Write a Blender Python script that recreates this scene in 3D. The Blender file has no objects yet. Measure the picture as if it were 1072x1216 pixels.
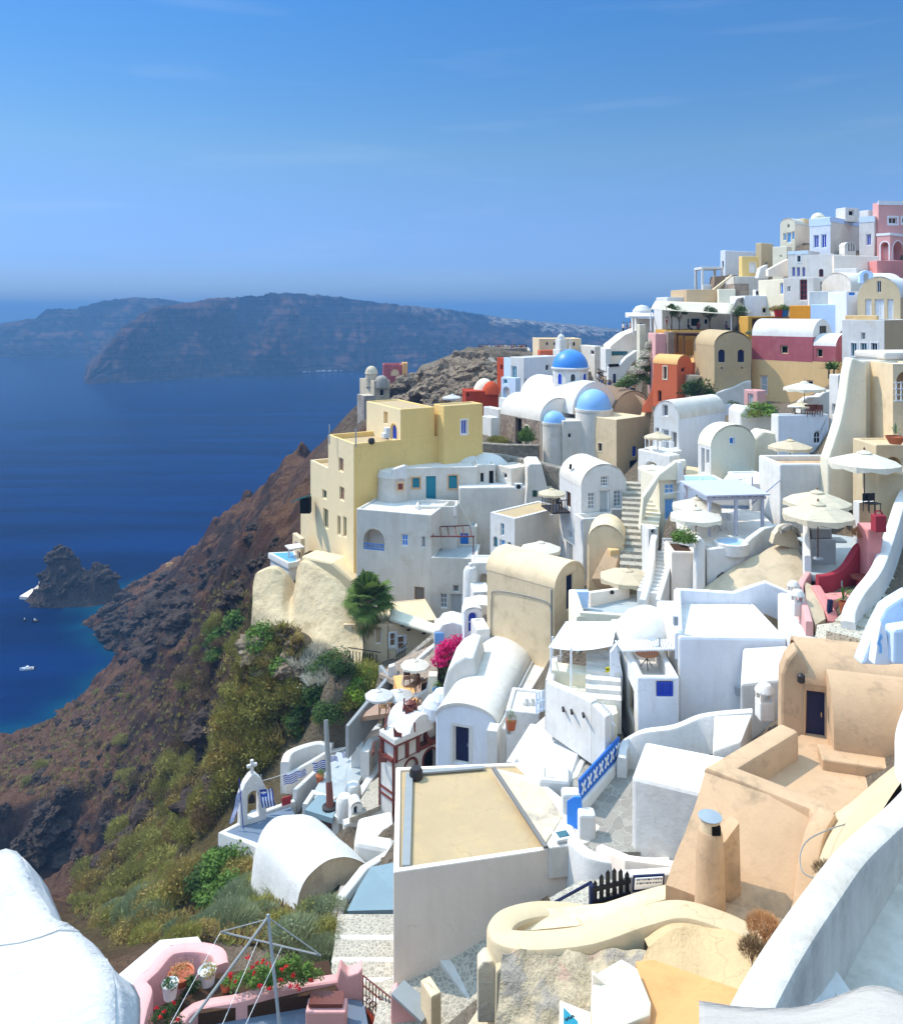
import bpy, bmesh, math, random
import numpy as np
from mathutils import Vector, Matrix
from mathutils.geometry import tessellate_polygon
from mathutils import noise as mn
random.seed(7); RNG=np.random.default_rng(7)
SC=bpy.context.scene; COL=SC.collection
F=950.; CX=536.; CY=368.; SEA=-115.
rad=math.radians
def P(px,py,d): return Vector(((px-CX)/F*d, d, -(py-CY)/F*d))
def Z(px,py,z): return P(px,py,-z*F/(py-CY))
def zof(py,d): return -(py-CY)/F*d
def lin(c):
    if isinstance(c,str): c=tuple(int(c[i:i+2],16)/255 for i in (0,2,4))
    return tuple((x/12.92 if x<=.04045 else ((x+.055)/1.055)**2.4) for x in c)
# ------------------------------------------------------------ materials
MATS={}
class NT:
    def __init__(s,name):
        s.m=bpy.data.materials.new(name); s.m.use_nodes=True; s.t=s.m.node_tree
        s.b=s.t.nodes['Principled BSDF']; MATS[name]=s.m
    def n(s,typ,**kw):
        o=s.t.nodes.new(typ)
        for k,v in kw.items():
            if k in o.inputs: o.inputs[k].default_value=v
            else: setattr(o,k,v)
        return o
    def l(s,a,b): s.t.links.new(a,b)
    def pos(s,scale=(1,1,1)):
        g=s.n('ShaderNodeNewGeometry'); m=s.n('ShaderNodeMapping'); m.inputs['Scale'].default_value=scale
        s.l(g.outputs['Position'],m.inputs['Vector']); return m.outputs[0]
    def noise(s,scale,detail=4,rough=.55,vec=None):
        o=s.n('ShaderNodeTexNoise'); o.inputs['Scale'].default_value=scale; o.inputs['Detail'].default_value=detail
        o.inputs['Roughness'].default_value=rough
        s.l(vec if vec is not None else s.pos(),o.inputs['Vector']); return o.outputs['Fac']
    def ramp(s,fac,stops,interp='LINEAR'):
        r=s.n('ShaderNodeValToRGB'); r.color_ramp.interpolation=interp
        e=r.color_ramp.elements
        while len(e)<len(stops): e.new(.5)
        for i,(p,c) in enumerate(stops):
            e[i].position=p; e[i].color=(c,c,c,1) if isinstance(c,(int,float)) else tuple(c)+(1,)
        s.l(fac,r.inputs[0]); return r.outputs['Color']
    def mix(s,fac,a,b,blend='MIX'):
        o=s.n('ShaderNodeMix'); o.data_type='RGBA'; o.blend_type=blend
        for i,v in ((0,fac),(6,a),(7,b)):
            if hasattr(v,'is_linked'): s.l(v,o.inputs[i])
            elif isinstance(v,(int,float)): o.inputs[i].default_value=v if i==0 else (v,v,v,1)
            else: o.inputs[i].default_value=tuple(v)+(1,)
        return o.outputs[2]
    def math(s,op,a,b=0.):
        o=s.n('ShaderNodeMath'); o.operation=op
        for i,v in ((0,a),(1,b)):
            if hasattr(v,'is_linked'): s.l(v,o.inputs[i])
            else: o.inputs[i].default_value=v
        return o.outputs[0]
    def bump(s,h,strength,dist):
        o=s.n('ShaderNodeBump'); o.inputs['Strength'].default_value=strength; o.inputs['Distance'].default_value=dist
        s.l(h,o.inputs['Height']); s.l(o.outputs[0],s.b.inputs['Normal'])
    def col(s,c,rough=.8,spec=.3):
        if hasattr(c,'is_linked'): s.l(c,s.b.inputs['Base Color'])
        else: s.b.inputs['Base Color'].default_value=tuple(c)+(1,)
        s.b.inputs['Roughness'].default_value=rough; s.b.inputs['Specular IOR Level'].default_value=spec
        return s.m
def sc3(c,k): return tuple(max(0,min(1,x*k)) for x in c)
def plaster(name,hexc,mottle=.07,streak=.08,bump=.35,stain=None,sa=.0):
    c=lin(hexc); t=NT(name)
    n1=t.noise(.45,5,.6); n2=t.noise(1.,4,.6,t.pos((2.5,2.5,.35))); n3=t.noise(9,3,.6)
    a=t.mix(t.ramp(n1,[(.3,0),(.7,1)]),sc3(c,1-mottle),sc3(c,1+mottle*.5))
    a=t.mix(t.ramp(n2,[(.45,0),(.75,streak*2)]),a,sc3((c[0]*.8,c[1]*.77,c[2]*.72),.9))
    if stain:
        n4=t.noise(.8,6,.65); a=t.mix(t.ramp(n4,[(.52,0),(.68,sa)]),a,lin(stain))
    a=t.mix(t.ramp(n3,[(.2,.1),(.8,0)]),a,sc3(c,.7)); n5=t.noise(26,4,.7); a=t.mix(t.ramp(n5,[(.3,.12),(.6,0)]),a,sc3(c,.7))
    v=t.n('ShaderNodeTexVoronoi'); v.feature='DISTANCE_TO_EDGE'; v.inputs['Scale'].default_value=.55; w=t.n('ShaderNodeVectorMath'); w.operation='ADD'; nz=t.n('ShaderNodeTexNoise'); nz.inputs['Scale'].default_value=1.7; nz.inputs['Detail'].default_value=4; ps=t.pos(); t.l(ps,nz.inputs['Vector']); t.l(ps,w.inputs[0]); t.l(nz.outputs['Color'],w.inputs[1]); t.l(w.outputs[0],v.inputs['Vector'])
    a=t.mix(t.math('MULTIPLY',t.ramp(v.outputs['Distance'],[(.004,1),(.012,0)]),t.ramp(n1,[(.5,0),(.62,.4)])),a,sc3(c,.5))
    h=t.math('ADD',t.math('ADD',t.math('MULTIPLY',t.noise(1.6,3),1.4),t.math('MULTIPLY',n3,.4)),t.math('MULTIPLY',n5,.22))
    t.bump(h,bump,.05); return t.col(a,.92,.15)
t=NT('ruin_mix'); n1=t.noise(.9,6,.65); n2=t.noise(1.3,6,.65,t.pos((1.1,.9,1))); n3=t.noise(7,5,.7)
c=t.mix(t.ramp(n1,[(.52,0),(.58,1)]),lin('d0bc9a'),lin('b3a796')); c=t.mix(t.ramp(n2,[(.62,0),(.66,.7)]),c,lin('d8ad98')); c=t.mix(t.ramp(n3,[(.3,.5),(.6,0)]),c,lin('7d7367')); t.bump(t.math('ADD',n1,t.math('MULTIPLY',n3,.4)),1.,.25); t.col(c,.95,.1)
def paint(name,hexc,rough=.5,var=.12):
    t=NT(name); c=lin(hexc); n=t.noise(3,3)
    t.bump(t.noise(30,2),.08,.01)
    return t.col(t.mix(n,sc3(c,1-var),sc3(c,1+var)),rough,.35)
plaster('white','dedad3',.1,.2,.5,'cbc0ae',.45); plaster('white_worn','dcd7ce',.1,.16,.5,'b9b2a4',.5)
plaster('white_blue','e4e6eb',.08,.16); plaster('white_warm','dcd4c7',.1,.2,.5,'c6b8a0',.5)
plaster('limewash','d8cfc0',.14,.3,.8,'a8a093',.6); plaster('cream','e6dcc2',.07,.1); plaster('cream_deep','d3bd98',.08,.1,.4,'c9b68e',.4)
plaster('tan','e6cda6',.09,.12,.4,'a8906c',.35); plaster('tan_house','caa884',.12,.12,.5,'917d64',.8)
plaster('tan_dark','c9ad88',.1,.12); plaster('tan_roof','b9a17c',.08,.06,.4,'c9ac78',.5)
plaster('yellow','ebc880',.05,.06); plaster('yellow_pale','ecd6aa',.05,.06); plaster('ochre','d1a049',.1,.15)  # the paler yellow is the mansion wall's sunlit tone put into colour
plaster('apricot','e3bd86',.1,.12); plaster('maroon','ad5f66',.12,.25,.4,'c08a84',.35)
plaster('orange','cf6a46',.08,.1); plaster('orange_roof','e9b070',.08,.08); plaster('red_orange','c8512f',.08,.12)
plaster('brick_red','a83c22',.1,.12); plaster('terracotta_floor','e0a268',.1,.05,.4,'cc8c58',.6)
plaster('pink','e3a9a2',.06,.08); plaster('pink_deep','dca7a0',.08,.12,.5); plaster('rose','d98e88',.08,.1)
plaster('wine','9c3640',.08,.12); plaster('light_blue','bcd4f2',.05,.06); plaster('pale_blue','d2e2f4',.05,.06)
plaster('grey_wall','f5e3cf',.06,.1); plaster('grey_floor','aeb4b4',.08,0,.3,'8f9696',.5)
plaster('grey_blue_floor','82979e',.08,0,.3,'748a96',.5); plaster('slate_floor','6f7c8c',.1,0,.3)
plaster('amber_wall','d9912a',.08,.12); plaster('brown_wall','8d7660',.12,.15)
plaster('dirt','cfbb9c',.12,0,.8,'a9977c',.6); plaster('render_rough','cdb084',.15,.1,1.5)
plaster('old_stucco','d8c6a8',.14,.2,1.2,'9a9184',.85); plaster('grey_crumble','a69c90',.25,.1,2.0,'756c62',.7)
plaster('cream_rock','dac39b',.16,.2,2.2,'a98f68',.7)
plaster('dark_void','15130f',.1,0,.1); plaster('soil','4a3525',.2,0,1.)
for n,h in dict(blue='1b3fae',blue_bright='2f7fd6',blue_lattice='1d62b8',blue_navy='101c44',teal='1f7f92',green_dark='1e4634',sky_paint='79aee0',
    red_paint='8e2f2c',brown_wood='5b3a26',wood='8a6a48',grey_door='b4b8b6',white_paint='e8e8e8',black_paint='16171c',
    maroon_trim='6f352a',ochre_trim='d3a97c',iron='2b2422',rust='6b3a2e',gold_flag='e2a512',flag_blue='1d3c9c',plastic_white='e2e2e0',
    pot_blue='1d6fb8',pot_red='b02a2a',terracotta='b5613c',hatch='75716b',pipe_grey='8a8a86',lavender='b9b8c4',skin='c48e6a',
    hair='2a1d16',tile_brown='9a7a62',tin='8f9aa0',steel='9aa0a4',yellow_sign='d4c21a',cloth_red='9c2b2b',bark='6b5846',thatch='7a6844',
    dry_twig='8a6a4a',boat_white='e4e6e8',table_brown='a8714c',lamp_glass='d8dde0',trim_grey='8f9290').items(): paint(n,h)
def glossy(name,hexc,rough):
    t=NT(name); t.col(lin(hexc),rough,.6); return t.m
glossy('glass','1a232c',.08); glossy('glass_teal','2c5f68',.1); glossy('pool','9fc3de',.06); glossy('pool_deep','6aa9d6',.05)
def cloth(name,hexc,tr=.25):
    t=NT(name); c=lin(hexc); n=t.noise(1.2,4)
    a=t.mix(n,sc3(c,.93),sc3(c,1.04)); t.col(a,.9,.1)
    tl=t.n('ShaderNodeBsdfTranslucent'); t.l(a,tl.inputs[0]); ms=t.n('ShaderNodeMixShader'); ms.inputs[0].default_value=tr
    t.l(t.b.outputs[0],ms.inputs[1]); t.l(tl.outputs[0],ms.inputs[2])
    t.bump(t.math('ADD',t.noise(1.6,6,.62,t.pos((1,2.4,1))),t.math('MULTIPLY',t.noise(40,2),.03)),.6,.16)
    t.l(ms.outputs[0],t.t.nodes['Material Output'].inputs['Surface']); return t.m
cloth('canvas','e9e1cd'); cloth('canvas_white','d0cdc8',.12); cloth('canvas_tan','dccbac'); cloth('canvas_sand','dccfb3')
cloth('sail','e8dfc8',.3); cloth('cloth_white','e6e8ee',.2); cloth('awning_grey','beb6ab',.1)
def stone(name,dark,light,mortar,scale,edge=.06,bump=.8,vs=(1,1,1)):
    t=NT(name); v=t.n('ShaderNodeTexVoronoi'); v.inputs['Scale'].default_value=scale; v.inputs['Randomness'].default_value=1
    p=t.pos(vs); w=t.n('ShaderNodeVectorMath'); w.operation='ADD'
    nz=t.n('ShaderNodeTexNoise'); nz.inputs['Scale'].default_value=scale*.9; t.l(p,nz.inputs['Vector'])
    s2=t.n('ShaderNodeVectorMath'); s2.operation='SCALE'; s2.inputs['Scale'].default_value=.35/scale*1.6
    t.l(nz.outputs['Color'],s2.inputs[0]); t.l(p,w.inputs[0]); t.l(s2.outputs[0],w.inputs[1]); t.l(w.outputs[0],v.inputs['Vector'])
    v2=t.n('ShaderNodeTexVoronoi'); v2.feature='DISTANCE_TO_EDGE'; v2.inputs['Scale'].default_value=scale; t.l(w.outputs[0],v2.inputs['Vector'])
    sep=t.n('ShaderNodeSeparateColor'); t.l(v.outputs['Color'],sep.inputs[0])
    c=t.mix(sep.outputs[0],lin(dark),lin(light)); c=t.mix(t.noise(6,4,.6),c,sc3(lin(light),.7))
    m=t.ramp(v2.outputs['Distance'],[(edge*.6,0),(edge*1.5,1)])
    c=t.mix(m,lin(mortar),c); t.bump(m,bump,.05); return t.col(c,.9,.2)
stone('stone_dark','67574a','b8a08a','94877a',1.7,.06,1.); stone('stone_grey','6e665a','a89f90','857c6e',2.6,.04,1.)
stone('cobble','8c8678','b5ad9c','bdb3a0',5.5,.11,.5); stone('paving','7f7b72','a8a296','aaa69a',2.3,.025,.5)
stone('pebble','5e5950','b3aa98','c3b9a4',8.0,.18,.5)
stone('rust_rubble','5a4a40','9a7a66','b9aa96',5,.06,.6)
# ------------------------------------------------------------ objects
ORG={}
def org(o): return ORG.get(o.name,Vector((0,0,0))) if o else Vector((0,0,0))
def tag(o,label=None,cat=None,group=None,kind=None):
    if label: o['label']=label
    if cat: o['category']=cat
    if group: o['group']=group
    if kind: o['kind']=kind
    return o
def empty(name,loc,label,cat,group=None):
    o=bpy.data.objects.new(name,None); COL.objects.link(o); o.location=loc; ORG[o.name]=Vector(loc)
    o.empty_display_size=.3
    return tag(o,label,cat,group)
class MB:
    def __init__(s): s.v=[]; s.f=[]; s.m=[]; s.s=[]
    def face(s,pts,m=0,sm=False):
        b=len(s.v); s.v+= [tuple(p) for p in pts]; s.f.append(tuple(range(b,b+len(pts)))); s.m.append(m); s.s.append(sm)
    def grid(s,rows,m=0,sm=True,flip=False):
        b=len(s.v); n=len(rows[0])
        for r in rows: s.v+=[tuple(p) for p in r]
        for i in range(len(rows)-1):
            for j in range(n-1):
                q=(b+i*n+j,b+i*n+j+1,b+(i+1)*n+j+1,b+(i+1)*n+j)
                s.f.append(q[::-1] if flip else q); s.m.append(m); s.s.append(sm)
    def hexa(s,b,t,m=0):
        # b,t : bottom / top loops (CCW from above)
        n=len(b); s.face(list(t),m); s.face(list(b)[::-1],m)
        for i in range(n):
            j=(i+1)%n; s.face([b[i],b[j],t[j],t[i]],m)
    def box(s,c,sz,rz=0.,m=0):
        c=Vector(c); hx,hy,hz=sz[0]/2,sz[1]/2,sz[2]/2; R=Matrix.Rotation(rz,3,'Z')
        q=[R@Vector(p) for p in ((-hx,-hy,0),(hx,-hy,0),(hx,hy,0),(-hx,hy,0))]
        s.hexa([c+p-Vector((0,0,hz)) for p in q],[c+p+Vector((0,0,hz)) for p in q],m)
    def prism(s,poly,z0,z1,m=0):
        tr=tessellate_polygon([[Vector((p[0],p[1],0)) for p in poly]])
        for t in tr:
            q=[poly[i] for i in t]
            a=(q[1][0]-q[0][0])*(q[2][1]-q[0][1])-(q[1][1]-q[0][1])*(q[2][0]-q[0][0])
            if a<0: q=q[::-1]
            s.face([(p[0],p[1],z1) for p in q],m); s.face([(p[0],p[1],z0) for p in q[::-1]],m)
        for i in range(len(poly)):
            a,b=poly[i],poly[(i+1)%len(poly)]
            s.face([(a[0],a[1],z0),(b[0],b[1],z0),(b[0],b[1],z1),(a[0],a[1],z1)],m)
    def tube(s,p0,p1,r0,r1=None,n=8,m=0,caps=True):
        p0=Vector(p0); p1=Vector(p1); r1=r0 if r1 is None else r1
        d=(p1-p0); 
        if d.length<1e-6: return
        d.normalize(); a=d.orthogonal().normalized(); b=d.cross(a)
        A=[[p0+(a*math.cos(2*math.pi*k/n)+b*math.sin(2*math.pi*k/n))*r0 for k in range(n+1)],
           [p1+(a*math.cos(2*math.pi*k/n)+b*math.sin(2*math.pi*k/n))*r1 for k in range(n+1)]]
        s.grid(A,m,True)
        if caps: s.face(A[0][:n][::-1],m); s.face(A[1][:n],m)
    def path(s,pts,r,n=6,m=0):
        for a,b in zip(pts[:-1],pts[1:]): s.tube(a,b,r,r,n,m)
    def lathe(s,c,prof,n=16,m=0,a0=0.,a1=2*math.pi,sm=True):
        c=Vector(c); rows=[]
        for r,z in prof: rows.append([c+Vector((r*math.cos(a0+(a1-a0)*k/n),r*math.sin(a0+(a1-a0)*k/n),z)) for k in range(n+1)])
        s.grid(rows,m,sm)
    def strip(s,pts,th,bot,m=0,closed=False,rnd=True,lo=None):
        # wall along a polyline of top points; bot = depth below the top (number or list) or lo = absolute bottom z
        pts=[Vector(p) for p in pts]; n=len(pts); rows=[]
        for i,p in enumerate(pts):
            a=pts[i-1] if (i>0 or closed) else p; b=pts[(i+1)%n] if (i<n-1 or closed) else p
            d1=(p-a).xy; d2=(b-p).xy
            d1=d1.normalized() if d1.length>1e-6 else None; d2=d2.normalized() if d2.length>1e-6 else None
            if d1 is None: d1=d2
            if d2 is None: d2=d1
            nn=Vector((d1.y+d2.y,-(d1.x+d2.x))); nn=nn.normalized() if nn.length>1e-6 else Vector((d1.y,-d1.x))
            k=1/max(.45,nn.dot(Vector((d1.y,-d1.x)))); t=th if not isinstance(th,(list,tuple)) else th[i]
            w=nn*(t/2*k); zb=lo if lo is not None else p.z-(bot[i] if isinstance(bot,(list,tuple)) else bot)
            r=min(t*.3,.12) if rnd else 0.
            ww=Vector((w.x,w.y,0)); prof=[(-1,zb),(-1,p.z-r),(-.88,p.z-r*.3),(-.62,p.z),(.62,p.z),(.88,p.z-r*.3),(1,p.z-r),(1,zb)] if rnd else [(-1,zb),(-1,p.z),(1,p.z),(1,zb)]
            rows.append([Vector((p.x,p.y,0))+ww*k_+Vector((0,0,z_)) for k_,z_ in prof])
        if closed: rows.append(rows[0])
        s.grid(rows,m,rnd,flip=False)
        if not closed: s.face(rows[0],m); s.face(rows[-1][::-1],m)
    def build(s,name,mats,parent=None,bevel=0.,merge=False,label=None,cat=None,group=None,kind=None,loc=None,seg=2):
        if isinstance(mats,str): mats=[mats]
        if parent is not None: o0=org(parent)
        elif loc is not None: o0=Vector(loc)
        elif s.v:
            A=np.array(s.v); o0=Vector((float(A[:,0].mean()),float(A[:,1].mean()),float(A[:,2].min())))
        else: o0=Vector((0,0,0))
        me=bpy.data.meshes.new(name); me.from_pydata([(v[0]-o0.x,v[1]-o0.y,v[2]-o0.z) for v in s.v],[],s.f)
        for k in mats: me.materials.append(MATS[k])
        me.polygons.foreach_set('material_index',s.m); me.polygons.foreach_set('use_smooth',s.s)
        if merge or bevel:
            bm=bmesh.new(); bm.from_mesh(me); bmesh.ops.remove_doubles(bm,verts=bm.verts,dist=.002)
            bm.to_mesh(me); bm.free()
        me.update()
        if any(s.s): me.set_sharp_from_angle(angle=.5)
        o=bpy.data.objects.new(name,me); COL.objects.link(o)
        if parent is not None: o.parent=parent; ORG[o.name]=o0
        else: o.location=o0; ORG[o.name]=o0
        if bevel:
            b=o.modifiers.new('soft','BEVEL'); b.width=bevel; b.segments=seg; b.limit_method='ANGLE'; b.angle_limit=rad(40)
        return tag(o,label,cat,group,kind)
def spl(pts,n=6,closed=False):
    pts=[Vector(p) for p in pts]; out=[]; N=len(pts)
    for i in range(N if closed else N-1):
        p0=pts[i-1] if (i>0 or closed) else pts[0]*2-pts[1]; p1=pts[i]; p2=pts[(i+1)%N]
        p3=pts[(i+2)%N] if (i+2<N or closed) else p2*2-p1
        for k in range(n):
            t=k/n; out.append(.5*((2*p1)+(p2-p0)*t+(2*p0-5*p1+4*p2-p3)*t*t+(3*p1-p0-3*p2+p3)*t**3))
    if not closed: out.append(pts[-1])
    return out
def copy_tree(o,parent=None):
    c=o.copy(); COL.objects.link(c)
    if parent is not None: c.parent=parent
    for ch in list(o.children): copy_tree(ch,c)
    return c
# ------------------------------------------------------------ houses
FOOT=[]      # (polygon xy, base z) footprints that press the ground down
CTRL=[]      # ground control points
class Face:
    def __init__(s,a,b,zb,zt): 
        s.O=Vector((a[0],a[1],0)); d=Vector((b[0]-a[0],b[1]-a[1],0)); s.w=d.length; s.t=d.normalized(); s.n=Vector((s.t.y,-s.t.x,0)); s.zb=zb; s.zt=zt
        s.holes=[]; s.out=None; s.mat=None
    def pt(s,q,off=0.): return s.O+s.t*q[0]+Vector((0,0,q[1]))+s.n*off
    def hit(s,px,py):
        r=Vector(((px-CX)/F,1,-(py-CY)/F)); k=r.dot(s.n)
        d=s.O.dot(s.n)/k; p=r*d; return (p-s.O).dot(s.t),p.z,d
class House:
    def __init__(s,name,label,cat='house',group=None,wall='white',roof='white',at=None):
        s.wall=wall; s.roof=roof; s.root=None; s.name=name; s.label=label; s.cat=cat; s.group=group; s.faces=[]
        if at is not None: s.mk(at)
    def mk(s,p):
        if s.root is None: s.root=empty(s.name,p,s.label,s.cat,s.group)
    def block(s,px,yt,d,yb,yaw,R=None,L=None,RL=4.,LL=5.,**kw):
        A=P(px,yt,d); u=Vector((math.cos(rad(yaw)),math.sin(rad(yaw)))); v=Vector((-u.y,u.x))
        def solve(q,dir,dflt):
            if q is None: return dflt
            r=(q-CX)/F; w=(r*A.y-A.x)/(dir.x-r*dir.y)
            assert w>.05,(s.name,'bad solve',px,q,w)
            return w
        w=solve(R,u,RL); l=solve(L,v,LL)
        a=A.xy; poly=[a,a+u*w,a+u*w+v*l,a+v*l]
        return s.poly(poly,A.z,zof(yb,d),**kw)
    def pix(s,pts,z,zb,**kw): return s.poly([Z(x,y,z).xy for x,y in pts],z,zb,**kw)
    def poly(s,poly,zt,zb,roof='flat',par=.12,pth=.25,rise=1.,axis='v',wall=None,rmat=None,sink=3.,bevel=.07,top=None,fm=None,ground=True,over=0.,arc=math.pi):
        s.mk(Vector((poly[0][0],poly[0][1],zb))); zz=zb-sink
        if ground:
            FOOT.append(([tuple(p) for p in poly],zb-.3))
            CTRL.extend([(p[0],p[1],zb-.15) for p in poly])
        n=len(poly); s.faces=[Face(poly[i],poly[(i+1)%n],zz,zt) for i in range(n)]; s.cur=dict(poly=poly,zt=zt,zb=zb,zz=zz,roof=roof,par=par,pth=pth,rise=rise,axis=axis,
            wall=wall or s.wall,rmat=rmat or s.roof,bevel=bevel,fm=fm or {},over=over)
        for i,f in enumerate(s.faces):
            f.out=[(0,zz),(f.w,zz),(f.w,zt),(0,zt)]
            g=(roof=='vault' and ((axis=='v' and i in (0,2)) or (axis=='u' and i in (1,3))))
            if g:
                h=f.w/2; N=20
                f.out=[(0,zz),(f.w,zz)]+[(h+h*math.cos(math.pi*k/N),zt+rise*math.sin(math.pi*k/N)) for k in range(N+1)]
        return s
    def face(s,k): return s.faces[{'R':0,'E':1,'B':2,'L':3}.get(k,k) if isinstance(k,str) else k]
    def d_on(s,k,px):  # depth where face plane meets pixel column
        f=s.face(k); return f.hit(px,500)[2]
    def win(s,k,x0,y0,x1,y1,fill='glass',frame='white_paint',arch=False,bars=(1,1),trim=None,tw=.1,kind='window',depth=.2,fw=None,hole=True,handle=None,lab=None,rail=None):
        f=s.face(k); ym=(y0+y1)/2; a,_,d0=f.hit(x0,ym); b,_,d1=f.hit(x1,ym); dm=(d0+d1)/2
        if a>b: a,b=b,a
        z1=zof(y0,dm); z0=zof(y1,dm); return s.winm(k,a,b,z0,z1,fill,frame,arch,bars,trim,tw,kind,depth,fw,handle,lab,rail)
    def winm(s,k,a,b,z0,z1,fill='glass',frame='white_paint',arch=False,bars=(1,1),trim=None,tw=.1,kind='window',depth=.14,fw=None,handle=None,lab=None,rail=None):
        f=s.face(k)
        a=max(a,.06); b=min(b,f.w-.06)
        def loop(g):
            a_,b_,c_,e_=a-g,b+g,z0-g,z1+g
            if not arch: return [(a_,c_),(b_,c_),(b_,e_),(a_,e_)]
            h=(b_-a_)/2; N=12; r=min(h,(e_-c_)*.8); zc=e_-r
            return [(a_,c_),(b_,c_)]+[(a_+h+h*math.cos(math.pi*q/N),zc+r*math.sin(math.pi*q/N)) for q in range(N+1)]
        f.holes.append((loop(0),depth+.06))
        fw=fw if fw is not None else min(.1,(b-a)*.13)
        mb=MB(); o,i=loop(.015),loop(-fw); N=len(o); q1=-depth+.06; q0=-depth
        mm=[frame]
        for j in range(N):
            jj=(j+1)%N
            mb.face([f.pt(o[j],q1),f.pt(o[jj],q1),f.pt(i[jj],q1),f.pt(i[j],q1)]); mb.face([f.pt(i[j],q1),f.pt(i[jj],q1),f.pt(i[jj],q0),f.pt(i[j],q0)])
        if trim:
            mm.append(trim); t1=loop(tw); t0=loop(.002)
            for j in range(N):
                jj=(j+1)%N
                mb.face([f.pt(t1[j],.035),f.pt(t1[jj],.035),f.pt(t0[jj],.035),f.pt(t0[j],.035)],1)
                mb.face([f.pt(t1[jj],.035),f.pt(t1[j],.035),f.pt(t1[j],-.01),f.pt(t1[jj],-.01)],1)
                mb.face([f.pt(t0[j],.035),f.pt(t0[jj],.035),f.pt(t0[jj],-.03),f.pt(t0[j],-.03)],1)
        zt=z1-((b-a)/2*.4 if arch else 0)
        rz=math.atan2(f.t.y,f.t.x)
        for c in range(1,bars[0]):
            x=a+(b-a)*c/bars[0]; mb.box(f.pt((x,(z0+zt)/2),q0+.03),(fw*.6,.05,zt-z0-fw),rz)
        for c in range(1,bars[1]):
            z=z0+(z1-z0)*c/bars[1]; mb.box(f.pt(((a+b)/2,z),q0+.026),(b-a-fw,.044,fw*.6),rz)
        fr=mb.build('door' if kind=='door' else ('opening' if kind=='opening' else 'window'),mm,s.root,label=lab)
        pn=MB(); tri=tessellate_polygon([[Vector((p[0],p[1],0)) for p in i]])
        for t in tri:
            q=[f.pt(i[x],q0+.01) for x in t]
            if (q[1]-q[0]).cross(q[2]-q[0]).dot(f.n)<0: q=q[::-1]
            pn.face(q)
        if kind=='door' and (b-a)>.5:
            for c in range(1,5):
                x=a+fw+(b-a-2*fw)*c/5; pn.box(f.pt((x,(z0+zt)/2),q0+.012),(.015,.02,zt-z0-2*fw),rz)
        pn.build('panel' if kind=='door' else ('recess' if kind=='opening' else ('shutter' if fill.startswith(('blue','teal','grey_d','white_p','green','sky')) else 'pane')),fill,fr)
        if handle:
            hb=MB(); hb.box(f.pt((a+(b-a)*.84,z0+(z1-z0)*.5),q0+.06),(.03,.07,.16),rz); hb.build('handle',handle,fr)
        if rail:
            rb=MB(); zz=z0+.55
            rb.box(f.pt(((a+b)/2,zz),-.03),(b-a-.02,.05,.06),rz); rb.box(f.pt(((a+b)/2,z0+.05),-.03),(b-a-.02,.05,.06),rz)
            M=9
            for c in range(M): rb.box(f.pt((a+(b-a)*(c+.5)/M,(z0+zz)/2),-.03),(.07,.04,.5),rz)
            rb.build('railing',rail,fr)
        return s
    def done(s):
        c=s.cur; mats=[c['wall']]; mb=MB(); poly=c['poly']; n=len(poly); zt=c['zt']
        for i,f in enumerate(s.faces):
            mi=0
            if i in c['fm']:
                if c['fm'][i] not in mats: mats.append(c['fm'][i])
                mi=mats.index(c['fm'][i])
            loops=[[Vector((p[0],p[1],0)) for p in f.out]]+[[Vector((p[0],p[1],0)) for p in h] for h,_ in f.holes]
            flat=[(q.x,q.y) for l in loops for q in l]
            for t in tessellate_polygon(loops):
                q=[f.pt(flat[x]) for x in t]
                if (q[1]-q[0]).cross(q[2]-q[0]).dot(f.n)<0: q=q[::-1]
                mb.face(q,mi)
            for h,dp in f.holes:
                for j in range(len(h)):
                    a,b=h[j],h[(j+1)%len(h)]
                    mb.face([f.pt(a),f.pt(b),f.pt(b,-dp),f.pt(a,-dp)],mi)
        rf=MB()
        if c['roof']=='flat':
            th=c['pth']; inn=[]
            for i in range(n):
                p=Vector(poly[i]); a=(p-Vector(poly[i-1])).normalized(); b=(Vector(poly[(i+1)%n])-p).normalized()
                na=Vector((-a.y,a.x)); nb=Vector((-b.y,b.x)); k=na+nb; k=k/max(.3,k.dot(na)); inn.append(p+k*th)
            zi=zt-c['par']
            for i in range(n):
                j=(i+1)%n; A,B,C,D=poly[i],poly[j],inn[j],inn[i]
                mb.face([(A[0],A[1],zt),(B[0],B[1],zt),(C[0],C[1],zt),(D[0],D[1],zt)])
                mb.face([(D[0],D[1],zt),(C[0],C[1],zt),(C[0],C[1],zi-.25),(D[0],D[1],zi-.25)])
            rf.prism([tuple(p) for p in inn],zi-.2,zi); s.inner=(inn,zi)
        elif c['roof']=='vault':
            a,b,cc,d=[Vector((p[0],p[1],0)) for p in poly]; N=20; o=c['over']
            if c['axis']=='v': base=(a,b); far=(d,cc)
            else: base=(b,cc); far=(a,d)
            ax=(far[0]-base[0]).normalized()
            rows=[]; M=9
            for q in range(M):
                w=q/(M-1); l=base[0].lerp(far[0],w); r=base[1].lerp(far[1],w); m=(l+r)/2; h=(r-l)/2; sh=ax*(o*(2*w-1)); rows.append([])
                for k in range(N+1):
                    t=math.pi*k/N; e=1+.02/max(h.length,.1); p=m+sh+h*(math.cos(t)*e)+Vector((0,0,zt+(c['rise']+.02)*math.sin(t))); p.z+=(mn.noise(p*.9)*.05+mn.noise(p*2.2)*.02)*min(1,4*w*(1-w)*2)*math.sin(t); rows[q].append(p)
            rf.grid(rows,0,True)
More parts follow.
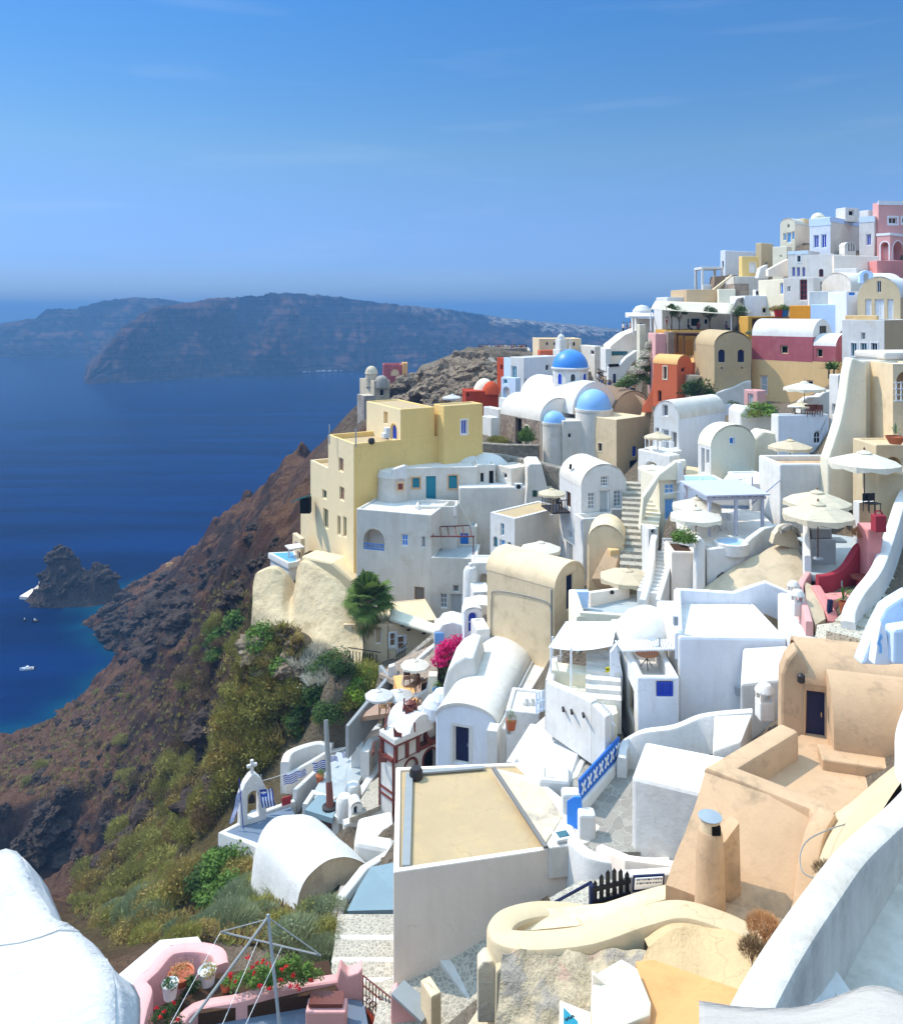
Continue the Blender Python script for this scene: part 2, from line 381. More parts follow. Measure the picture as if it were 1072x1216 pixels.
            for q in (0,1):
                rr=rows[-q]; inner=[Vector((p.x,p.y,p.z-.15)) for p in rr]
                rf.grid([rr,inner] if q==0 else [inner,rr],0,False)
        s.wallobj=mb.build('wall',mats,s.root,bevel=c['bevel'])
        if rf.f: s.roofobj=rf.build('roof',c['rmat'],s.root,bevel=0)
        return s
    def part(s,mb,name,mats,bevel=0.,label=None): return mb.build(name,mats,s.root,bevel=bevel,label=label)
def profile(mb,pts,d,thick,m=0,yaw=0.):
    # pixel outline standing upright at distance d, given real thickness going back
    u=Vector((math.cos(rad(yaw)),math.sin(rad(yaw)),0)); n=Vector((u.y,-u.x,0)); O=P(pts[0][0],pts[0][1],d); q=[]
    for x,y in pts:
        r=Vector(((x-CX)/F,1,-(y-CY)/F)); q.append(r*(O.dot(n)/r.dot(n)))
    back=[p-n*thick for p in q]
    t2=[Vector(((p-O).dot(u),p.z,0)) for p in q]
    for t in tessellate_polygon([t2]):
        a=[q[i] for i in t]
        if (a[1]-a[0]).cross(a[2]-a[0]).dot(n)<0: t=t[::-1]
        mb.face([q[i] for i in t],m); mb.face([back[i] for i in t[::-1]],m)
    ar=sum(t2[i].x*t2[(i+1)%len(t2)].y-t2[(i+1)%len(t2)].x*t2[i].y for i in range(len(t2)))
    for i in range(len(q)):
        j=(i+1)%len(q); f=[q[i],back[i],back[j],q[j]]
        mb.face(f if ar>0 else f[::-1],m)
    return mb
def stairs(mb,p0,p1,w,n,m=0,drop=1.5,riser=None):
    p0=Vector(p0); p1=Vector(p1); d=(p1-p0); h=d.xy.length; t=Vector((d.x,d.y,0)).normalized(); s=Vector((t.y,-t.x,0)); run=h/n
    for i in range(n):
        z=p0.z+d.z*(i+1)/n; a=p0+t*(run*i); a.z=0; b=p0+t*(run*(i+1)+.02); b.z=0
        L=[a-s*w/2,a+s*w/2,b+s*w/2,b-s*w/2]
        L=[a+s*w/2,b+s*w/2,b-s*w/2,a-s*w/2]
        mb.hexa([q+Vector((0,0,z-drop)) for q in L],[q+Vector((0,0,z)) for q in L],m)
def wallthing(name,label,pts,th,bot,mat,cat='wall',group=None,n=0,closed=False,lo=None,rnd=True,ctrl=0):
    if ctrl:
        for p in pts[::3]: CTRL.append((p[0],p[1],p[2]-ctrl))
    mb=MB(); q=[Vector(p) for p in pts]
    if n: q=spl(q,n,closed)
    mb.strip(q,th,bot,0,closed,rnd,lo)
    return mb.build(name,mat,None,label=label,cat=cat,group=group)
def slab(name,pts,thick,mat,label=None,cat=None,kind='structure',ctrl=True):
    # floor plate through 3D points
    pts=[Vector(p) for p in pts]; mb=MB()
    ar=sum(pts[i].x*pts[(i+1)%len(pts)].y-pts[(i+1)%len(pts)].x*pts[i].y for i in range(len(pts)))
    if ar<0: pts=pts[::-1]
    for t in tessellate_polygon([[Vector((p.x,p.y,0)) for p in pts]]):
        q=[pts[i] for i in t]
        if (q[1].x-q[0].x)*(q[2].y-q[0].y)-(q[1].y-q[0].y)*(q[2].x-q[0].x)<0: q=q[::-1]
        mb.face(q)
    for i in range(len(pts)):
        a,b=pts[i],pts[(i+1)%len(pts)]; dz=Vector((0,0,-thick)); mb.face([a+dz,b+dz,b,a])
    if ctrl:
        FOOT.append(([(p.x,p.y) for p in pts],min(p.z for p in pts)-.25)); CTRL.extend([(p.x,p.y,p.z-.3) for p in pts])
    return mb.build(name,mat,None,label=label,cat=cat,kind=kind)
# ============================================================ HOUSES, back of the hill first
def H(*a,**k): return House(*a,**k)
BL=dict(fill='blue',frame='white_paint')
# --- skyline
h=H('grey_house','flat grey-white house with slit window on the skyline, above tan terrace walls',wall='white_blue',roof='white')
h.block(861,297,116,325,30,R=899,L=855).win('L',857,310,859,320,fill='dark_void').done()
h=H('tower_house','narrow pale yellow tower house standing taller than the yellow cube beside it',wall='cream_deep',roof='tan_roof')
h.block(904,288,113,330,38,R=918,L=897).win('R',909,311,912,314,fill='dark_void').done()
h=H('yellow_house','small yellow cube house with one white shuttered window below the skyline',wall='yellow',roof='white')
h.block(881,304,108,328,12,R=901,L=877,par=.25).win('R',890,312,897,323,fill='white_paint',frame='white_paint',trim='white_paint',tw=.08).done()
h=H('gabled_house','cream house with rounded gable, sky blue door and two slim blue windows',wall='cream',roof='white_warm')
h.block(944,266,106,292,42,R=966,L=926,roof='vault',axis='u',rise=.9,fm={0:'grey_wall'})
h.win('L',934,276,939,288,fill='sky_paint',kind='door').win('L',930,277,933,285,fill='sky_paint').win('L',940,275,943,284,fill='sky_paint').win('L',935,266,937,270,fill='dark_void',frame='white_paint').done()
mb=MB(); A=P(945,266,108); mb.box(A+Vector((1.6,2.0,.35)),(3.4,2.4,.9),rad(42)); h.part(mb,'roof_room','tan',.05)
h=H('lower_gabled_wing','cream wing with dark stains stepping down beside a blue-banded white house',wall='cream',roof='cream')
h.block(934,292,104,325,42,R=940,L=917,par=.2).win('L',926,303,928,305,fill='dark_void').done()
mb=MB(); mb.lathe(P(971,259,107),[(.9,-.5),(.85,.2),(.6,.55),(.25,.72),(0,.75)],14); mb.build('dome','cream',None,label='small pale cream dome peeping over the blue-banded roof',cat='dome')
h=H('blue_banded_house','white house with light blue cornice, two tall blue shutters and a grey-beige shaded side',wall='white_warm',roof='white')
h.block(986,257,100,302,42,R=1026,L=961,fm={3:'white_blue'})
h.win('L',966,279,972,294,bars=(2,1),**BL).win('L',975,278,981,294,bars=(2,1),**BL)
h.done()
def band(h,k,y0,y1,mat,px,off=.04):
    f=h.face(k); _,za,_=f.hit(px,y0); _,zb,_=f.hit(px,y1); mb=MB()
    a,b,c,d=[f.pt(q,off) for q in ((-off,zb),(f.w+off,zb),(f.w+off,za),(-off,za))]; i=-f.n*(off+.05)
    mb.hexa([a,b,b+i,a+i],[d,c,c+i,d+i]); h.part(mb,'cornice_band',mat)
band(h,'R',257,263,'light_blue',986); band(h,'L',258,267,'pale_blue',985)
h=H('blue_shutter_house','white facade with one bright blue shuttered window below a pale blue cornice',wall='white',roof='white')
h.block(1038,256,97,302,44,RL=3,L=1020).win('L',1028.5,278,1034,291,bars=(2,1),**BL).done(); band(h,'L',256,263,'pale_blue',1037)
h=H('roof_room','white rooftop cube with a square black opening on the blue-banded house')
h.block(1004,246,102.5,258,25,R=1020,L=992,par=.05,ground=False,sink=.5).win('R',1008,249.5,1014,256,fill='dark_void',frame='white').done()
h=H('roof_cube','low white rooftop cube beside the tall pink house')
h.block(1031,249,100.5,257,25,R=1042,L=1020,par=.05,ground=False,sink=.5).done()
h=H('window_turret','small white round-topped turret with slit windows on the roof terrace',wall='white_warm')
h.block(1003,292,94.5,303,5,R=1016,LL=1.2,ground=False,sink=.6,roof='vault',axis='v',rise=.5).win('R',1007,289,1009,298,fill='dark_void',frame='white').win('R',1010,288,1012,298,fill='dark_void',frame='white').win('R',1013,289,1015,298,fill='dark_void',frame='white').done()
# pink house
h=H('pink_house','tall pink house with white trim, arched loggia and a brown shuttered window',wall='pink',roof='white')
h.block(1043,240,97,280,8,R=1110,L=1036,par=.15)
h.win('R',1055,258,1065,265.5,fill='brown_wood',frame='white_paint',trim='white_paint',tw=.2,bars=(2,1)).win('R',1071,258,1080,265,fill='brown_wood',trim='white_paint',tw=.2).done()
band(h,'R',238,243,'white_paint',1043,.06)
h.block(1057,277,93.5,320,38,R=1105,L=1041,par=.15)
h.win('L',1045.5,287,1055,309,fill='rose',frame='white_paint',arch=True,kind='opening',depth=1.2,fw=.12,trim='white_paint',tw=.12)
h.win('R',1059,286,1073,309,fill='rose',frame='white_paint',arch=True,kind='opening',depth=1.2,fw=.12,trim='white_paint',tw=.12)
h.win('R',1076,286,1090,309,fill='rose',frame='white_paint',arch=True,kind='opening',depth=1.2,fw=.12,trim='white_paint',tw=.12).done()
band(h,'R',276,279,'white_paint',1057,.06); band(h,'L',276,279,'white_paint',1057,.06)
h=H('pink_terrace','low pink terrace wall under the arched loggia',cat='wall',wall='rose',roof='white')
h.block(1041,309,90.5,324,2,R=1115,LL=2.4,par=.2).done()
# --- second row of white houses
h=H('blue_window_house','white house with blue frieze, three blue windows in a row and one small attic window',wall='white',roof='light_blue')
h.block(958.5,297,96,332,46,RL=4,L=935.5,par=.3)
for x in (940,945.7,952): h.win('L',x,317,x+3.8,328,bars=(2,1),**BL)
h.win('L',946,303,950.5,311,fill='glass',trim='white_paint',tw=.1).done(); band(h,'L',297,301,'pale_blue',958)
h=H('grey_stair_parapet','sloping grey parapet of an outside stair climbing to the blue window house',cat='stair wall',wall='grey_wall')
mb=MB(); profile(mb,[(912,328),(912,320),(936,307),(936,328)],99,.6,0,10); h.mk(P(912,328,99)); h.part(mb,'parapet','grey_wall',.05)
mb=MB(); profile(mb,[(900,330),(903,318),(911,314),(913,330)],100,.8,0,10); h.part(mb,'landing_wall','white',.05)
h=H('white_loggia_house','white cubic house with a red-framed arched window above a grey parapet',wall='white')
h.block(989,301,93,350,44,R=1000,L=957.5)
h.win('L',972,319,977.5,328.5,fill='glass',frame='red_paint',arch=True,fw=.1).win('L',980,333,985.5,346,fill='glass',frame='red_paint').win('L',971,334,977,346,fill='trim_grey',frame='white_paint').done()
wallthing('roof_parapet','long grey shaded parapet running from the white loggia house to the pink terrace',[P(989,303,92.5),P(1042,304,92.5)],.4,2.0,'grey_wall',cat='wall')
h=H('red_window_house','small white cube with a single red-framed window below the grey parapet',wall='white')
h.block(1017,318,90,350,44,R=1042,L=990).win('L',995.5,334,1001,343,fill='glass',frame='red_paint').done()
h=H('red_door_house','low white house with a tall red-framed glass door beside the orange wall',wall='white')
h.block(966,329,88.5,361,44,R=974,L=930).win('L',949.5,332,958,356,fill='glass',frame='red_paint',kind='door',bars=(2,4)).win('L',935,340,938,346,fill='trim_grey').done()
h=H('blue_door_wall','cream terrace wall with a narrow blue door near the air conditioning boxes',cat='wall',wall='cream',roof='cream')
h.block(934,331,93,352,20,R=940,L=900,par=.1).win('L',926,336,929.5,349,fill='blue_bright',kind='door').done()
wallthing('terrace_wall','white terrace wall above the light blue wall',[P(960,346,86.5),P(1006,345,86)],.4,2.2,'white')
h=H('bell_window_house','small white vaulted house with a pale blue framed arched window',wall='white_warm',roof='white_warm')
h.block(1010,338,86,352,10,R=1072,LL=5,roof='vault',axis='u',rise=1.4).done()
mb=MB(); profile(mb,[(1021,336),(1021,325),(1024,322),(1029,320.5),(1034,322),(1037,325),(1037,336)],84,.5); h.part(mb,'bell_wall','light_blue',.04)
mb=MB(); profile(mb,[(1026,334),(1026,326),(1028.5,323.5),(1031,326),(1031,334)],83.9,.3); h.part(mb,'window','trim_grey')
h=H('blue_sign_house','narrow grey wall with a small bright blue sign between light blue wall and yellow gable',wall='white_blue')
h.block(1005,346,82,383,10,R=1021,LL=3).win('R',1008,347,1015,350.5,fill='blue_bright',frame='blue_bright').done()
h=H('light_blue_wall','plain light blue house wall in full sun between orange wall and yellow gable',wall='light_blue',roof='white')
h.block(1004,361,83,400,44,RL=3,L=962).done()
h=H('orange_wall','square amber orange wall above the white vaulted roof',cat='wall',wall='amber_wall',roof='amber_wall')
h.block(962,362.5,86,386,40,RL=1.5,L=937).done()
h=H('grey_blue_house','grey-blue shaded flat house with one small dark window behind the cafe tent',wall='white_blue',roof='white')
h.block(884,351,96,378,2,R=938,LL=6).win('R',905,365,913,372,fill='dark_void',frame='grey_wall',trim='cream').done()
for x,t in ((899,'white air conditioning box, left one of the pair on the grey-blue roof'),(906,'white air conditioning box, right one of the pair on the grey-blue roof')):
    e=empty('air_conditioner',P(x,351,98),t,'air conditioner','boxes on the grey-blue roof'); mb=MB(); mb.box(P(x,347.5,98),(.9,.6,.75),.2); mb.build('case','plastic_white',e,.03)
    mb=MB(); mb.lathe(Vector((0,0,0)),[(.0,.0),(.2,0)],12); 
    q=P(x,347.5,97.6); mb=MB(); mb.tube(q,q+Vector((.05,-.1,0)),.25,.25,12); mb.build('fan_grille','iron',e)
# tan terrace walls on the left skyline
h=H('tan_terrace','tan rendered terrace wall with flat top above the white cafe roof',cat='wall',wall='tan_dark',roof='grey_floor')
h.block(815,343.5,103,357,4,R=853,LL=6,par=.2).done()
h=H('brown_ramp_wall','sloping brown-grey ramp wall climbing to the skyline',cat='wall')
h.mk(P(850,345,106)); mb=MB(); profile(mb,[(846,347),(849,328),(872,326),(880,338),(880,347)],108,2); h.part(mb,'wall','brown_wall',.05)
mb=MB(); profile(mb,[(845,347),(846,344),(869,326),(871,326),(849,347)],105,.6); h.part(mb,'stair_parapet','tan',.03)
h=H('cream_terrace','cream terrace wall stepping up beside a patch of dark rubble masonry',cat='wall',wall='cream',roof='grey_floor')
h.block(853,343,101,354,-14,R=873,LL=3,par=.1).done()
h=H('rubble_wall','patch of dark brown rubble masonry between cream and white walls',cat='wall',wall='stone_dark',roof='white')
h.block(872,336.5,102,352,0,R=889,LL=3,par=.05,bevel=.02).done()
h=H('white_low_house','low white house with cream roof under the yellow cube',wall='white_warm')
h.block(873,328,105,338,6,R=912,LL=5).done()
h=H('pergola','white skyline pergola frame with bare roof',cat='pergola'); q=P(845,346,110); h.mk(q)
mb=MB(); u=Vector((1,0,0)); v=Vector((0,1,0))
a=P(834,319,110); b=P(857,318,110)
for p in (a,b,a+v*3,b+v*3): mb.box((p.x,p.y,p.z-1.5),(.3,.3,3.2))
mb.box(((a.x+b.x)/2,a.y+1.5,a.z+.1),(b.x-a.x+.4,3.4,.35)); h.part(mb,'frame','white',.04)
wallthing('skyline_wall','short white wall under the skyline pergola',[P(834,338,109),P(860,338,109)],.4,1.2,'white_worn')
# yellow gable house
h=H('yellow_gable_house','pale yellow house with curved gable, three white shuttered doors and one slit window',wall='cream_deep',roof='white')
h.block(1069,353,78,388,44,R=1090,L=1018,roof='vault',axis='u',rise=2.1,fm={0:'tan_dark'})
for a,b in ((1027,1034.5),(1038.5,1049.5),(1053.5,1060.5)): h.win('L',a,355,b,380,fill='white_paint',kind='door',bars=(2,1))
h.win('L',1041,333.5,1046,347,fill='glass',bars=(2,1)).done()
h=H('white_three_window_house','tall white house with three grey-green windows in a row and tan shaded side',wall='white',roof='grey_floor')
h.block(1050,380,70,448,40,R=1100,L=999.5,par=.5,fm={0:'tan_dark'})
for a,b,c in ((1010,1017,'glass_teal'),(1021.5,1029,'glass_teal'),(1034,1041.5,'glass')): h.win('L',a,407,b,423,fill=c,frame='white_paint',bars=(2,1),trim='white_paint',tw=.08)
h.win('L',1022.5,395,1027,403,fill='trim_grey').done()
h=H('ochre_terrace_wall','ochre terrace parapet with thin railing in front of the three shuttered doors',cat='wall',wall='apricot')
h.block(1041,374.5,72.5,384,40,RL=.5,L=1003,par=.02,ground=False,sink=.5).done()
# big cream house at the right edge
h=H('cream_house','big plain cream house with sweeping buttress at the photo edge',wall='cream',roof='white_warm')
h.block(1021,428,50,560,6,R=1100,L=1013,par=.1,bevel=.25).done()
mb=MB(); profile(mb,[(1022,428),(1012,424),(1008,440),(1004,470),(998,500),(990,525),(983,545),(983,600),(1030,600),(1030,430)],49.3,1.,0,4); h.part(mb,'buttress','cream',.15)
mb=MB(); q=P(1045,421,52); mb.box(q+Vector((1.2,0,.0)),(4.2,3.2,.5),rad(6)); h.part(mb,'roof_slab','white_warm',.15)
h=H('arched_cream_wing','cream wing with a dark arch and white lattice balcony at the right photo edge',wall='tan',roof='white_warm')
h.block(1060,432,47.5,545,0,R=1100,LL=3,par=.1).win('R',1064,440,1090,478,fill='tan_dark',frame='cream',arch=True,kind='opening',depth=1.).done()
mb=MB(); a=P(1060,452,47.2)
for k in range(7): mb.box(a+Vector((.15+k*.28,-.1,-.6)),(.05,.05,1.1))
for k in range(4): mb.box(a+Vector((.95,-.1,-.1-k*.36)),(1.9,.05,.05))
h.part(mb,'lattice_balcony','white_paint')
# cafe terrace
h=H('cafe','long white cafe building with dark windows behind the sail-shaded terrace',cat='cafe',wall='white',roof='white')
h.block(786,362,99,394,0,R=886,LL=4)
h.win('R',820,377,832,388,fill='dark_void').win('R',836,378,841,385,fill='dark_void',arch=True).win('R',816,378,819,386,fill='glass_teal').done()
h.block(792,352.5,104,366,2,R=931,LL=5).done()
h=H('ochre_niche_wall','ochre wall with a dark wooden niche between the cafe and the amber orange wall',cat='wall',wall='ochre',roof='tan_roof')
h.block(888,375.5,90.5,400,0,R=938,LL=3,par=.1).win('R',893,378,917,390,fill='brown_wood',frame='brown_wood',kind='opening',depth=.5).done()
h=H('ochre_terrace','ochre yellow terrace wall under the cafe with a shaded pergola niche',cat='wall',wall='ochre',roof='grey_floor')
h.block(796,392.5,92,424,0,R=864,LL=7,par=.15).done()
def pergola(name,label,x0,x1,yt,yb,d,dep,mat,wood=.12,beams=8,yaw=0.,solid=False,cat='pergola'):
    a=P(x0,yt,d); b=P(x1,yt,d); zb=zof(yb,d); e=empty(name,(a.x,d,zb),label,cat)
    mb=MB(); w=b.x-a.x; R=Matrix.Rotation(rad(yaw),3,'Z')
    def q(x,y,z): return Vector((a.x,a.y,0))+R@Vector((x,y,0))+Vector((0,0,z))
    for k,(x,y) in enumerate(((0,0),(w,0),(w,dep),(0,dep),(w/2,0))):
        pb=MB(); pb.box(q(x,y,(a.z+zb)/2),(wood,wood,a.z-zb),rad(yaw)); pb.build('post',mat,e)
    for y in (0,dep): mb.box(q(w/2,y,a.z+wood*.5),(w+.4,wood,wood),rad(yaw))
    for k in range(beams): mb.box(q(w*k/(beams-1),dep/2,a.z+wood*1.45),(wood*.6,dep+.5,wood*.8),rad(yaw))
    mb.build('roof_beams',mat,e)
    if solid:
        mb=MB(); mb.box(q(w/2,dep/2,a.z+wood*2.),(w+.6,dep+.7,.08),rad(yaw)); mb.build('roof_panel',mat,e)
    return e
pergola('pergola','dark brown timber pergola in front of the ochre terrace wall',812,862,399,420,88.5,2.6,'brown_wood',.16,8,0,True)
h=H('rose_tower','faded rose stucco tower with a dark stone corner beside the flowering creeper',cat='tower',wall='pink_deep',roof='white_worn')
h.block(778,396,92,440,-2,R=793,LL=4,par=.1).done()
h.block(793,394,91.2,440,0,R=801,LL=2,par=.05,wall='stone_dark').done()
# white houses at the left end of the ridge street
h=H('columned_house','small white house with two columns on the end of the ridge',wall='white_warm')
h.block(757,378,112,400,0,R=779,LL=4).win('R',759,383,765,394,fill='blue',frame='white_paint').done()
mb=MB(); q=P(751,376,111)
for px in (752,756.5): 
    c=P(px,380,110.5); mb.tube((c.x,c.y,zof(397,110.5)),(c.x,c.y,zof(377,110.5)),.16,.14,8)
h.part(mb,'column','white')
mb=MB(); a=P(746,377,110); b=P(779,377,110); mb.hexa([a,b,b+Vector((0,2,0)),a+Vector((0,2,0))],[a+Vector((0,0,.2)),b+Vector((0,0,.2)),b+Vector((0,2,.7)),a+Vector((0,2,.7))]); h.part(mb,'porch_roof','white')
mb=MB(); q=P(762,371,113); mb.lathe(q+Vector((0,0,-.4)),[(1.4,0),(1.3,.7),(.8,1.3),(0,1.5)],14); h.part(mb,'dome','white')
h=H('street_gate_pillar','cream square chimney pillar above the white stepped slope',cat='pillar',wall='cream',roof='dark_void')
h.block(759.5,385,108,412,18,R=766.5,LL=.8,par=.3).done()
h=H('sloped_white_house','white house with long sloping grey roof and dark window band below the ridge end',wall='white_blue')
h.mk(P(735,440,112)); mb=MB(); profile(mb,[(724,440),(724,411),(742,397),(757,391),(764,391),(764,412),(758,440)],112,5); h.part(mb,'wall','grey_wall',.08)
mb=MB(); profile(mb,[(719,441),(719,414),(726,414),(726,441)],111,4); h.part(mb,'end_wall','white',.05)
mb=MB(); profile(mb,[(726,422),(726,417),(745,417),(745,421.5)],111.9,.3); h.part(mb,'window','glass_teal')
h=H('striped_shop','low white shop with curved steps and a dark window strip beside the crowd',cat='shop',wall='white')
h.mk(P(735,455,110)); mb=MB(); profile(mb,[(722,452),(722,436),(735,434),(744,424),(756,416),(763,417),(763,422),(752,430),(745,440),(740,452)],110,3); h.part(mb,'wall','white',.08)
mb=MB(); profile(mb,[(723,435.5),(723,432.5),(735,432),(735,435)],109.9,.4); h.part(mb,'window','dark_void')
mb=MB(); profile(mb,[(728,455),(728,444),(731,444),(731,455)],109.9,.3); h.part(mb,'door','blue_navy')
wallthing('ridge_wall','short tan wall where tourists lean at the end of the ridge',[P(737,394,118),P(757,391,117)],.5,1.6,'tan_dark')
# orange house
h=H('orange_house','terracotta orange vaulted house with slit window and flared foot',wall='orange',roof='orange_roof')
h.block(804,433,86,482,38,R=821,L=775,roof='vault',axis='v',rise=1.0)
h.win('L',787.5,435,791.5,450,fill='dark_void',frame='cream',trim='cream',tw=.1).win('R',809,436.5,813.5,442,fill='dark_void',frame='orange').win('L',781,464,785,477,fill='dark_void',frame='orange',kind='door').done()
mb=MB(); profile(mb,[(776,440),(773,462),(768,474),(762,483),(762,490),(800,490),(800,440)],88.6,2,0,-35); h.part(mb,'flared_foot','orange',.1)
h=H('orange_wing','low orange wing with apricot roof and one tiny square window',wall='orange',roof='orange_roof')
h.block(821,431,88,452,0,R=849,LL=5,par=.03,wall='orange').win('R',833,436,837.5,442,fill='dark_void',frame='orange').done()
mb=MB(); a,b=P(821,431,87.9),P(849,431,87.9); mb.hexa([a,b,b+Vector((0,5,0)),a+Vector((0,5,0))],[a+Vector((0,0,.03)),b+Vector((0,0,.9)),b+Vector((0,5,1.2)),a+Vector((0,5,.3))]); h.part(mb,'sloped_roof','orange_roof')
h=H('grey_arch_wall','grey stucco wall with a dark blind arch under the orange wing',cat='wall',wall='old_stucco',roof='white_worn')
h.block(818,446,85.5,482,0,R=849,LL=2,par=.05).win('R',826,448,842,478,fill='hatch',frame='old_stucco',arch=True,kind='opening',depth=.8).done()
# tan arched house and red/yellow house
h=H('arched_tan_house','tan stucco house with barrel front and two arched dark blue windows',wall='tan_roof',roof='tan_roof')
h.block(848,411,81.5,478,0,R=892,LL=7,roof='vault',axis='v',rise=1.55)
h.win('R',853,415,860.5,430,fill='blue_navy',frame='blue_navy',arch=True,bars=(2,2)).win('R',876,415,883.5,430,fill='blue_navy',frame='blue_navy',arch=True,bars=(2,2))
h.win('R',856,436,858,438,fill='dark_void',frame='tan').win('R',880,436,882,438,fill='dark_void',frame='tan').done()
mb=MB(); profile(mb,[(850,480),(851,467),(860,463),(872,460),(886,453),(892,452),(892,480)],81,1.2); h.part(mb,'whitewashed_base','white_worn',.05)
h=H('maroon_yellow_house','two-tone house, maroon above and yellow below, with white vaulted roofs',wall='apricot',roof='white')
h.block(993,430,76,480,40,RL=4,L=892,par=.02)
h.win('L',902,446,911,468,fill='grey_door',frame='grey_wall',kind='door',bars=(1,2)).win('L',958,452,965,463,fill='glass',frame='grey_wall').done()
low=h.face('L'); zt0=h.cur['zt']
def upper(px0,px1,yt,**kw):
    r=Vector(((px1-CX)/F,1,0)); d=low.hit(px1,430)[2]
    h.block(px1,yt,d-.01,430,40,RL=4,L=px0,ground=False,sink=0.,wall='maroon',bevel=.03,**kw)
upper(892.5,965,400,par=.03)
h.win('L',926.5,410,935.5,420,fill='dark_void',frame='tan').done()
zq=h.cur['zt']; pq=h.cur['poly']
mb=MB(); N=14; a=Vector((*pq[0],0)); dd=Vector((*pq[3],0)); bb=Vector((*pq[1],0)); cc=Vector((*pq[2],0))
for q in range(1):
    rr=[[],[]]
    for k in range(N+1):
        t=math.pi*k/N; w=(1-math.cos(t))/2; z=zq-.02+1.75*math.sin(t)
        rr[0].append(a.lerp(bb,w)+Vector((0,0,z))); rr[1].append(dd.lerp(cc,w)+Vector((0,0,z)))
    mb.grid(rr); mb.face([Vector(p) for p in rr[0]]); mb.face([Vector(p) for p in rr[1]][::-1])
h.part(mb,'vault_roof','white')
gm=Vector(((a.x+bb.x)/2,(a.y+bb.y)/2,zq)); 
fr=MB(); uu=(bb-a).normalized(); nn=Vector((uu.y,-uu.x,0)); rz=math.atan2(uu.y,uu.x)
for k in (-.45,0,.45): fr.box(gm+uu*k+nn*.05+Vector((0,0,.6)),(.3,.1,.9),rz)
h.part(fr,'gable_window','glass')
upper(965.5,992.5,411,par=.03); h.win('L',969.5,414,976.5,424,fill='dark_void',frame='tan').done()
zq=h.cur['zt']; pq=h.cur['poly']; mb=MB(); a=Vector((*pq[0],0)); dd=Vector((*pq[3],0)); bb=Vector((*pq[1],0)); cc=Vector((*pq[2],0)); rr=[[],[]]
for k in range(N+1):
    t=math.pi*k/N; w=(1-math.cos(t))/2; z=zq-.02+1.2*math.sin(t)
    rr[0].append(a.lerp(bb,w)+Vector((0,0,z))); rr[1].append(dd.lerp(cc,w)+Vector((0,0,z)))
mb.grid(rr); mb.face(rr[1][::-1]); h.part(mb,'vault_roof','white'); m2=MB(); m2.face(rr[0]); h.part(m2,'gable','maroon')
h=H('red_shed','small dark red shed with grey door beside the yellow ground floor',cat='shed',wall='pink_deep',roof='brick_red')
h.block(899,464,73.5,488,30,R=910,L=883,par=.1).win('L',888,468,894,484,fill='grey_door',kind='door').done()
h=H('white_curved_terrace','curved white terrace wall behind the tables under the sand parasol',cat='wall',wall='white_worn')
h.mk(P(970,490,66)); mb=MB(); profile(mb,[(950,492),(952,478),(960,472),(972,471),(978,466),(985,464),(992,464),(992,492)],66,1.); h.part(mb,'wall','white_worn',.1)
h=H('white_stair_house','white stair block with dark openings against the big cream house',wall='white')
h.block(995,445,62,500,20,R=1008,L=984,par=.1).win('R',1000,447,1004,457,fill='dark_void').win('L',988,480,992,492,fill='dark_void').done()
# restaurant block
h=H('restaurant_house','grey-shaded white block with round-topped window and roof terrace tables',wall='white',roof='slate_floor')
h.block(924,493,62,558,8,R=984,L=915.5,par=.18,fm={0:'white_blue'})  # front face in bluish white: its shade is put into the colour
h.win('R',966.5,512,975,527,fill='glass',frame='white_paint',arch=True,bars=(2,2)).win('R',962,538,977,556,fill='glass_teal',frame='trim_grey',kind='door',bars=(4,1)).done()
h=H('rough_retaining_wall','rough whitewashed rock retaining wall below the red shed',cat='wall')
h.mk(P(898,560,66)); mb=MB(); profile(mb,[(878,560),(879,490),(884,484),(915,488),(920,500),(921,565)],66,3); h.part(mb,'wall','white_worn',.2)
mb=MB(); profile(mb,[(893,560),(896,520),(906,512),(925,515),(925,566),(893,566)],62.5,2.); h.part(mb,'base','cream',.2)
# ============================================================ BLUE DOMED CHURCH
h=H('church','white church with blue dome on windowed drum, blue half domes and stone side wall',cat='church',wall='white_warm',roof='white_warm')
h.block(641,500,91,555,32,R=684,L=594,roof='vault',axis='v',rise=2.5,fm={3:'stone_dark',0:'grey_wall'})
h.win('L',612,497,619,540,fill='dark_void',frame='stone_dark',fw=.02,depth=.4).win('L',622,505,629,534,fill='glass',frame='cream',arch=True,trim='cream',tw=.12,bars=(2,2)).done()
A=P(641,500,91)
# lower apse with small half dome, side bay
def apse(h,px,yt,d,yb,r,dome,wall='white_warm',squash=1.,mat='sky_paint'):
    c=P(px,yt,d); zb=zof(yb,d)-2; mb=MB(); mb.lathe((c.x,c.y,0),[(r,zb),(r,c.z)],20); mb.lathe((c.x,c.y,0),[(r+.06,c.z-.25),(r+.06,c.z+.02),(0,c.z+.02)],20); h.part(mb,'apse',wall)
    if dome:
        mb=MB(); mb.lathe(c,[(r*.94*math.cos(t),r*.94*math.sin(t)*squash) for t in [math.pi/2*k/8 for k in range(9)]],24); h.part(mb,'half_dome',dome)
MATSK=paint('dome_blue_light','85b2e0',.55,.08); MATSD=paint('dome_blue','4488d0',.4,.1)
apse(h,658,501,90.6,552,1.35,'dome_blue_light')
apse(h,705,485,90.5,525,2.1,'dome_blue_light',squash=1.12)
h.block(668,500,89,556,6,R=694,LL=4,par=.03)
h.win('R',674.5,515,678,520,fill='dark_void',frame='white_warm').done()
mb=MB(); N=20   # nave vault with the gable behind the large half dome
c0=P(706,490,92.5); u=Vector((math.cos(rad(26)),math.sin(rad(26)),0)); v=Vector((-u.y,u.x,0)); rw=3.1; rz_=3.6
rows=[]
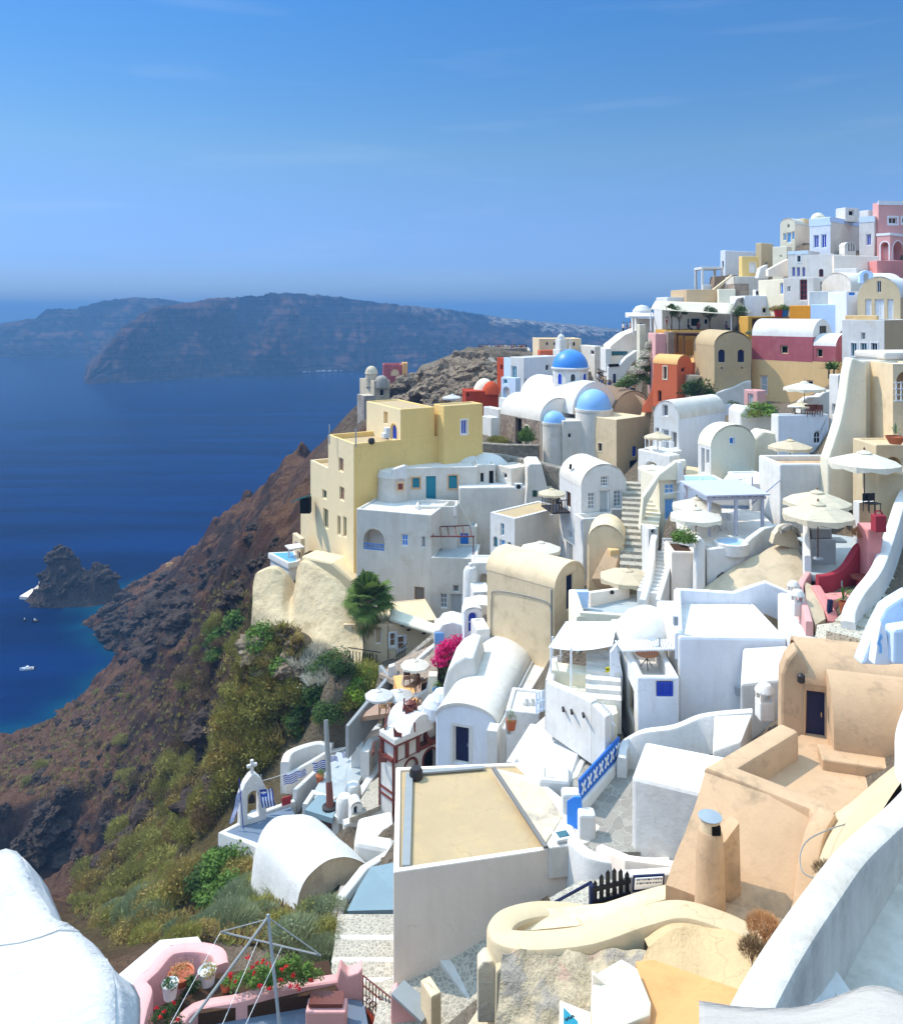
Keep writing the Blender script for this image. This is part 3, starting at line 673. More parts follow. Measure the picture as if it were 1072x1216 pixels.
for q in (0,12):
    rows.append([c0+v*q+u*(-rw*math.cos(math.pi*k/N))+Vector((0,0,rz_*math.sin(math.pi*k/N))) for k in range(N+1)])
mb.grid(rows); h.part(mb,'nave_vault','white')
mb=MB(); rr=[rows[0],[c0+u*(-2.35*math.cos(math.pi*k/N))+Vector((0,0,2.75*math.sin(math.pi*k/N))) for k in range(N+1)]]
rr=[[p-v*.05 for p in r] for r in rr]; mb.grid(rr,0,False); 
mb.face([rows[0][0]-v*.02]+[p-v*.02 for p in rows[0][1:]]); h.part(mb,'gable','grey_wall')
# transept vault running back to the left from the drum
mb=MB(); c1=P(640,478,97); rows=[]
for q in (-1,8.5): rows.append([c1+u*q+v*(-2.9*math.cos(math.pi*k/N))+Vector((0,0,2.0*math.sin(math.pi*k/N)-1.0)) for k in range(N+1)])
mb.grid(rows); mb.face(rows[0]); h.part(mb,'transept_vault','white')
fc=c1-u*1.05; mb=MB(); mb.face([fc+v*(-.8*math.cos(math.pi*k/10))+Vector((0,0,1.0*math.sin(math.pi*k/10)-1.)) for k in range(11)]); h.part(mb,'arch_window','rust_rubble')
# drum + dome
dc=P(677,461,97); zt=zof(436,97); mb=MB(); rp=2.2
pts=[(dc.x+rp*math.cos(rad(22.5+45*k)),dc.y+rp*math.sin(rad(22.5+45*k))) for k in range(8)]
mb.prism(pts,dc.z-2.5,zt); dm=mb.build('drum','white',h.root,bevel=.06)
mb=MB(); mb.lathe((dc.x,dc.y,zt),[(2.3,-.18),(2.34,0),(2.15,.05)],32); mb.build('cornice','white',dm)
for k in range(8):
    a=rad(45*k); n=Vector((math.cos(a),math.sin(a),0)); t=Vector((-n.y,n.x,0)); q=Vector((dc.x,dc.y,zt-1.25))+n*(rp*math.cos(rad(22.5))+.02)
    mb=MB(); m_=MB()
    lo=[(-.36,-.75),(.36,-.75)]+[(.36*math.cos(math.pi*j/8),.35+.36*math.sin(math.pi*j/8)) for j in range(9)]
    for i in range(len(lo)):
        j=(i+1)%len(lo); mb.face([q+t*lo[i][0]+Vector((0,0,lo[i][1])),q+t*lo[j][0]+Vector((0,0,lo[j][1])),q+t*lo[j][0]*.75+n*.05+Vector((0,0,lo[j][1]*.85)),q+t*lo[i][0]*.75+n*.05+Vector((0,0,lo[i][1]*.85))])
    w=mb.build('window','white_paint',dm); m_.face([q+n*.03+t*x*.78+Vector((0,0,z*.87)) for x,z in lo]); m_.build('pane','blue' if k%2 else 'glass',w)
mb=MB(); mb.lathe((dc.x,dc.y,zt),[(2.15*math.cos(t),2.15*math.sin(t)*1.02) for t in [math.pi/2*k/14 for k in range(15)]],40); dome=mb.build('dome','dome_blue',h.root)
mb=MB(); top=Vector((dc.x,dc.y,zt+2.15)); mb.tube(top,top+Vector((0,0,.35)),.12,.08,8); mb.box(top+Vector((0,0,.8)),(.08,.08,1.)); mb.box(top+Vector((0,0,.95)),(.5,.08,.08)); mb.build('cross','white_paint',dome)
h=H('tan_annex','tan plastered two-sided annex with a tiny dark window at the foot of the church',wall='tan',roof='tan')
h.block(732,498,86,566,38,R=766,L=694,par=.05,fm={0:'tan_dark'})  # right face a darker tan, shade painted in; left face keeps the lit tan
h.win('L',710,526,714.5,536,fill='dark_void',frame='tan_dark',trim='cream',tw=.08).win('R',751,530,755.5,542,fill='blue',frame='blue').win('R',748,547,757,563,fill='blue_navy',frame='blue',kind='door').done()
h=H('brown_vault','long brown-grey vaulted roof hall behind the tan annex',wall='tan_dark',roof='brown_wall')
h.block(728,494,93,520,14,R=776,LL=7,roof='vault',axis='v',rise=2.9).done()
mb=MB(); profile(mb,[(760,503),(768,486),(757,470),(765,474),(776,489),(782,520),(760,545)],90,1.5); h.part(mb,'side_buttress','tan',.1)
# bell tower and houses behind the church
h=H('bell_tower','small white tiered bell tower rising behind the blue dome',cat='bell tower',wall='white')
q=P(666,424,118); h.mk(q)
mb=MB()
for w,z0,z1 in ((2.2,-4,-1.0),(1.7,-1.0,1.2),(1.25,1.2,2.6)): mb.box(q+Vector((0,0,(z0+z1)/2)),(w,w,z1-z0),.5)
h.part(mb,'tower','white',.06); mb=MB(); mb.lathe(q+Vector((0,0,2.6)),[(.6,0),(.5,.5),(.2,.8),(0,.85)],12); h.part(mb,'cap','white')
mb=MB(); mb.box(q+Vector((0,0,3.8)),(.07,.07,.9)); mb.box(q+Vector((0,0,3.95)),(.4,.07,.07)); h.part(mb,'cross','white_paint')
h=H('tan_flat_house','long tan flat house with small dark openings behind the blue dome',wall='tan',roof='tan')
h.block(640,402,125,425,4,R=690,LL=6,par=.1).win('R',648,406,651,410,fill='dark_void').win('R',657,406,660,410,fill='dark_void').win('R',680,406,683,411,fill='dark_void').done()
h=H('orange_lean_to','low orange-red wall strip under the tan flat house',cat='wall',wall='orange',roof='orange')
h.block(641,416,121,430,4,R=660,LL=2).done()
h=H('white_flat_house','white flat-roofed house with curved roof to the right of the bell tower',wall='white_warm')
h.block(706,411,121,445,20,R=716,L=678,par=.1).win('L',701,416,705,421,fill='dark_void',frame='white').done()
h=H('gable_white_house','white two-part house with teal shutters left of the blue dome',wall='white',roof='white_warm')
h.block(622,424.5,112,468,40,R=662,L=605.5,par=.1,fm={0:'white_blue'})  # right side painted bluish white to carry its shade, left side plain white
h.win('L',607.5,435,613,449,fill='teal',frame='white_paint',bars=(2,1)).win('R',648,433,652,440,fill='glass',frame='grey_wall').win('R',620.5+2,450,625,463,fill='grey_door',kind='door').done()
h=H('orange_tower','slim bright orange-red tower house with one slit window',wall='red_orange',roof='red_orange')
h.block(598,425,117,462,34,R=602,L=590,par=.1).win('L',594,433,596.5,439,fill='dark_void',frame='red_orange').done()
h=H('pale_blue_house','pale blue slim house squeezed between the orange tower and the white gable house',wall='pale_blue')
h.block(606,425,115.5,462,34,R=609,L=598,par=.1).win('L',596+3,447,603.5,453,fill='teal',frame='white_paint').done()
h=H('blue_arch_house','pale blue-white porch house with an arch and teal window above the red wall',wall='pale_blue',roof='white')
h.block(612,449,108,482,40,R=618,L=595,par=.1).win('L',597,450,602,456,fill='teal',frame='white_paint').win('L',597,459,605,472,fill='grey_wall',frame='pale_blue',arch=True,kind='opening',depth=.5).done()
h=H('red_house','deep red flat wall house with a small orange arched gable on top',wall='brick_red',roof='brick_red')
h.block(553,464.5,104,500,6,R=592,LL=4,par=.08)
h.win('R',553.5+1,467,556.5,471,fill='dark_void',frame='brick_red').done()
mb=MB(); mb.lathe(P(583,464,105),[(1.15,-.4),(1.1,.3),(.8,.85),(.4,1.2),(0,1.3)],16); h.part(mb,'rounded_gable','red_orange')
mb=MB(); mb.lathe(P(575,464,107.5),[(1.5,-.4),(1.4,.5),(1.0,1.2),(.5,1.6),(0,1.7)],16); h.part(mb,'cream_vault','cream')
h=H('white_step_house','white stepped terrace blocks between the red wall and the stone church wall',wall='white')
h.block(592,486,98,505,30,R=600,L=574,par=.2).done(); h.block(583,496,95,515,30,R=592,L=572,par=.2).done()
h.block(604,474,99,500,30,R=608,L=592,par=.1).done()
# dry stone terrace walls under the church
wallthing('stone_wall','dry grey stone terrace wall under the white apse, running down to the vault roof',[P(572,537,86),P(600,540,84),P(640,548,80),P(672,556,78)],.8,2.2,'stone_grey',cat='stone wall')
wallthing('stone_wall','upper dark stone terrace wall with bushes on it below the church side wall',[P(569,525,92),P(600,527,91),P(640,528,90)],.8,2.6,'stone_grey',cat='stone wall')
# ============================================================ YELLOW MANSION
h=H('yellow_mansion','large yellow stepped mansion on the cliff edge with dark windows and blue arched door',wall='yellow',roof='tan_roof')
kw=dict(frame='yellow_pale',depth=.2)
h.block(420,527,78,690,30,RL=11.8,L=389.5,par=.5,fm={3:'yellow_pale'},bevel=.04)  # left face painted in the sunlit tone, right face in the shaded yellow
for x0,y0,x1,y1,m in ((402,544,407.5,560,'maroon_trim'),(403,578.5,408.5,594.5,'maroon_trim'),(400.5,613,404.3,636,'green_dark'),(407.5,614,411.5,638,'green_dark')): h.win('L',x0,y0,x1,y1,fill=m,bars=(2,1),**kw)
h.done(); ft=h.face('L'); fr_=h.face('R')
d=ft.hit(389.5,600)[2]; h.block(389.8,556,d,690,30,RL=7,L=368.5,par=.4,wall='yellow_pale',ground=False,bevel=.04)
h.win('L',382.8,582,387.5,592.5,fill='green_dark',**kw).win('L',384,604.5,389.4,627.5,fill='green_dark',bars=(2,1),**kw).done()
d2=h.face('L').hit(368.7,620)[2]; h.block(368.9,609,d2,690,30,RL=6,L=357,par=.3,wall='yellow_pale',ground=False,bevel=.04).done()
dm=fr_.hit(475.5,500)[2]; h.block(475.5,486,dm+.02,560,30,R=516,L=435,par=.1,fm={3:'yellow_pale'},bevel=.04,ground=False)
h.win('L',464,503,471.3,522.5,fill='blue',frame='yellow_pale',arch=True,kind='door',trim='yellow',tw=.1).win('L',453.5,517.5,461.5,523,fill='blue_navy',frame='yellow_pale').win('L',455.5,489,460,503,fill='yellow',frame='yellow_pale',kind='opening',depth=.6).done()
mb=MB(); mb.box(P(459.5,513.5,dm-.6),(.5,.7,1.),rad(30)); mb.box(P(457,517,dm-.7),(.5,.7,.5),rad(30)); h.part(mb,'roof_steps','white',.05)
de=fr_.hit(520,500)[2]; h.block(527,482,de-1.1,570,30,R=573,L=515,par=.1,fm={3:'yellow'},bevel=.04,ground=False)
h.win('R',547.5,498.5,554.5,515.5,fill='blue',frame='white_paint',trim='white_paint',tw=.12,bars=(2,1)).done()
mb=MB()
for px,yt,yb,dd in ((391,504,524,82),(422.5,508,527,77.8)): a=P(px,yb,dd); mb.tube(a-Vector((0,0,.3)),P(px,yt,dd),.07,.07,6)
h.part(mb,'roof_pole','steel')
mb=MB(); mb.lathe(P(441,524,79),[(0,-.35),(.3,-.2),(.35,.05),(.25,.3),(0,.35)],12); h.part(mb,'water_jar','iron')
mb=MB(); profile(mb,[(357,660),(357,700),(372,725),(421,735),(421,690),(395,668)],ft.hit(400,650)[2]-2.4,2.5,0,-25); h.part(mb,'plinth','yellow_pale',.3)
h=H('small_tan_house','tiny tan two-storey house with white porch clinging to the yellow mansion above a pool',wall='tan',roof='white')
h.block(357,640,86,668,30,R=362,L=347.5,par=.1).win('L',350,644,354.5,650,fill='dark_void').win('L',353,655,356.5,665,fill='dark_void').done()
mb=MB(); a=P(343,652,84); mb.box(a+Vector((0,0,-.7)),(.15,.15,1.6)); mb.box(a+Vector((.5,.5,.1)),(1.6,1.6,.15),rad(30)); h.part(mb,'porch','white')
pl=[P(321,656,86),P(350,656,88),P(352,668,83),P(344,669,82)]
zz=pl[3].z; pl=[Z(x,y,zz) for x,y in ((321,656.5),(349,655),(353,666),(343,668))]
e=empty('swimming_pool',pl[0],'small infinity pool with pale blue water on the cliff edge beside the tan porch house','swimming pool')
slabm=MB(); ar=pl[::-1] if True else pl
slabm.hexa([p-Vector((0,0,2.5)) for p in pl][::-1],[p-Vector((0,0,.08)) for p in pl][::-1]); slabm.build('basin','white',e)
mb=MB(); mb.strip(pl,.3,.6,0,True); mb.build('rim','white',e); mb=MB(); mb.face([p-Vector((0,0,.02)) for p in pl][::-1]); mb.build('pool_water','pool_deep',e)
CTRL.append((pl[0].x,pl[0].y,pl[0].z-3.5))
h=H('green_awning','small green canvas awning on the yellow mansion side',cat='awning'); q=P(362,590,86); h.mk(q)
mb=MB(); a=P(359,591,85); b=P(370,588,87); c=Vector((0,0,.08)); w=Vector((-1.2,-.6,-.4)); mb.hexa([a,b,b+w,a+w][::-1],[a+c,b+c,b+w+c,a+w+c][::-1]); h.part(mb,'cloth','teal')
mb=MB(); profile(mb,[(356,610),(356,592),(368,592),(368,610)],86.5,1); h.part(mb,'shade_wall','dark_void')  # near-black panel painting in the shade under the awning
# cream rock wall under the mansion
def rockwall(name,label,cat,rows,mat,amp=.35,sub=8,bk=1.5):
    # rows: list of polylines (bottom to top) of 3D points -> lumpy wall with thickness backwards
    mb=MB(); R_=[spl(r,sub) for r in rows]; cols=len(R_[0]); G=[]
    V=[spl([R_[k][c] for k in range(len(R_))],sub) for c in range(cols)]
    G=[[V[c][k]+Vector((mn.noise(V[c][k]*.5)*amp,mn.noise(V[c][k]*.5+Vector((9,3,1)))*amp+mn.noise(V[c][k]*1.5)*amp*.4,mn.noise(V[c][k]*.6+Vector((1,7,3)))*amp*.3)) for c in range(cols)] for k in range(len(V[0]))]
    G.append([p+Vector((0,bk,-.1)) for p in G[-1]]); G.append([p+Vector((0,0,-6)) for p in G[-1]])
    mb.grid(G); return mb.build(name,mat,None,label=label,cat=cat)
rockwall('rock_wall','cream plastered rock buttress wall dropping from the yellow mansion into the slope','rock wall',
 [[P(296,790,69.5),P(310,795,68.5),P(325,800,67.5),P(338,805,66.5),P(352,812,65.5),P(395,830,63),P(430,840,62)],
  [P(298,733,70),P(315,737,69),P(330,745,68),P(342,752,67.3),P(354,762,66.6),P(395,785,64),P(428,795,63)],
  [P(300,706,71),P(318,706,70.3),P(333,712,69.8),P(345,722,69.6),P(356,715,68.8),P(395,738,66.5),P(430,758,65.5)],
  [P(303,682,72),P(322,675,71.8),P(338,684,71.8),P(350,700,71.6),P(358,668,70.8),P(395,690,69),P(432,725,67.5)]],'cream_rock',.2,8,1.2)
CTRL+= [tuple(P(*q)) for q in ((297,742,68.5),(322,750,66),(350,765,64.2),(380,792,62.3),(300,690,76))]
# ============================================================ WHITE HOUSES UNDER THE MANSION
h=H('loggia_house','tall white-grey house with an arched loggia and blue railing beside the yellow mansion',wall='white_warm',roof='white')
h.block(423,604,75,745,-18,R=512,LL=6,par=.15,bevel=.12)
h.win('R',431.5,628.5,456,653,fill='grey_wall',frame='white_warm',arch=True,kind='opening',depth=1.3,fw=.03,rail='blue_bright')
h.win('R',476.5,634.5,484,648.5,fill='blue_bright',bars=(2,2)).win('R',500.5,637.5,504.5,650,fill='trim_grey').win('R',492,697.5,503.5,713,fill='hatch',frame='wood',bars=(1,1)).done()
h=H('porch_house','white house with grey double door, sidelights and a blue-door terrace above',wall='white_warm',roof='grey_floor')
h.block(512,662,72.3,748,-6,R=566,LL=4.5,par=.15,bevel=.1)
h.win('R',534,705.5,549,738,fill='grey_door',kind='door',handle='iron').win('R',522.5,705,531,722.5,fill='trim_grey',bars=(2,3)).win('R',552,705.5,558,722,fill='trim_grey',bars=(2,3)).win('R',537.5,695,545,703.5,fill='hatch').done()
h.block(512,624,76.9,662,-6,R=566,LL=3,par=.1,ground=False)
h.win('R',524.5,629,536.5,659,fill='blue_bright',frame='blue_bright',kind='door').win('R',546.5,633.5,556,658,fill='blue_bright',frame='blue_bright',kind='door').win('R',518.5,630,523,658,fill='teal',frame='white_paint').done()
mb=MB(); a,b=P(511,637,72.6),P(563,637,72.2); mb.tube(a,b,.07); mb.tube(P(511,626,75),P(557,624,75),.06)
for k in range(6): mb.tube(P(515+9*k,637,72.5),P(513+9*k,625,75.5),.04)
mb.tube(P(562,637,72.2),P(562,664,72.2),.05); h.part(mb,'pergola_beams','maroon_trim')
h=H('teal_door_house','long white house with teal door and two ochre-framed teal windows in a row',wall='white_warm',roof='white')
h.block(482,556,79,615,6,R=567,LL=6,par=.12,bevel=.12)
h.win('R',505.8,565.5,517.5,594,fill='teal',frame='teal',kind='door').win('R',489.5,567.5,498.5,579.5,fill='teal',frame='ochre_trim',trim='ochre_trim',tw=.14,fw=.03).win('R',532.5,564.5,543,580.5,fill='teal',frame='ochre_trim',trim='ochre_trim',tw=.14,fw=.03).done()
c=P(468,562,79.5); mb=MB(); mb.lathe((c.x,c.y,0),[(1.75,zof(625,79)),(1.62,c.z-.4),(1.72,c.z-.2),(1.5,c.z+.35),(.5,c.z+.5),(0,c.z+.5)],24); h.part(mb,'round_bastion','white_warm')
mb=MB(); profile(mb,[(465,568),(465,558),(480,553),(483,558),(483,570)],77.9,1.0); h.part(mb,'roof_edge','white',.1)
mb=MB(); q=P(475.5,577.5,77.6); mb.box(q,(.75,.2,.85)); h.part(mb,'small_window_frame','ochre_trim'); mb=MB(); mb.box(q+Vector((0,-.02,0)),(.45,.22,.55)); h.part(mb,'small_window','maroon_trim')
h=H('terrace_parapet_house','low white parapet block with rounded corner posts in front of the teal door',wall='white_warm',roof='grey_floor')
h.block(493,601,75.5,625,-2,R=543,LL=2.5,par=.5,ground=False).done()
mb=MB()
for px in (497,541): q=P(px,601,75.2); mb.lathe((q.x,q.y,0),[(.16,q.z-.9),(.16,q.z),(.1,q.z+.1),(0,q.z+.13)],10)
h.part(mb,'corner_post','white')
h=H('black_door_house','white house with black doorway, black windows and rounded roof mounds',wall='white_warm',roof='white_worn')
h.block(566,552,80,585,4,R=588,LL=5,par=.15)
h.win('R',570,561.5,574.8,573,fill='dark_void',frame='white').win('R',580,558.5,587,579,fill='dark_void',frame='white',kind='door').done()
h.block(607,556,79,588,36,R=630,L=588.5,par=.12).win('L',597,562,601.5,568,fill='dark_void',frame='white').done()
for px,r in ((556,1.8),(577,2.2)):
    mb=MB(); mb.lathe(P(px,553,84),[(r*1.25,-.3),(r*1.1,.5),(r*.7,1.0),(r*.3,1.25),(0,1.3)],16); h.part(mb,'roof_mound','white_worn')
h=H('battered_tower','white battered tower with sloping sides and one dark square window',wall='white_warm',roof='tan_roof')
h.mk(P(640,640,76)); mb=MB(); profile(mb,[(620,640),(626,575),(626,554),(629,551),(643,551),(650,580),(656,640)],77,4); h.part(mb,'wall','white_warm',.12)
mb=MB(); mb.box(P(635,586,76.95),(.42,.1,.6)); h.part(mb,'window','green_dark')
h=H('big_white_wall_house','broad blank white house wall stepping down behind the small white cube house',wall='white_warm')
h.block(545,579,78,700,3,R=656,LL=3,par=.05,bevel=.12).done()
mb=MB(); profile(mb,[(536,640),(538,603),(545,597),(560,625),(562,640)],77,1.2); h.part(mb,'stair_flank','white_warm',.1)
e=empty('air_conditioner',P(615,582,76.8),'white air conditioning unit on a pebble-studded wall under the stone terrace','air conditioner'); q=P(615.5,577.5,76.9)
mb=MB(); mb.box(q,(.75,.35,.6)); mb.build('case','plastic_white',e,.03); mb=MB(); mb.tube(q+Vector((0,-.15,0)),q+Vector((0,-.19,0)),.22,.22,14); mb.build('fan_grille','iron',e)
h=H('roof_tan_cube','small white cube house with tan roof, lit window side with turquoise door',wall='white',roof='tan_roof')
h.block(611,616,64,672,42,R=668,L=582,par=.06,fm={0:'white_warm'},bevel=.08)
h.win('L',594,621.5,598.3,636,fill='teal',bars=(1,2)).win('L',585.5,637,590.5,650,fill='teal',frame='trim_grey',arch=True).win('L',593,641,599.5,662,fill='sky_paint',frame='white_paint',kind='door').win('L',602.5,643.5,607,657,fill='teal',frame='trim_grey',arch=True).done()
h=H('balcony_house','white vaulted house with three shuttered windows in the gable and a brown iron balcony',wall='white',roof='white_warm')
h.block(690,579,62,690,14,R=743.5,L=664,roof='vault',axis='v',rise=1.75,bevel=.08)
h.win('R',698,585,706.5,605,fill='trim_grey',bars=(2,4)).win('R',711.5,582,723.5,613,fill='grey_door',kind='door').win('R',728.8,582.5,738,602,fill='trim_grey',bars=(2,4)).win('R',713,565.5,722.5,578,fill='hatch',bars=(3,3))
h.win('L',672,584,677.5,602,fill='brown_wood',frame='brown_wood',kind='door').win('L',674.5,631,678.5,640,fill='hatch').win('L',666.5,643,669,658,fill='trim_grey').win('L',672.5,645,680,668,fill='trim_grey',kind='door').win('L',682.5,652,687,666,fill='hatch').done()
fl=h.face('L'); mb=MB(); s0=fl.hit(673,612)[0]; z0=zof(612,63.2); rz=math.atan2(fl.t.y,fl.t.x)
mb.box(fl.pt((s0-.6,z0),.75),(2.6,1.5,.12),rz)
for k in range(9): mb.box(fl.pt((s0-1.85+k*.31,z0+.5),1.45),(.04,.04,1.),rz)
for k in range(6): 
    mb.box(fl.pt((s0-1.85,z0+.5),.2+k*.25),(.04,.04,1.),rz); mb.box(fl.pt((s0+.65,z0+.5),.2+k*.25),(.04,.04,1.),rz)
mb.box(fl.pt((s0-.6,z0+1.),1.45),(2.6,.06,.06),rz); mb.box(fl.pt((s0-1.85,z0+1.),.75),(.06,1.5,.06),rz); mb.box(fl.pt((s0+.65,z0+1.),.75),(.06,1.5,.06),rz)
h.part(mb,'balcony','iron'); BALC=fl.pt((s0-.6,z0+.06),.7)
mb=MB()
for k,(px,py) in enumerate(((677,552),(686,554),(694,557),(703,559.5))): q=P(px,py,64.5-.2*k); mb.tube(q-Vector((0,0,.3)),q+Vector((.0,-.25,.06)),.1,.1,8)
h.part(mb,'roof_vent','dark_void')
h=H('balcony_terrace','white boxed terrace block below the gable windows with an air conditioner on it',wall='white',roof='white')
h.block(692,616,60.3,645,14,R=747,LL=1.6,par=.35,ground=False).done()
mb=MB(); q=P(732,609,60.8); mb.box(q,(.8,.35,.6)); h.part(mb,'air_conditioner_case','trim_grey',.02)
h=H('blind_arch_house','sand vaulted house with a blank rounded gable and an orange bench stair',wall='tan',roof='tan')
h.block(697,645,55,700,-14,R=741,LL=3,roof='vault',axis='v',rise=1.35,bevel=.15).done()
mb=MB(); q=P(733,672,53.5); mb.hexa([q+Vector(p) for p in ((-1.6,-.8,-1.2),(-.2,-.8,-1.2),(.6,1,-1.2),(-.8,1,-1.2))],[q+Vector(p) for p in ((-1.9,-.8,-.6),(-.5,-.8,-.6),(.5,1,.9),(-.5,1,.9))]); h.part(mb,'stair','tan_house',.06)
mb=MB(); q=P(731,663,54); mb.box(q+Vector((-.1,.4,.0)),(.7,.7,1.1),.2); h.part(mb,'bench','apricot',.08)
h=H('sand_vault_house','large sand-coloured vaulted house with cable loop on its long wall and dark blue door',wall='tan',roof='tan')
h.block(658,699,49.5,790,48,R=694,L=577.5,roof='vault',axis='v',rise=1.25,bevel=.1,over=.05)
h.win('R',673,683,680.5,723,fill='blue_navy',frame='blue_navy',kind='door',bars=(2,3)).done()
fl=h.face('L'); mb=MB()
def fp(px,py): s_,z_,_=fl.hit(px,py); return fl.pt((s_,z_),.04)
pts=spl([fp(583,762),fp(584,712),fp(587,702),fp(610,704),fp(640,711),fp(652,717),fp(655,730)],6); mb.path(pts,.03); h.part(mb,'cable','pipe_grey')
mb=MB(); mb.tube(fp(655,700),fp(655,786),.05); h.part(mb,'drain_pipe','pipe_grey')
# ============================================================ RIGHT MIDDLE GROUND
h=H('vaulted_window_house','white vaulted house with gabled end of three windows and an arch terrace below',wall='white',roof='white_warm')
h.block(806,498,68,560,42,R=861,L=776,roof='vault',axis='u',rise=1.5,fm={0:'white_blue'},bevel=.08)  # long right side in bluish white, shade painted into the wall
h.win('L',786.5,481,792.5,494,fill='hatch').win('L',778,508,782,520,fill='hatch').win('L',786,510,794,535,fill='trim_grey',kind='door').win('L',797,513,803,532,fill='hatch').done()
mb=MB(); fl=h.face('L'); s0=fl.hit(792,533)[0]; z0=zof(534,68); rz=math.atan2(fl.t.y,fl.t.x)
mb.box(fl.pt((s0,z0-.1),.6),(2.9,1.3,.2),rz)
for k in range(8): mb.box(fl.pt((s0-1.4+k*.4,z0+.4),1.2),(.05,.05,.8),rz)
mb.box(fl.pt((s0,z0+.8),1.2),(2.9,.06,.06),rz); h.part(mb,'balcony','white_paint')
h=H('arch_terrace','white terrace block with a wide dark arch beneath the vaulted window house',cat='terrace',wall='white',roof='white')
h.block(795,541,62,580,30,R=808,L=757,par=.3,bevel=.1).win('L',765,549,783,572,fill='hatch',frame='white',arch=True,kind='opening',depth=1.5,fw=.02).done()
h=H('cream_vault_house','small cream vaulted house with a tiny blue window in its round gable',wall='cream',roof='cream')
h.block(844,531,60,568,18,R=897,L=828.5,roof='vault',axis='v',rise=1.6,fm={3:'white'},bevel=.08)
h.win('R',866,519.5,872.5,527.5,fill='blue_bright',trim='white_paint',tw=.04).win('L',832.5,532,836,561,fill='glass',kind='door').win('L',838.3,534,841.6,550,fill='glass').done()
h=H('cream_stair_house','cream house with sloping outside stair parapet, pale blue door and window',wall='cream',roof='cream')
h.block(783,567,56,625,12,R=804,LL=3,par=.1).win('R',789,574.5,801.5,587,fill='sky_paint',bars=(2,2)).win('R',789,592,802,618,fill='sky_paint',kind='door').done()
mb=MB(); profile(mb,[(764,590),(783,563),(803,548),(815,546),(815,552),(804,570),(783,571),(768,600),(764,630),(760,630)],55.6,.5,0,6); h.part(mb,'stair_parapet','cream',.08)
mb=MB(); stairs(mb,P(771,628,55),P(782,570,59),1.2,12); h.part(mb,'stair','cream')
mb=MB(); profile(mb,[(804,575),(805,549),(809,549),(814,572)],55.7,.6); h.part(mb,'white_fin','white',.06)
slab('terrace',[Z(812,574,-13.0),Z(862,577,-13.0),Z(860,560,-13.0),Z(815,553,-13.0)],.3,'cream_deep')
h=H('pool_house','white retaining house wall with a pale blue sunlit pool terrace above',cat='terrace',wall='white_blue',roof='pool')
h.block(808,575,55.5,625,4,R=868,LL=3,par=.05,ground=False).done()
e=empty('swimming_pool',P(880,565,55),'shallow pale blue pool tilted behind the sun sail next to the cream vault house','swimming pool')
pl=[Z(850,583,-12.2),Z(895,584,-12.2),Z(893,556,-12.2),Z(869,559,-12.2)]
mb=MB(); mb.hexa([p-Vector((0,0,2)) for p in pl],[p-Vector((0,0,.12)) for p in pl]); mb.build('basin','light_blue',e)
mb=MB(); mb.strip(pl,.3,.9,0,True); mb.build('rim','white',e); mb=MB(); mb.face([p-Vector((0,0,.06)) for p in pl]); mb.build('pool_water','pool',e)
h=H('white_wall_house','white wall house behind the pergola with steps and a shaded niche',wall='white',roof='white')
h.block(893,574,53,640,4,R=930,LL=4,par=.1).win('R',918,606,928,622,fill='trim_grey').done()
h=H('bench_terrace_house','white house with orange-tan parapet bench on its roof and a brown framed window',wall='white',roof='tan_house')
h.block(926,551,50,650,2,R=1020,LL=3.2,par=.35,fm={},bevel=.1,pth=.3) 
h.win('R',1000,567,1015,593,fill='hatch',frame='brown_wood',fw=.14,trim='maroon_trim',tw=.08,bars=(2,1)).done()
mb=MB(); q=P(960,556,50.5); mb.box(q+Vector((0,.3,-.05)),(1.3,.9,.7)); h.part(mb,'bench','tan_house',.08)
h=H('yellow_planter_wall','yellow garden wall house with a dark arched niche by the big parasol',cat='wall',wall='cream_deep',roof='cream_deep')
h.block(1040,528,46,640,2,R=1110,LL=2.5,par=.08).win('R',1051,543,1070,562,fill='blue_navy',frame='cream_deep',arch=True,kind='opening',depth=.8).done()
h.block(1043,562,43.5,660,-4,R=1100,LL=2,par=.05,ground=False).done()
h=H('planter_box','white and tan planter corner wall beside the brown shuttered seats',cat='planter',wall='white',roof='soil')
h.block(1020,597,42,640,8,R=1041,LL=2,L=1013,par=.2,fm={0:'tan_house'}).done()
# --- pergola terrace
zP=-13.3
slab('terrace',[Z(806,640,zP),Z(850,650,zP),Z(925,630,zP),Z(900,605,zP),Z(800,600,zP)],.3,'white_worn')
pergola('pergola','pale lavender timber pergola with solid slatted roof over the white terrace',842,908,594,638,47,3.4,'lavender',.16,10,6,True)
h=H('spa_tub','round pale blue plunge pool with tiled edge under the lavender pergola',cat='plunge pool'); q=Z(868,643,zP+.25); h.mk(q)
mb=MB(); mb.lathe(q,[(.95,-.6),(.95,0),(.8,.03),(.78,-.1)],24); h.part(mb,'rim','white'); mb=MB(); mb.lathe(q,[(.8,-.06),(0,-.06)],24); h.part(mb,'pool_water','pool')
pt=[P(838,652,44.5),P(852,650,44.5),P(880,648,44.6),P(890,638,45),P(905,627,46),P(925,622,47)]
wallthing('curved_parapet','white parapet curving up around the plunge pool above the bare earth roof',pt,.35,2.8,'white')
h=H('pillar_house','pale grey-green plastered flank with white pillar edge beside the blue-white stair',cat='house',wall='grey_wall',roof='soil')
h.block(797,655,45,738,-4,R=829,LL=2.2,par=.12,bevel=.1).done()
mb=MB(); profile(mb,[(826,712),(828,642),(832,638),(838,645),(838,700),(846,712)],44,.8); h.part(mb,'pillar','white',.12)
e=empty('outdoor_stair',P(770,705,46),'steep white outside stair with rounded side walls below the lattice gate','stair')
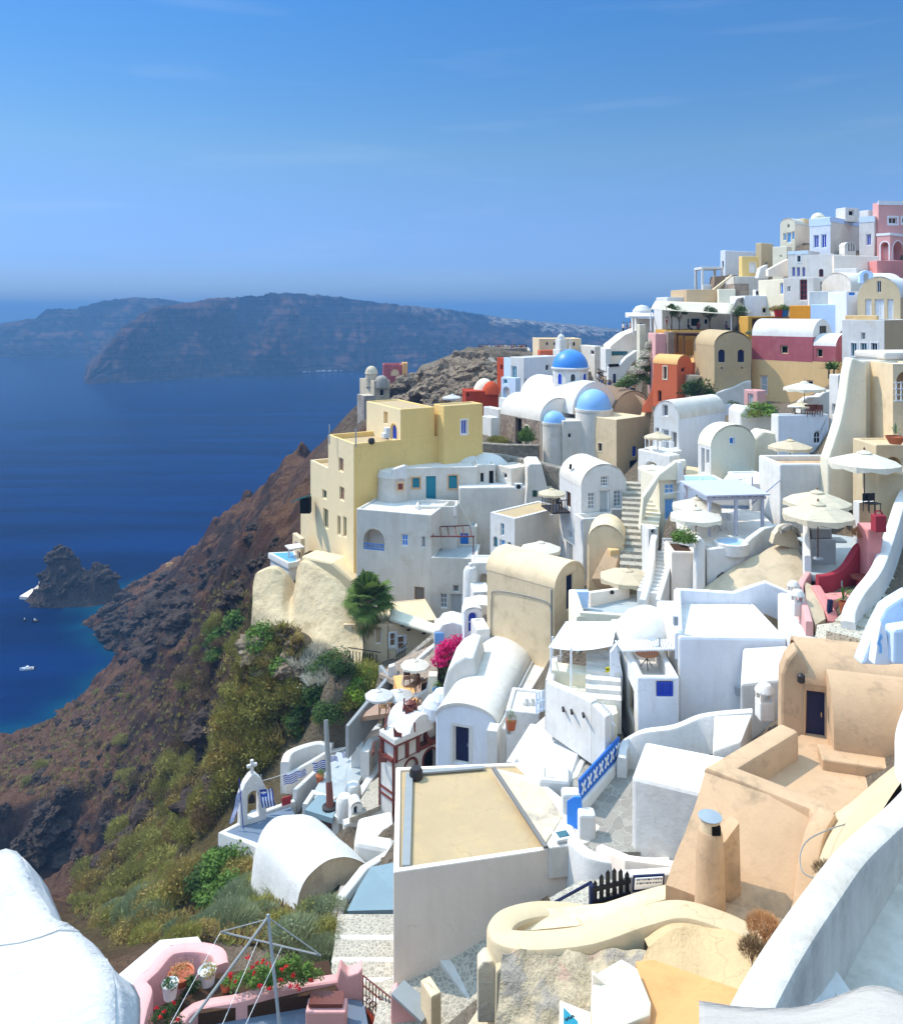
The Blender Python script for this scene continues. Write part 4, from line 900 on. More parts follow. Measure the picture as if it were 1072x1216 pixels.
mb=MB(); stairs(mb,P(768,705,44.5),P(789,655,48.5),1.1,12); mb.build('steps','white',e)
mb=MB(); mb.strip(spl([P(763,712,44),P(769,690,45),P(773,665,46.5),P(775,645,48),P(777,635,49)],5),.4,2.); mb.build('flank_wall','white',e)
mb=MB(); mb.strip(spl([P(781,712,43.5),P(788,690,44.5),P(794,668,45.6),P(800,650,46.5)],5),.3,2.); mb.build('flank_wall','white',e)
e=empty('fence',P(791,655,47),'white lattice gate panel at the top of the steep white stair','gate'); a=P(787,640,47); mb=MB()
for k in range(6): mb.box(a+Vector((k*.14,0,-.35)),(.05,.05,.8))
for z in (0,-.3,-.6): mb.box(a+Vector((.35,0,z)),(.8,.05,.05))
mb.build('lattice','white_paint',e)
h=H('bread_oven','small white domed oven box with black arched mouth beside the stair',cat='oven',wall='white'); 
h.block(770,628,49.5,650,10,R=780,LL=1,par=.05,ground=False).win('R',773,625.5+3,777.5,634,fill='dark_void',frame='white',arch=True).done()
wallthing('stair_wall','low white wall stepping along the cobbled lane toward the teal gate',spl([P(756,700,50),P(757,660,54),P(759,625,58),P(762,600,62)],4),.4,1.2,'white')
mb=MB(); la,lb=P(756,702,50),P(756,572,64.5); stairs(mb,la,lb,2.2,18,0,2.); mb.build('public_steps','cobble',None,kind='structure'); FOOT.append(([(la.x-1.6,la.y-.5),(la.x+1.6,la.y-.5),(lb.x+1.6,lb.y),(lb.x-1.6,lb.y)],-18.6)) 
# bare earth vault roof with end lunette
rows=[]
for i in range(15):
    v_=i/14; r=[]
    for j in range(21):
        u_=j/20
        a=P(824,736,42.2).lerp(P(955,735,40.5),u_); b=P(826,704,43.9).lerp(P(965,628,45.2),u_)
        p=a.lerp(b,v_); p.z+= .3*math.sin(math.pi*u_)+mn.noise(p*.8)*.12+mn.noise(p*2.5)*.05; r.append(p)
    rows.append(r)
mb=MB(); mb.grid(rows); dz=Vector((0,0,-3)); 
mb.grid([rows[0],[p+dz for p in rows[0]]]); mb.grid([[r[-1] for r in rows],[r[-1]+dz for r in rows]]); mb.grid([[r[0] for r in rows],[r[0]+dz for r in rows]])
mb.build('earth_roof','dirt',None,label='bare sandy earth roof hump under the curved white parapet',cat='roof')
CTRL.extend([(p.x,p.y,p.z-1.) for r in rows[::4] for p in r[::5]])
h=H('lunette_wall','half-round plastered end wall with stone rim standing on the earth roof',cat='wall'); h.mk(P(930,648,44.5))
arc=[(917,647)]+[(934-17*math.cos(math.pi*k/10*.97),648-24*math.sin(math.pi*k/10*.97)) for k in range(11)]
mb=MB(); profile(mb,[(917,646),(920,635),(927,626),(935,624),(943,628),(947,640),(947,652)],44.2,.5); h.part(mb,'lunette','old_stucco')
mb=MB(); pr=[P(x,y,44.0) for x,y in ((926,627),(935,622),(944,625),(949,634),(950,646),(949,652))]; mb.strip(spl(pr,4),.5,.28,0,False); h.part(mb,'stone_rim','stone_grey')
# terrace of the sand parasols
slab('terrace',[Z(955,680,-12.6),Z(1000,690,-12.6),Z(1030,640,-12.6),Z(955,630,-12.6)],.3,'grey_floor')
wallthing('white_post_wall','thin white wall post at the edge of the parasol terrace',[P(957,622,40),P(959,660,38.5)],.3,3.2,'white')
e=empty('bar_counter',P(972,668,40),'grey stone bar counter with boxes under the sand parasols','counter'); mb=MB(); q=P(972,640,40)
mb.box(q+Vector((0,0,-.7)),(1.3,.9,1.6)); mb.box(q+Vector((.4,.5,-.2)),(2.2,.7,.12)); mb.build('counter','grey_floor',e,.03); mb=MB(); mb.box(q+Vector((0,-.05,.35)),(1.0,.6,.45)); mb.build('cabinet','trim_grey',e,.03)
# wine-red terrace with curved wall
h=H('red_terrace','wine red terrace with sweeping curved wall, pink stair sides and a sandy floor',cat='terrace',wall='rose'); h.mk(P(985,720,36))
q=[P(970,683,37.2),P(985,681,37.2),P(1000,673,37.5),P(1012,655,37.8),P(1020,645,38),P(1034,640,38)]
mb=MB(); mb.strip(spl(q,6),.35,[1.0]*0 or 2.0); h.part(mb,'curved_wall','wine')
fz=zof(702,37.2)
mb=MB(); fp_=[Z(970,695,fz),Z(1000,708+6,fz),Z(1022,705,fz),Z(1030,690,fz),Z(1020,680,fz)]; 
mb.prism([(p.x,p.y) for p in fp_],fz-.4,fz); h.part(mb,'terrace_floor','cream_deep')
mb=MB(); mb.strip([P(969,695,37.),P(988,727,35.2),P(988.5,738,35)],.45,2.2); h.part(mb,'stair_side','rose')
mb=MB(); profile(mb,[(986,712),(1012,710),(1012,738),(1008,740),(986,740)],35.6,.8,0,-5); h.part(mb,'front_wall','rose',.05)
mb=MB(); profile(mb,[(984,713),(989,713),(988,738),(982,738)],35.2,.15); h.part(mb,'cellar_door','blue_navy')
mb=MB(); profile(mb,[(1030,655),(1030,628),(1048,628),(1049,640),(1040,690),(1030,690)],37,1.2,0,-4); h.part(mb,'pink_side_wall','rose',.1)
h=H('little_red_chimney','small wine red chimney block with an arched handle-like top',cat='chimney'); h.mk(P(1043,630,37)); mb=MB(); mb.box(P(1043,621,36.6),(.5,.45,.75)); h.part(mb,'block','wine',.03)
mb=MB(); c=P(1043,613,36.6); mb.path([c+Vector((.18*math.cos(math.pi*k/8),0,.02+.24*math.sin(math.pi*k/8))) for k in range(9)],.035); h.part(mb,'arch','wine')
wallthing('brown_curved_wall','brown-pink serpentine garden wall beside the bare earth roof',spl([P(959,679,38.2),P(952,690,37.4),P(950,700,36.8),P(957,722,35.4),P(961,738,34.6)],6),.3,1.6,'pink_deep')
slab('path',[P(955,690,37.5),P(972,700,37),P(980,735,35),P(968,742,34.6),P(958,720,35.6)],.4,'dirt')
# white stair wall and cobbled steps at the right
wallthing('stair_wall','thick white wall snaking down beside the cobbled public steps',spl([P(1095,560,46),P(1073,585,43),P(1058,628,39),P(1042,672,36),P(1020,702,34.3),P(1009,722,33.3),P(1007,738,32.8)],6),.55,1.8,'white')
mb=MB(); stairs(mb,P(1062,772,31),P(1150,630,43),5,14,0,2.5); mb.build('public_steps','pebble',None,kind='structure')
slab('path',[P(965,775,31.8),P(1030,775,31.8),P(1050,735,34),P(1000,738,34.3),P(970,742,34.5)],.4,'pebble')
h=H('blue_white_tip','pale blue-white angular parapet with a small blue emblem mark at the photo edge',cat='wall',wall='pale_blue'); h.mk(P(1055,790,27)); 
mb=MB(); profile(mb,[(1022,790),(1040,745),(1052,722),(1060,716),(1080,704),(1100,700),(1100,790)],27.5,.6,0,0); h.part(mb,'wall','pale_blue',.1)
mb=MB(); profile(mb,[(1038,790),(1043,752),(1046,738),(1053,752),(1058,790)],26.9,.4); h.part(mb,'point','white_blue',.04)
mb=MB(); profile(mb,[(1041,765),(1044,756),(1046,752),(1048,757),(1045,762),(1047,767),(1047,776),(1044,776),(1044,768)],26.86,.02); h.part(mb,'emblem','sky_paint')
mb=MB(); profile(mb,[(1060,790),(1061,748),(1100,742),(1100,790)],26.6,.6); h.part(mb,'front_wall','pale_blue',.1)
# ============================================================ CENTRAL WHITE HOUSES
zt=-17.6
slab('terrace',[Z(678,742,zt),Z(800,760,zt),Z(812,705,zt),Z(755,705,zt),Z(697,715,zt)],.4,'grey_floor')
h=H('terrace_wall','cream and pale blue parapet walls around the grey roof terrace',cat='wall'); h.mk(P(690,745,45.5))
mb=MB(); mb.strip([P(680,700,47.2),P(690,732,43.8)],.5,3.2); h.part(mb,'corner_parapet','cream',.0)
mb=MB(); mb.strip([P(699,703,47.5),P(745,697,49)],.35,1.3); h.part(mb,'back_parapet','grey_wall')
mb=MB(); mb.strip([P(688,726,44),P(760,731,44)],.3,1.7); h.part(mb,'front_parapet','cream')
mb=MB(); profile(mb,[(684,703),(699,703),(698,722),(692,722)],46.8,.4); h.part(mb,'blue_inner_wall','light_blue')
mb=MB(); q=P(726.5,703,48.05); mb.tube(q,q+Vector((0,-.1,0)),.12,.12,12); h.part(mb,'round_vent','iron')
h=H('central_white_house','big white cube house with a blue shuttered window and lower terrace wing',wall='white',roof='white')
h.block(806,756,36.2,875,-2,R=934,LL=4.6,par=.04,bevel=.12,fm={0:'white_blue'}).done()  # shaded front painted bluer than the sunlit white sides
h.block(757,804,35,875,-1,R=807,L=724.5,par=.75,bevel=.1,fm={0:'white_blue'},pth=.3)  # wing front takes the same painted shade tone
h.win('R',780,810,798.5,826.5,fill='blue',frame='blue',bars=(2,1),depth=.06).win('L',744.5,814,752.5,850,fill='hatch',frame='tan',fw=.08).done()
mb=MB(); mb.strip([P(803,699,40.6),P(870,703,40.6),P(908,690,40.4),P(936,702,40)],.35,1.6); mb.strip([P(804,700,40.5),P(806,752,36.4)],.35,1.2); h.part(mb,'roof_parapet','white_blue')  # parapet painted in the bluish shade tone too
# lower right sloping block
a=[P(882,769,36.),P(936,766,35.8),P(937,806,34.),P(879,813,34.2)]
mb=MB(); lo=[Vector((p.x,p.y,zof(880,34.4)-2)) for p in a]; mb.hexa(lo[::-1],a[::-1]); h.part(mb,'lean_to','white',.1)
mb=MB(); mb.box(P(876,821,35.9),(.16,.2,.35)); h.part(mb,'wall_lamp','steel')
mb=MB(); q=P(802,737,36.6); mb.box(q,(.2,.2,.4)); h.part(mb,'roof_lamp','steel')
h=H('roof_dome_house','low white dome roof next to a corrugated white canopy',wall='white',roof='white')
c=P(768,757,40); h.mk(c); mb=MB(); mb.lathe(c+Vector((0,0,-.5)),[(1.75,0),(1.7,.5),(1.5,1.1),(1.05,1.65),(.5,1.95),(0,2.02)],28); h.part(mb,'dome','white')
mb=MB(); a=[Z(722,772,c.z-.1),Z(803,776,c.z-.1),Z(805,742,c.z-.1),Z(725,738,c.z-.1)]; mb.hexa([p-Vector((0,0,3.5)) for p in a],a); h.part(mb,'wall','white',.08)
mb=MB(); a=P(731,764,38.3); b=P(801,762,38.3); f1=P(740,776,36.6); f2=P(802,774,36.6)
for k in range(22):
    t=k/21; p=a.lerp(b,t); q=f1.lerp(f2,t); mb.tube(p+Vector((0,0,.1)),q+Vector((0,0,.1)),.05,.05,5)
h.part(mb,'slatted_cover','white_paint')
mb=MB(); profile(mb,[(725,775),(732,766),(739,800),(739,832),(724,836)],37.4,.25); h.part(mb,'side_wall','white_blue')
mb=MB(); q=P(774,759,37.2); mb.tube(q,q+Vector((0,0,-.01)),.2); mb.tube(P(783,768,37),P(783,757,37),.05); h.part(mb,'pipe','steel')
# corrugated canopy
e=empty('canopy','x' and P(690,770,39),'corrugated white sheet canopy on thin posts over the stepped terrace','canopy')
a=P(651,769,38); b=P(727,767,37.6); c=P(733,738,41.5); d=P(672,738,42); rows=[]
for i in range(61):
    t=i/60; p=a.lerp(b,t); q=d.lerp(c,t); zz=Vector((0,0,.014*math.cos(i*math.pi))); rows.append([p+zz+Vector((0,0,-.18*math.sin(math.pi*t))),q+zz])
mb=MB(); mb.grid(rows,0,False); mb.build('corrugated_sheet','white_paint',e)
for px,yb,dd in ((654,828,38),(678,817,37.4),(666,800,40),(656,790,41.5)):
    mb=MB(); t=P(px,768 if dd<39 else 756,dd); mb.tube(Vector((t.x,t.y,zof(yb,dd))),t,.05,.05,8); mb.build('post','white_paint',e)
mb=MB()
for y in (782,796,806): mb.tube(P(653,y,38.1),P(668,y-4,41.5),.03)
mb.build('rail','white_paint',e)
h=H('stepped_terrace','white stepped terrace walls with two small holes below the corrugated canopy',cat='terrace',wall='white',roof='white_worn'); h.mk(P(690,860,35))
a=[P(652,808,37.2),P(706,832,34.6)]
mb=MB(); lo=zof(872,35)-1
mb.strip(a,.4,0,lo=lo); mb.strip([P(652,808,37.2),P(660,780,40)],.4,0,lo=lo); mb.strip([P(706,834,34.6),P(722,850,34)],.4,0,lo=lo); h.part(mb,'parapet','white')
mb=MB(); f=[P(653,812,37.1),P(706,836,34.5),P(733,832,35.2),P(722,795,39.5),P(662,785,40)]; mb.prism([(p.x,p.y) for p in f],lo,-17.75); h.part(mb,'floor','cream')
mb=MB(); stairs(mb,Vector((P(716,828,36).x,36,-17.7)),Vector((P(716,792,39).x,39,-16.6)),1.6,6); h.part(mb,'step','white_worn')
mb=MB(); q=P(680,812,38.2); mb.box(Vector((q.x,q.y,-17.45)),(1.9,.9,.7),-.3); h.part(mb,'bench','cream',.06)
for px,py in ((669,843),(679,846),(693,850)): mb=MB(); q=P(px,py,36.0+ (669-px)*.05-.15); mb.tube(q+Vector((0,.2,0)),q+Vector((-.02,-.12,0)),.06,.06,8); h.part(mb,'drain_hole','iron')
e=empty('sign',P(720,798,36.9),'small yellow notice plate on the terrace wall','sign'); mb=MB(); profile(mb,[(719,793),(724,792),(724,798),(719,799)],36.5,.04); mb.build('plate','yellow_sign',e)
mb=MB(); profile(mb,[(720,795.2),(723,794.8),(723,795.6),(720,796)],36.47,.01); mb.build('mark','black_paint',e)
e=empty('gate',P(645,845,37),'low pale blue picket gate beside the flat white roof','gate'); mb=MB()
for k in range(5): q=P(637+k*3.4,826-k*1.2,37.5+.15*k); mb.box(q+Vector((0,0,-.35)),(.09,.04,1.0),.3)
a=P(636,835,37.5); b=P(652,829,38); mb.tube(a,b,.03); mb.tube(a-Vector((0,0,.4)),b-Vector((0,0,.4)),.03); mb.build('pickets','pale_blue',e)
e=empty('gate',P(725,855,34),'white picket gate at the foot of the blue shuttered house','gate'); mb=MB()
for k in range(6): q=P(715+k*2.6,838+k*3,34.4); mb.box(q+Vector((0,0,-.35)),(.06,.04,1.0),-.5)
a=P(713,842,34.4); b=P(730,862,34.2); mb.tube(a,b,.03); mb.build('pickets','white_paint',e)
# ============================================================ FOREGROUND HOUSES
h=H('long_vault_house','long white barrel-vaulted house with a navy door in its arched end',wall='white',roof='white_warm')
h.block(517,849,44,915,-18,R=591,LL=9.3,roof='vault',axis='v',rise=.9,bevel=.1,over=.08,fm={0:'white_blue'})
h.win('R',538,863,557.5,908,fill='blue_navy',frame='white',trim='white',tw=.16,kind='door',handle='steel').done()
pe=h.face('E'); q0=Vector(h.cur['poly'][1]).to_3d(); q1=Vector(h.cur['poly'][2]).to_3d(); ez=h.cur['zt']; nn=pe.n
mb=MB(); mb.hexa([q0+Vector((0,0,ez-2.5)),q0+nn*1.5+Vector((0,0,ez-2.5)),q1+nn*1.5+Vector((0,0,ez-2.5)),q1+Vector((0,0,ez-2.5))],[q0+Vector((0,0,ez-.1)),q0+nn*1.5+Vector((0,0,ez-.15)),q1+nn*1.5+Vector((0,0,ez-.15)),q1+Vector((0,0,ez-.1))]); h.part(mb,'side_roof','white_warm',.08)
mb=MB(); mb.strip([q0+nn*.1+Vector((0,0,ez+.05)),q1+nn*.1+Vector((0,0,ez+.05))],.12,.3); h.part(mb,'gutter','white_worn')
h=H('small_vault','small white half-vault beside the bougainvillea and long vault',cat='vault',wall='white',roof='white'); h.mk(P(540,825,46))
mb=MB(); profile(mb,[(525,850),(526,815),(531,797),(540,786),(551,780),(562,782),(566,800),(560,850)],47.2,3.5,0,-10); h.part(mb,'vault','white',.15)
h=H('white_pillar_box','white cube pillar beside the navy door',cat='pillar',wall='white'); h.block(578,867,41.5,900,-15,R=590,LL=.8,par=.03,ground=False).done()
h=H('parapet_house','white cube house with rounded parapet and small clutter on top beside the alley',wall='white',roof='white')
h.block(600,843,41,910,-12,R=640,LL=2.6,par=.12,bevel=.1).win('R',594+8,862,606,873,fill='tan',frame='white').done()
mb=MB()
for k in range(6): q=P(624+3.5*k,836+(k%2)*3,41.8); mb.lathe(q,[(.18,-.1),(.2,.12),(.1,.3),(0,.32)],8)
h.part(mb,'roof_ornament','white')
# broad flat white roof left of the alley
h=H('flat_white_roof_house','broad flat white roof sloping to the stone alley, bordered by a grey gutter',wall='white',roof='white'); h.mk(P(640,920,36))
T=[P(604,912,36),P(672,938,33.4),P(691,893,35.5),P(715,872,37),P(650,846,40),P(632,862,39)]
mb=MB(); lo=zof(985,34)-1.5; mb.hexa([Vector((p.x,p.y,lo)) for p in T],T); h.part(mb,'wall','white',.15)
mb=MB(); mb.strip([P(606,905,36.4),P(634,860,40)],.45,1.2); h.part(mb,'edge_parapet','white')
mb=MB(); mb.strip([P(612,907,36.1),P(639,864,39.7)],.25,.3); h.part(mb,'gutter','trim_grey')
mb=MB(); mb.strip([P(676,936,33.5),P(690,905,35),P(707,880,36.3),P(721,869,37)],.3,1.6); h.part(mb,'alley_wall','white_worn')
h=H('white_block','low white plastered block between the flat white roof and tan roof house',cat='wall',wall='white'); h.block(640,925,33.5,985,-8,R=676,LL=1.2,par=.03,ground=False,bevel=.15).done()
# alley
slab('alley',[P(702,1012,29.6),P(760,1012,29.4),P(758,930,33),P(748,905,34.5),P(738,865,37.2),P(700,860,38),P(686,900,35.6),P(672,950,32.6),P(676,1000,30.2)],.4,'paving')
e=empty('lattice_railing',P(712,925,33.5),'bright blue wooden lattice railing on a white plinth above the stone alley','railing')
a=P(688,951,31.7); b=P(735,898,34.3); u=(b-a); L=u.length; t=u.normalized(); rz=math.atan2(u.y,u.x)
mb=MB(); mb.strip([a+Vector((0,0,0)),b],.35,1.3); mb.build('plinth','white',e)
mb=MB(); up=Vector((0,0,1)); side=Vector((t.y,-t.x,0)).normalized()*.04
def bar(p,q,w=.09):
    d=(q-p).normalized(); n=d.cross(side.normalized()).normalized()*w/2
    mb.hexa([p-n-side,p-n+side,q-n+side,q-n-side],[p+n-side,p+n+side,q+n+side,q+n-side])
N=7; pb=MB(); mb,pb=pb,mb; bar(a+up*.42,b+up*.42,.86); mb.build('panel','blue_lattice',e); mb=pb; side*=1.6
for k in range(N):
    p=a.lerp(b,(k+.2)/N); q=a.lerp(b,(k+.8)/N); bar(p+up*.2,q+up*.64,.1); bar(p+up*.64,q+up*.2,.1)
mb.build('lattice','white_paint',e); 
e=empty('gate',P(683,985,31),'solid cobalt blue plank gate between two white pillars','gate')
mb=MB(); profile(mb,[(673,982),(673,952),(681,947),(689,945+2),(690,968),(686,986)],31,.1,0,-35); mb.build('plank','blue_bright',e)
for nm,x0,x1,yt,yb,d,lab in (('gate_pillar',668,690,944,985,31.6,'white gate pillar holding the cobalt plank gate'),('gate_pillar',688,708,969,1008,30.2,'white square pillar in front of the cobalt plank gate')):
    a_,b_=P(x0,yt,d),P(x1,yt,d); mb=MB(); w=b_.x-a_.x; mb.box(((a_.x+b_.x)/2,d+.3,(a_.z+zof(yb,d)-1)/2),(w,.55,a_.z-zof(yb,d)+1)); mb.build(nm,'white',None,bevel=.1,label=lab,cat='pillar')
wallthing('curved_wall','white wall curling from the alley gate along the front of the grey shaded block',spl([P(672,973,31.3),P(678,992,30.3),P(692,1008,29.5),P(712,1017,29),P(757,1022,28.8),P(795,1022,28.7)],5),.5,4.2,'white')
slab('path',[P(610,1092,25.2),P(700,1080,26),P(745,1045,27.4),P(690,1045,27.6),P(620,1085,26)],.3,'cobble')
h=H('shaded_block_house','large white house block with broad sloping roof and blank grey shaded front',wall='white_blue',roof='white'); h.mk(P(790,1015,29))
A=P(750,922,29.6); B=P(846,945,28); C=P(898,905,29.8); D=P(766,880,32.4)
mb=MB(); lo=zof(1030,28.5)-1.5; mb.hexa([Vector((p.x,p.y,lo)) for p in (A,B,C,D)],[A,B,C,D]); h.part(mb,'wall','white',.15)
FOOT.append(([(p.x,p.y) for p in (A,B,C,D)],zof(1030,28.5)))
mb=MB(); mb.strip(spl([P(738,900,33.5),P(743,880,34.2),P(762,868,34),P(800,862,33.6),P(830,850,33.4),P(855,846,33),P(893,843,32.6)],6),.4,1.6); h.part(mb,'wave_parapet','white')
mb=MB(); a=[P(848,850,32.6),P(893,848,32.3),P(880,880,30.6),P(846,892,30.8)]; mb.hexa([p-Vector((0,0,2)) for p in a][::-1],a[::-1]); h.part(mb,'roof_step','white',.06)
def belfry(label,px,yb,d,s):
    q=P(px,yb,d); e=empty('chimney_pot',q,label,'chimney','ornate white chimney caps'); mb=MB(); mb.box(q+Vector((0,0,.25*s)),(.55*s,.55*s,.7*s)); mb.build('base','white',e,.06)
    mb=MB()
    for x,y in ((-1,-1),(1,-1),(1,1),(-1,1)): mb.box(q+Vector((.2*s*x,.2*s*y,.75*s)),(.1*s,.1*s,.4*s))
    mb.lathe(q+Vector((0,0,.9*s)),[(.36*s,0),(.34*s,.08*s),(.2*s,.25*s),(0,.33*s)],12); mb.build('cap','white',e)
belfry('white lantern chimney on the wave-shaped wall by the tan house',908,850,32,1.1)
belfry('white lantern chimney above the wine red stair, upper one of two',942,714,37,.8)
belfry('white lantern chimney above the wine red stair, lower one of two',947,728,36,.9)
mb=MB(); mb.strip(spl([P(938,705,39),P(940,730,37),P(955,745,35.5),P(968,760,34.3),P(966,785,33)],5),1.1,2.4); mb.build('rounded_wall','white',None,label='rounded white shoulder wall ending above the tan vault',cat='wall')
# ============================================================ TAN HOUSE RIGHT
h=H('tan_house','tan plastered house with vaulted back room, dark blue door, walled courtyard and sloping front',wall='tan_house',roof='tan_house')
h.block(954,812,30,885,-16,R=1110,LL=3.2,roof='vault',axis='u',rise=.95,bevel=.12,over=.1)
h.win('R',956,822,979.5,878,fill='blue_navy',frame='blue_navy',kind='door',handle='ochre_trim',fw=.03,depth=.2).done()
fR=h.face('R')
mb=MB(); profile(mb,[(926,880),(927,800),(934,783),(945,771),(953,781),(959,795),(957,880)],30.3,.9,0,-16); h.part(mb,'gable_pier','tan_house',.12)
mb=MB(); q=P(951,806,29.75); mb.lathe(q,[(.0,-.2),(.14,-.12),(.14,.12),(.05,.2),(0,.2)],10); h.part(mb,'wall_lantern','iron')
# lean-to bulge
mb=MB(); u=fR.t; n=fR.n; o=fR.pt((fR.hit(981,850)[0],0)); o.z=0; z0=zof(884,29); rows=[]
for s_ in (0,3.1):
    r=[]
    for k,(off,z) in enumerate(((-.1,2.55),(.3,2.5),(.75,2.32),(1.15,1.98),(1.42,1.5),(1.55,.9),(1.6,-.6))): r.append(o+u*s_+n*off+Vector((0,0,z0+z*.92)))
    rows.append(r)
mb.grid(rows); mb.face(rows[0]+[o-n*.1+Vector((0,0,z0-.6))]); mb.face((rows[1]+[o+u*3.1-n*.1+Vector((0,0,z0-.6))])[::-1]); h.part(mb,'lean_to','tan_house')
zf=-15.95
mb=MB(); f=[Z(x,y,zf) for x,y in ((855,925),(975,968),(1030,960),(1060,900),(960,868))]; mb.prism([(p.x,p.y) for p in f],zf-2,zf); h.part(mb,'courtyard_floor','tan_house')
mb=MB(); b_=[o+u*(-.5)+n*2.3,o+u*2.9+n*2.3,o+u*2.9+n*1.2,o+u*(-.5)+n*1.2]; mb.hexa([Vector((p.x,p.y,zf-.2)) for p in b_],[Vector((p.x,p.y,zf+.38)) for p in b_]); h.part(mb,'bench','tan_house',.06)
mb=MB(); zp=-14.95; pr=[Z(x,y,zp) for x,y in ((936,864),(857,911),(972,956))]+[P(981,972,23.6)]
mb.strip(pr,.72,1.6,0,False); h.part(mb,'courtyard_parapet','tan_house')
mb=MB(); q=P(902,948,25.1); mb.tube(q+Vector((0,.2,0)),q+Vector((0,-.12,0)),.07,.07,10); h.part(mb,'rain_spout','dark_void')
a,b=P(838,918,25.9),P(968,962,24.1); c,d=P(945,1100,22.2),P(790,1052,23.4); 
mb=MB(); rows=[]
for i in range(13):
    t=i/12; r=[]
    for j in range(17):
        s_=j/16; p=a.lerp(b,s_).lerp(d.lerp(c,s_),t); p=p+Vector((0,-.25*math.sin(math.pi*t)*0,0)); 
        p+=Vector((mn.noise(p*.9)*.05,mn.noise(p*.9+Vector((3,3,3)))*.08,0)); r.append(p)
    rows.append(r)
mb.grid(rows); back=Vector((.3,.8,-2.5)); 
mb.grid([[r[0] for r in rows],[r[0]+back for r in rows]]); mb.grid([rows[-1],[p+Vector((0,0,-2)) for p in rows[-1]]]); h.part(mb,'sloping_front','tan_house')
FOOT.append(([(p.x,p.y) for p in (a,b,c,d)],-19))
mb=MB(); mb.strip(spl([P(981,962,23.8),P(968,985,23.3),P(960,1020,22.8),P(955,1060,22.4),P(946,1098,22.)],5),.55,1.6); h.part(mb,'corner_ramp','tan_house')
mb=MB(); a1=[P(838,1062,23.0),P(955,1098,22.0),P(940,1125,21.4),P(820,1085,22.3)]; mb.hexa([p-Vector((0,0,1.5)) for p in a1][::-1],a1[::-1]); h.part(mb,'ledge','tan_house',.08)
FOOT.append(([(p.x,p.y) for p in a1],-18.6))
# chimney
q=P(843,1066,22.6); e=empty('chimney',q,'round tan chimney with tin cap and square smoke hole at the foot of the slope','chimney')
zt_=zof(985,22.6); hh=zt_-q.z
mb=MB(); mb.lathe(q,[(.43,-.5),(.41,.2),(.38,hh*.6),(.34,hh*.95),(.3,hh),(0,hh)],24); st=mb.build('stack','tan_house',e)
mb=MB(); mb.lathe(q+Vector((0,0,hh)),[(.28,0),(.28,.34),(0,.34)],20); mb.build('collar','tan',e)
mb=MB(); mb.box(q+Vector((.08,-.25,hh+.13)),(.24,.12,.24)); mb.build('smoke_hole','dark_void',e)
mb=MB(); mb.lathe(q+Vector((0,0,hh+.34)),[(.32,0),(.33,.03),(.27,.05),(0,.07)],24); mb.build('cap','tin',e)
mb=MB(); p3=[(0,.0,-.4),(1.0,.35,-.4),(.95,.35,hh*.98),(.05,.0,hh*.55)]; aa=[q+Vector(p) for p in p3]; w=Vector((-.12,.35,0)); 
mb.face(aa); mb.face([p+w for p in aa][::-1])
for i in range(4): mb.face([aa[i],aa[i]+w,aa[(i+1)%4]+w,aa[(i+1)%4]])
mb.build('buttress','tan_house',e)
# cream mass right of the tan house
rockwall('garden_bank','smooth cream plaster bank running down beside the thick white wall','bank',
 [[P(925,1150,20.4),P(955,1120,19.6),P(985,1100,17)],[P(940,1108,21.6),P(970,1080,20.8),P(1005,1050,18)],[P(958,1060,22.4),P(985,1035,21.6),P(1030,1005,19)],[P(966,1010,23.2),P(1000,985,22.6),P(1050,960,20)],[P(985,972,24),P(1020,950,24),P(1080,915,22.5)],[P(1002,962,24.5),P(1040,930,24.6),P(1090,890,23.5)]],'cream_deep',.06,6,.15)
# cable over the slope
e=spl([P(1062,900,25),P(1050,940,23.9),P(1020,972,23.2),P(985,985,22.7),P(958,998,22.3),P(948,1015,22.0),P(950,1035,21.6),P(962,1043,21.4),P(975,1040,21.3)],5)
mb=MB(); mb.path([p+Vector((0,-.12,.1)) for p in e],.018); mb.build('cable','pipe_grey',None,label='thin grey cable looping down the cream bank',cat='cable')
# ============================================================ TUB PARAPET AND BOTTOM RUINS
mb=MB(); pts=[P(712,1088,24.0),P(680,1080,24.0),P(640,1078,23.6),P(607,1086,22.9),P(594,1100,22.3),P(602,1112,21.8),P(640,1115,21.5),P(700,1108,21.5),P(760,1088,21.8),P(808,1078,22.),P(860,1092,21.7),P(905,1115,21.2)]
pts=spl(pts,7); mb.strip(pts,.75,2.6); mb.build('rounded_parapet','cream_deep',None,label='thick rounded cream parapet curling round like a tub below the black gate',cat='parapet')
FOOT.append(([(p.x,p.y) for p in pts],-20.))
mb=MB(); pts=spl([P(690,1095,23.0),P(735,1075,23.4),P(790,1058,23.8),P(835,1052,23.6)],6); mb.strip(pts,.6,1.6); mb.build('rounded_parapet','tan',None,label='inner rounded tan parapet rising from the tub to the framed notice',cat='parapet')
slab('path',[P(600,1108,22.6),P(700,1098,23),P(800,1065,24),P(790,1050,25.2),P(700,1078,24.6),P(620,1082,23.6)],.3,'tan')
e=empty('gate',P(727,1078,25),'black pointed picket gate across the lane by the framed notice','gate')
a=P(704,1076,25.0); b=P(748,1063,25.4); mb=MB(); t=(b-a); rz=math.atan2(t.y,t.x)
for k in range(6):
    p=a.lerp(b,(k+.3)/5.8); ht=.72+.3*math.sin(math.pi*(k+.5)/6); mb.box(p+Vector((0,0,ht/2-.1)),(.13,.05,ht),rz)
    hd=p+Vector((0,0,ht-.1)); w=Vector((math.cos(rz),math.sin(rz),0))*.065; mb.face([hd-w,hd+w,hd+Vector((0,0,.1))])
mb.build('picket','black_paint',e); mb=MB()
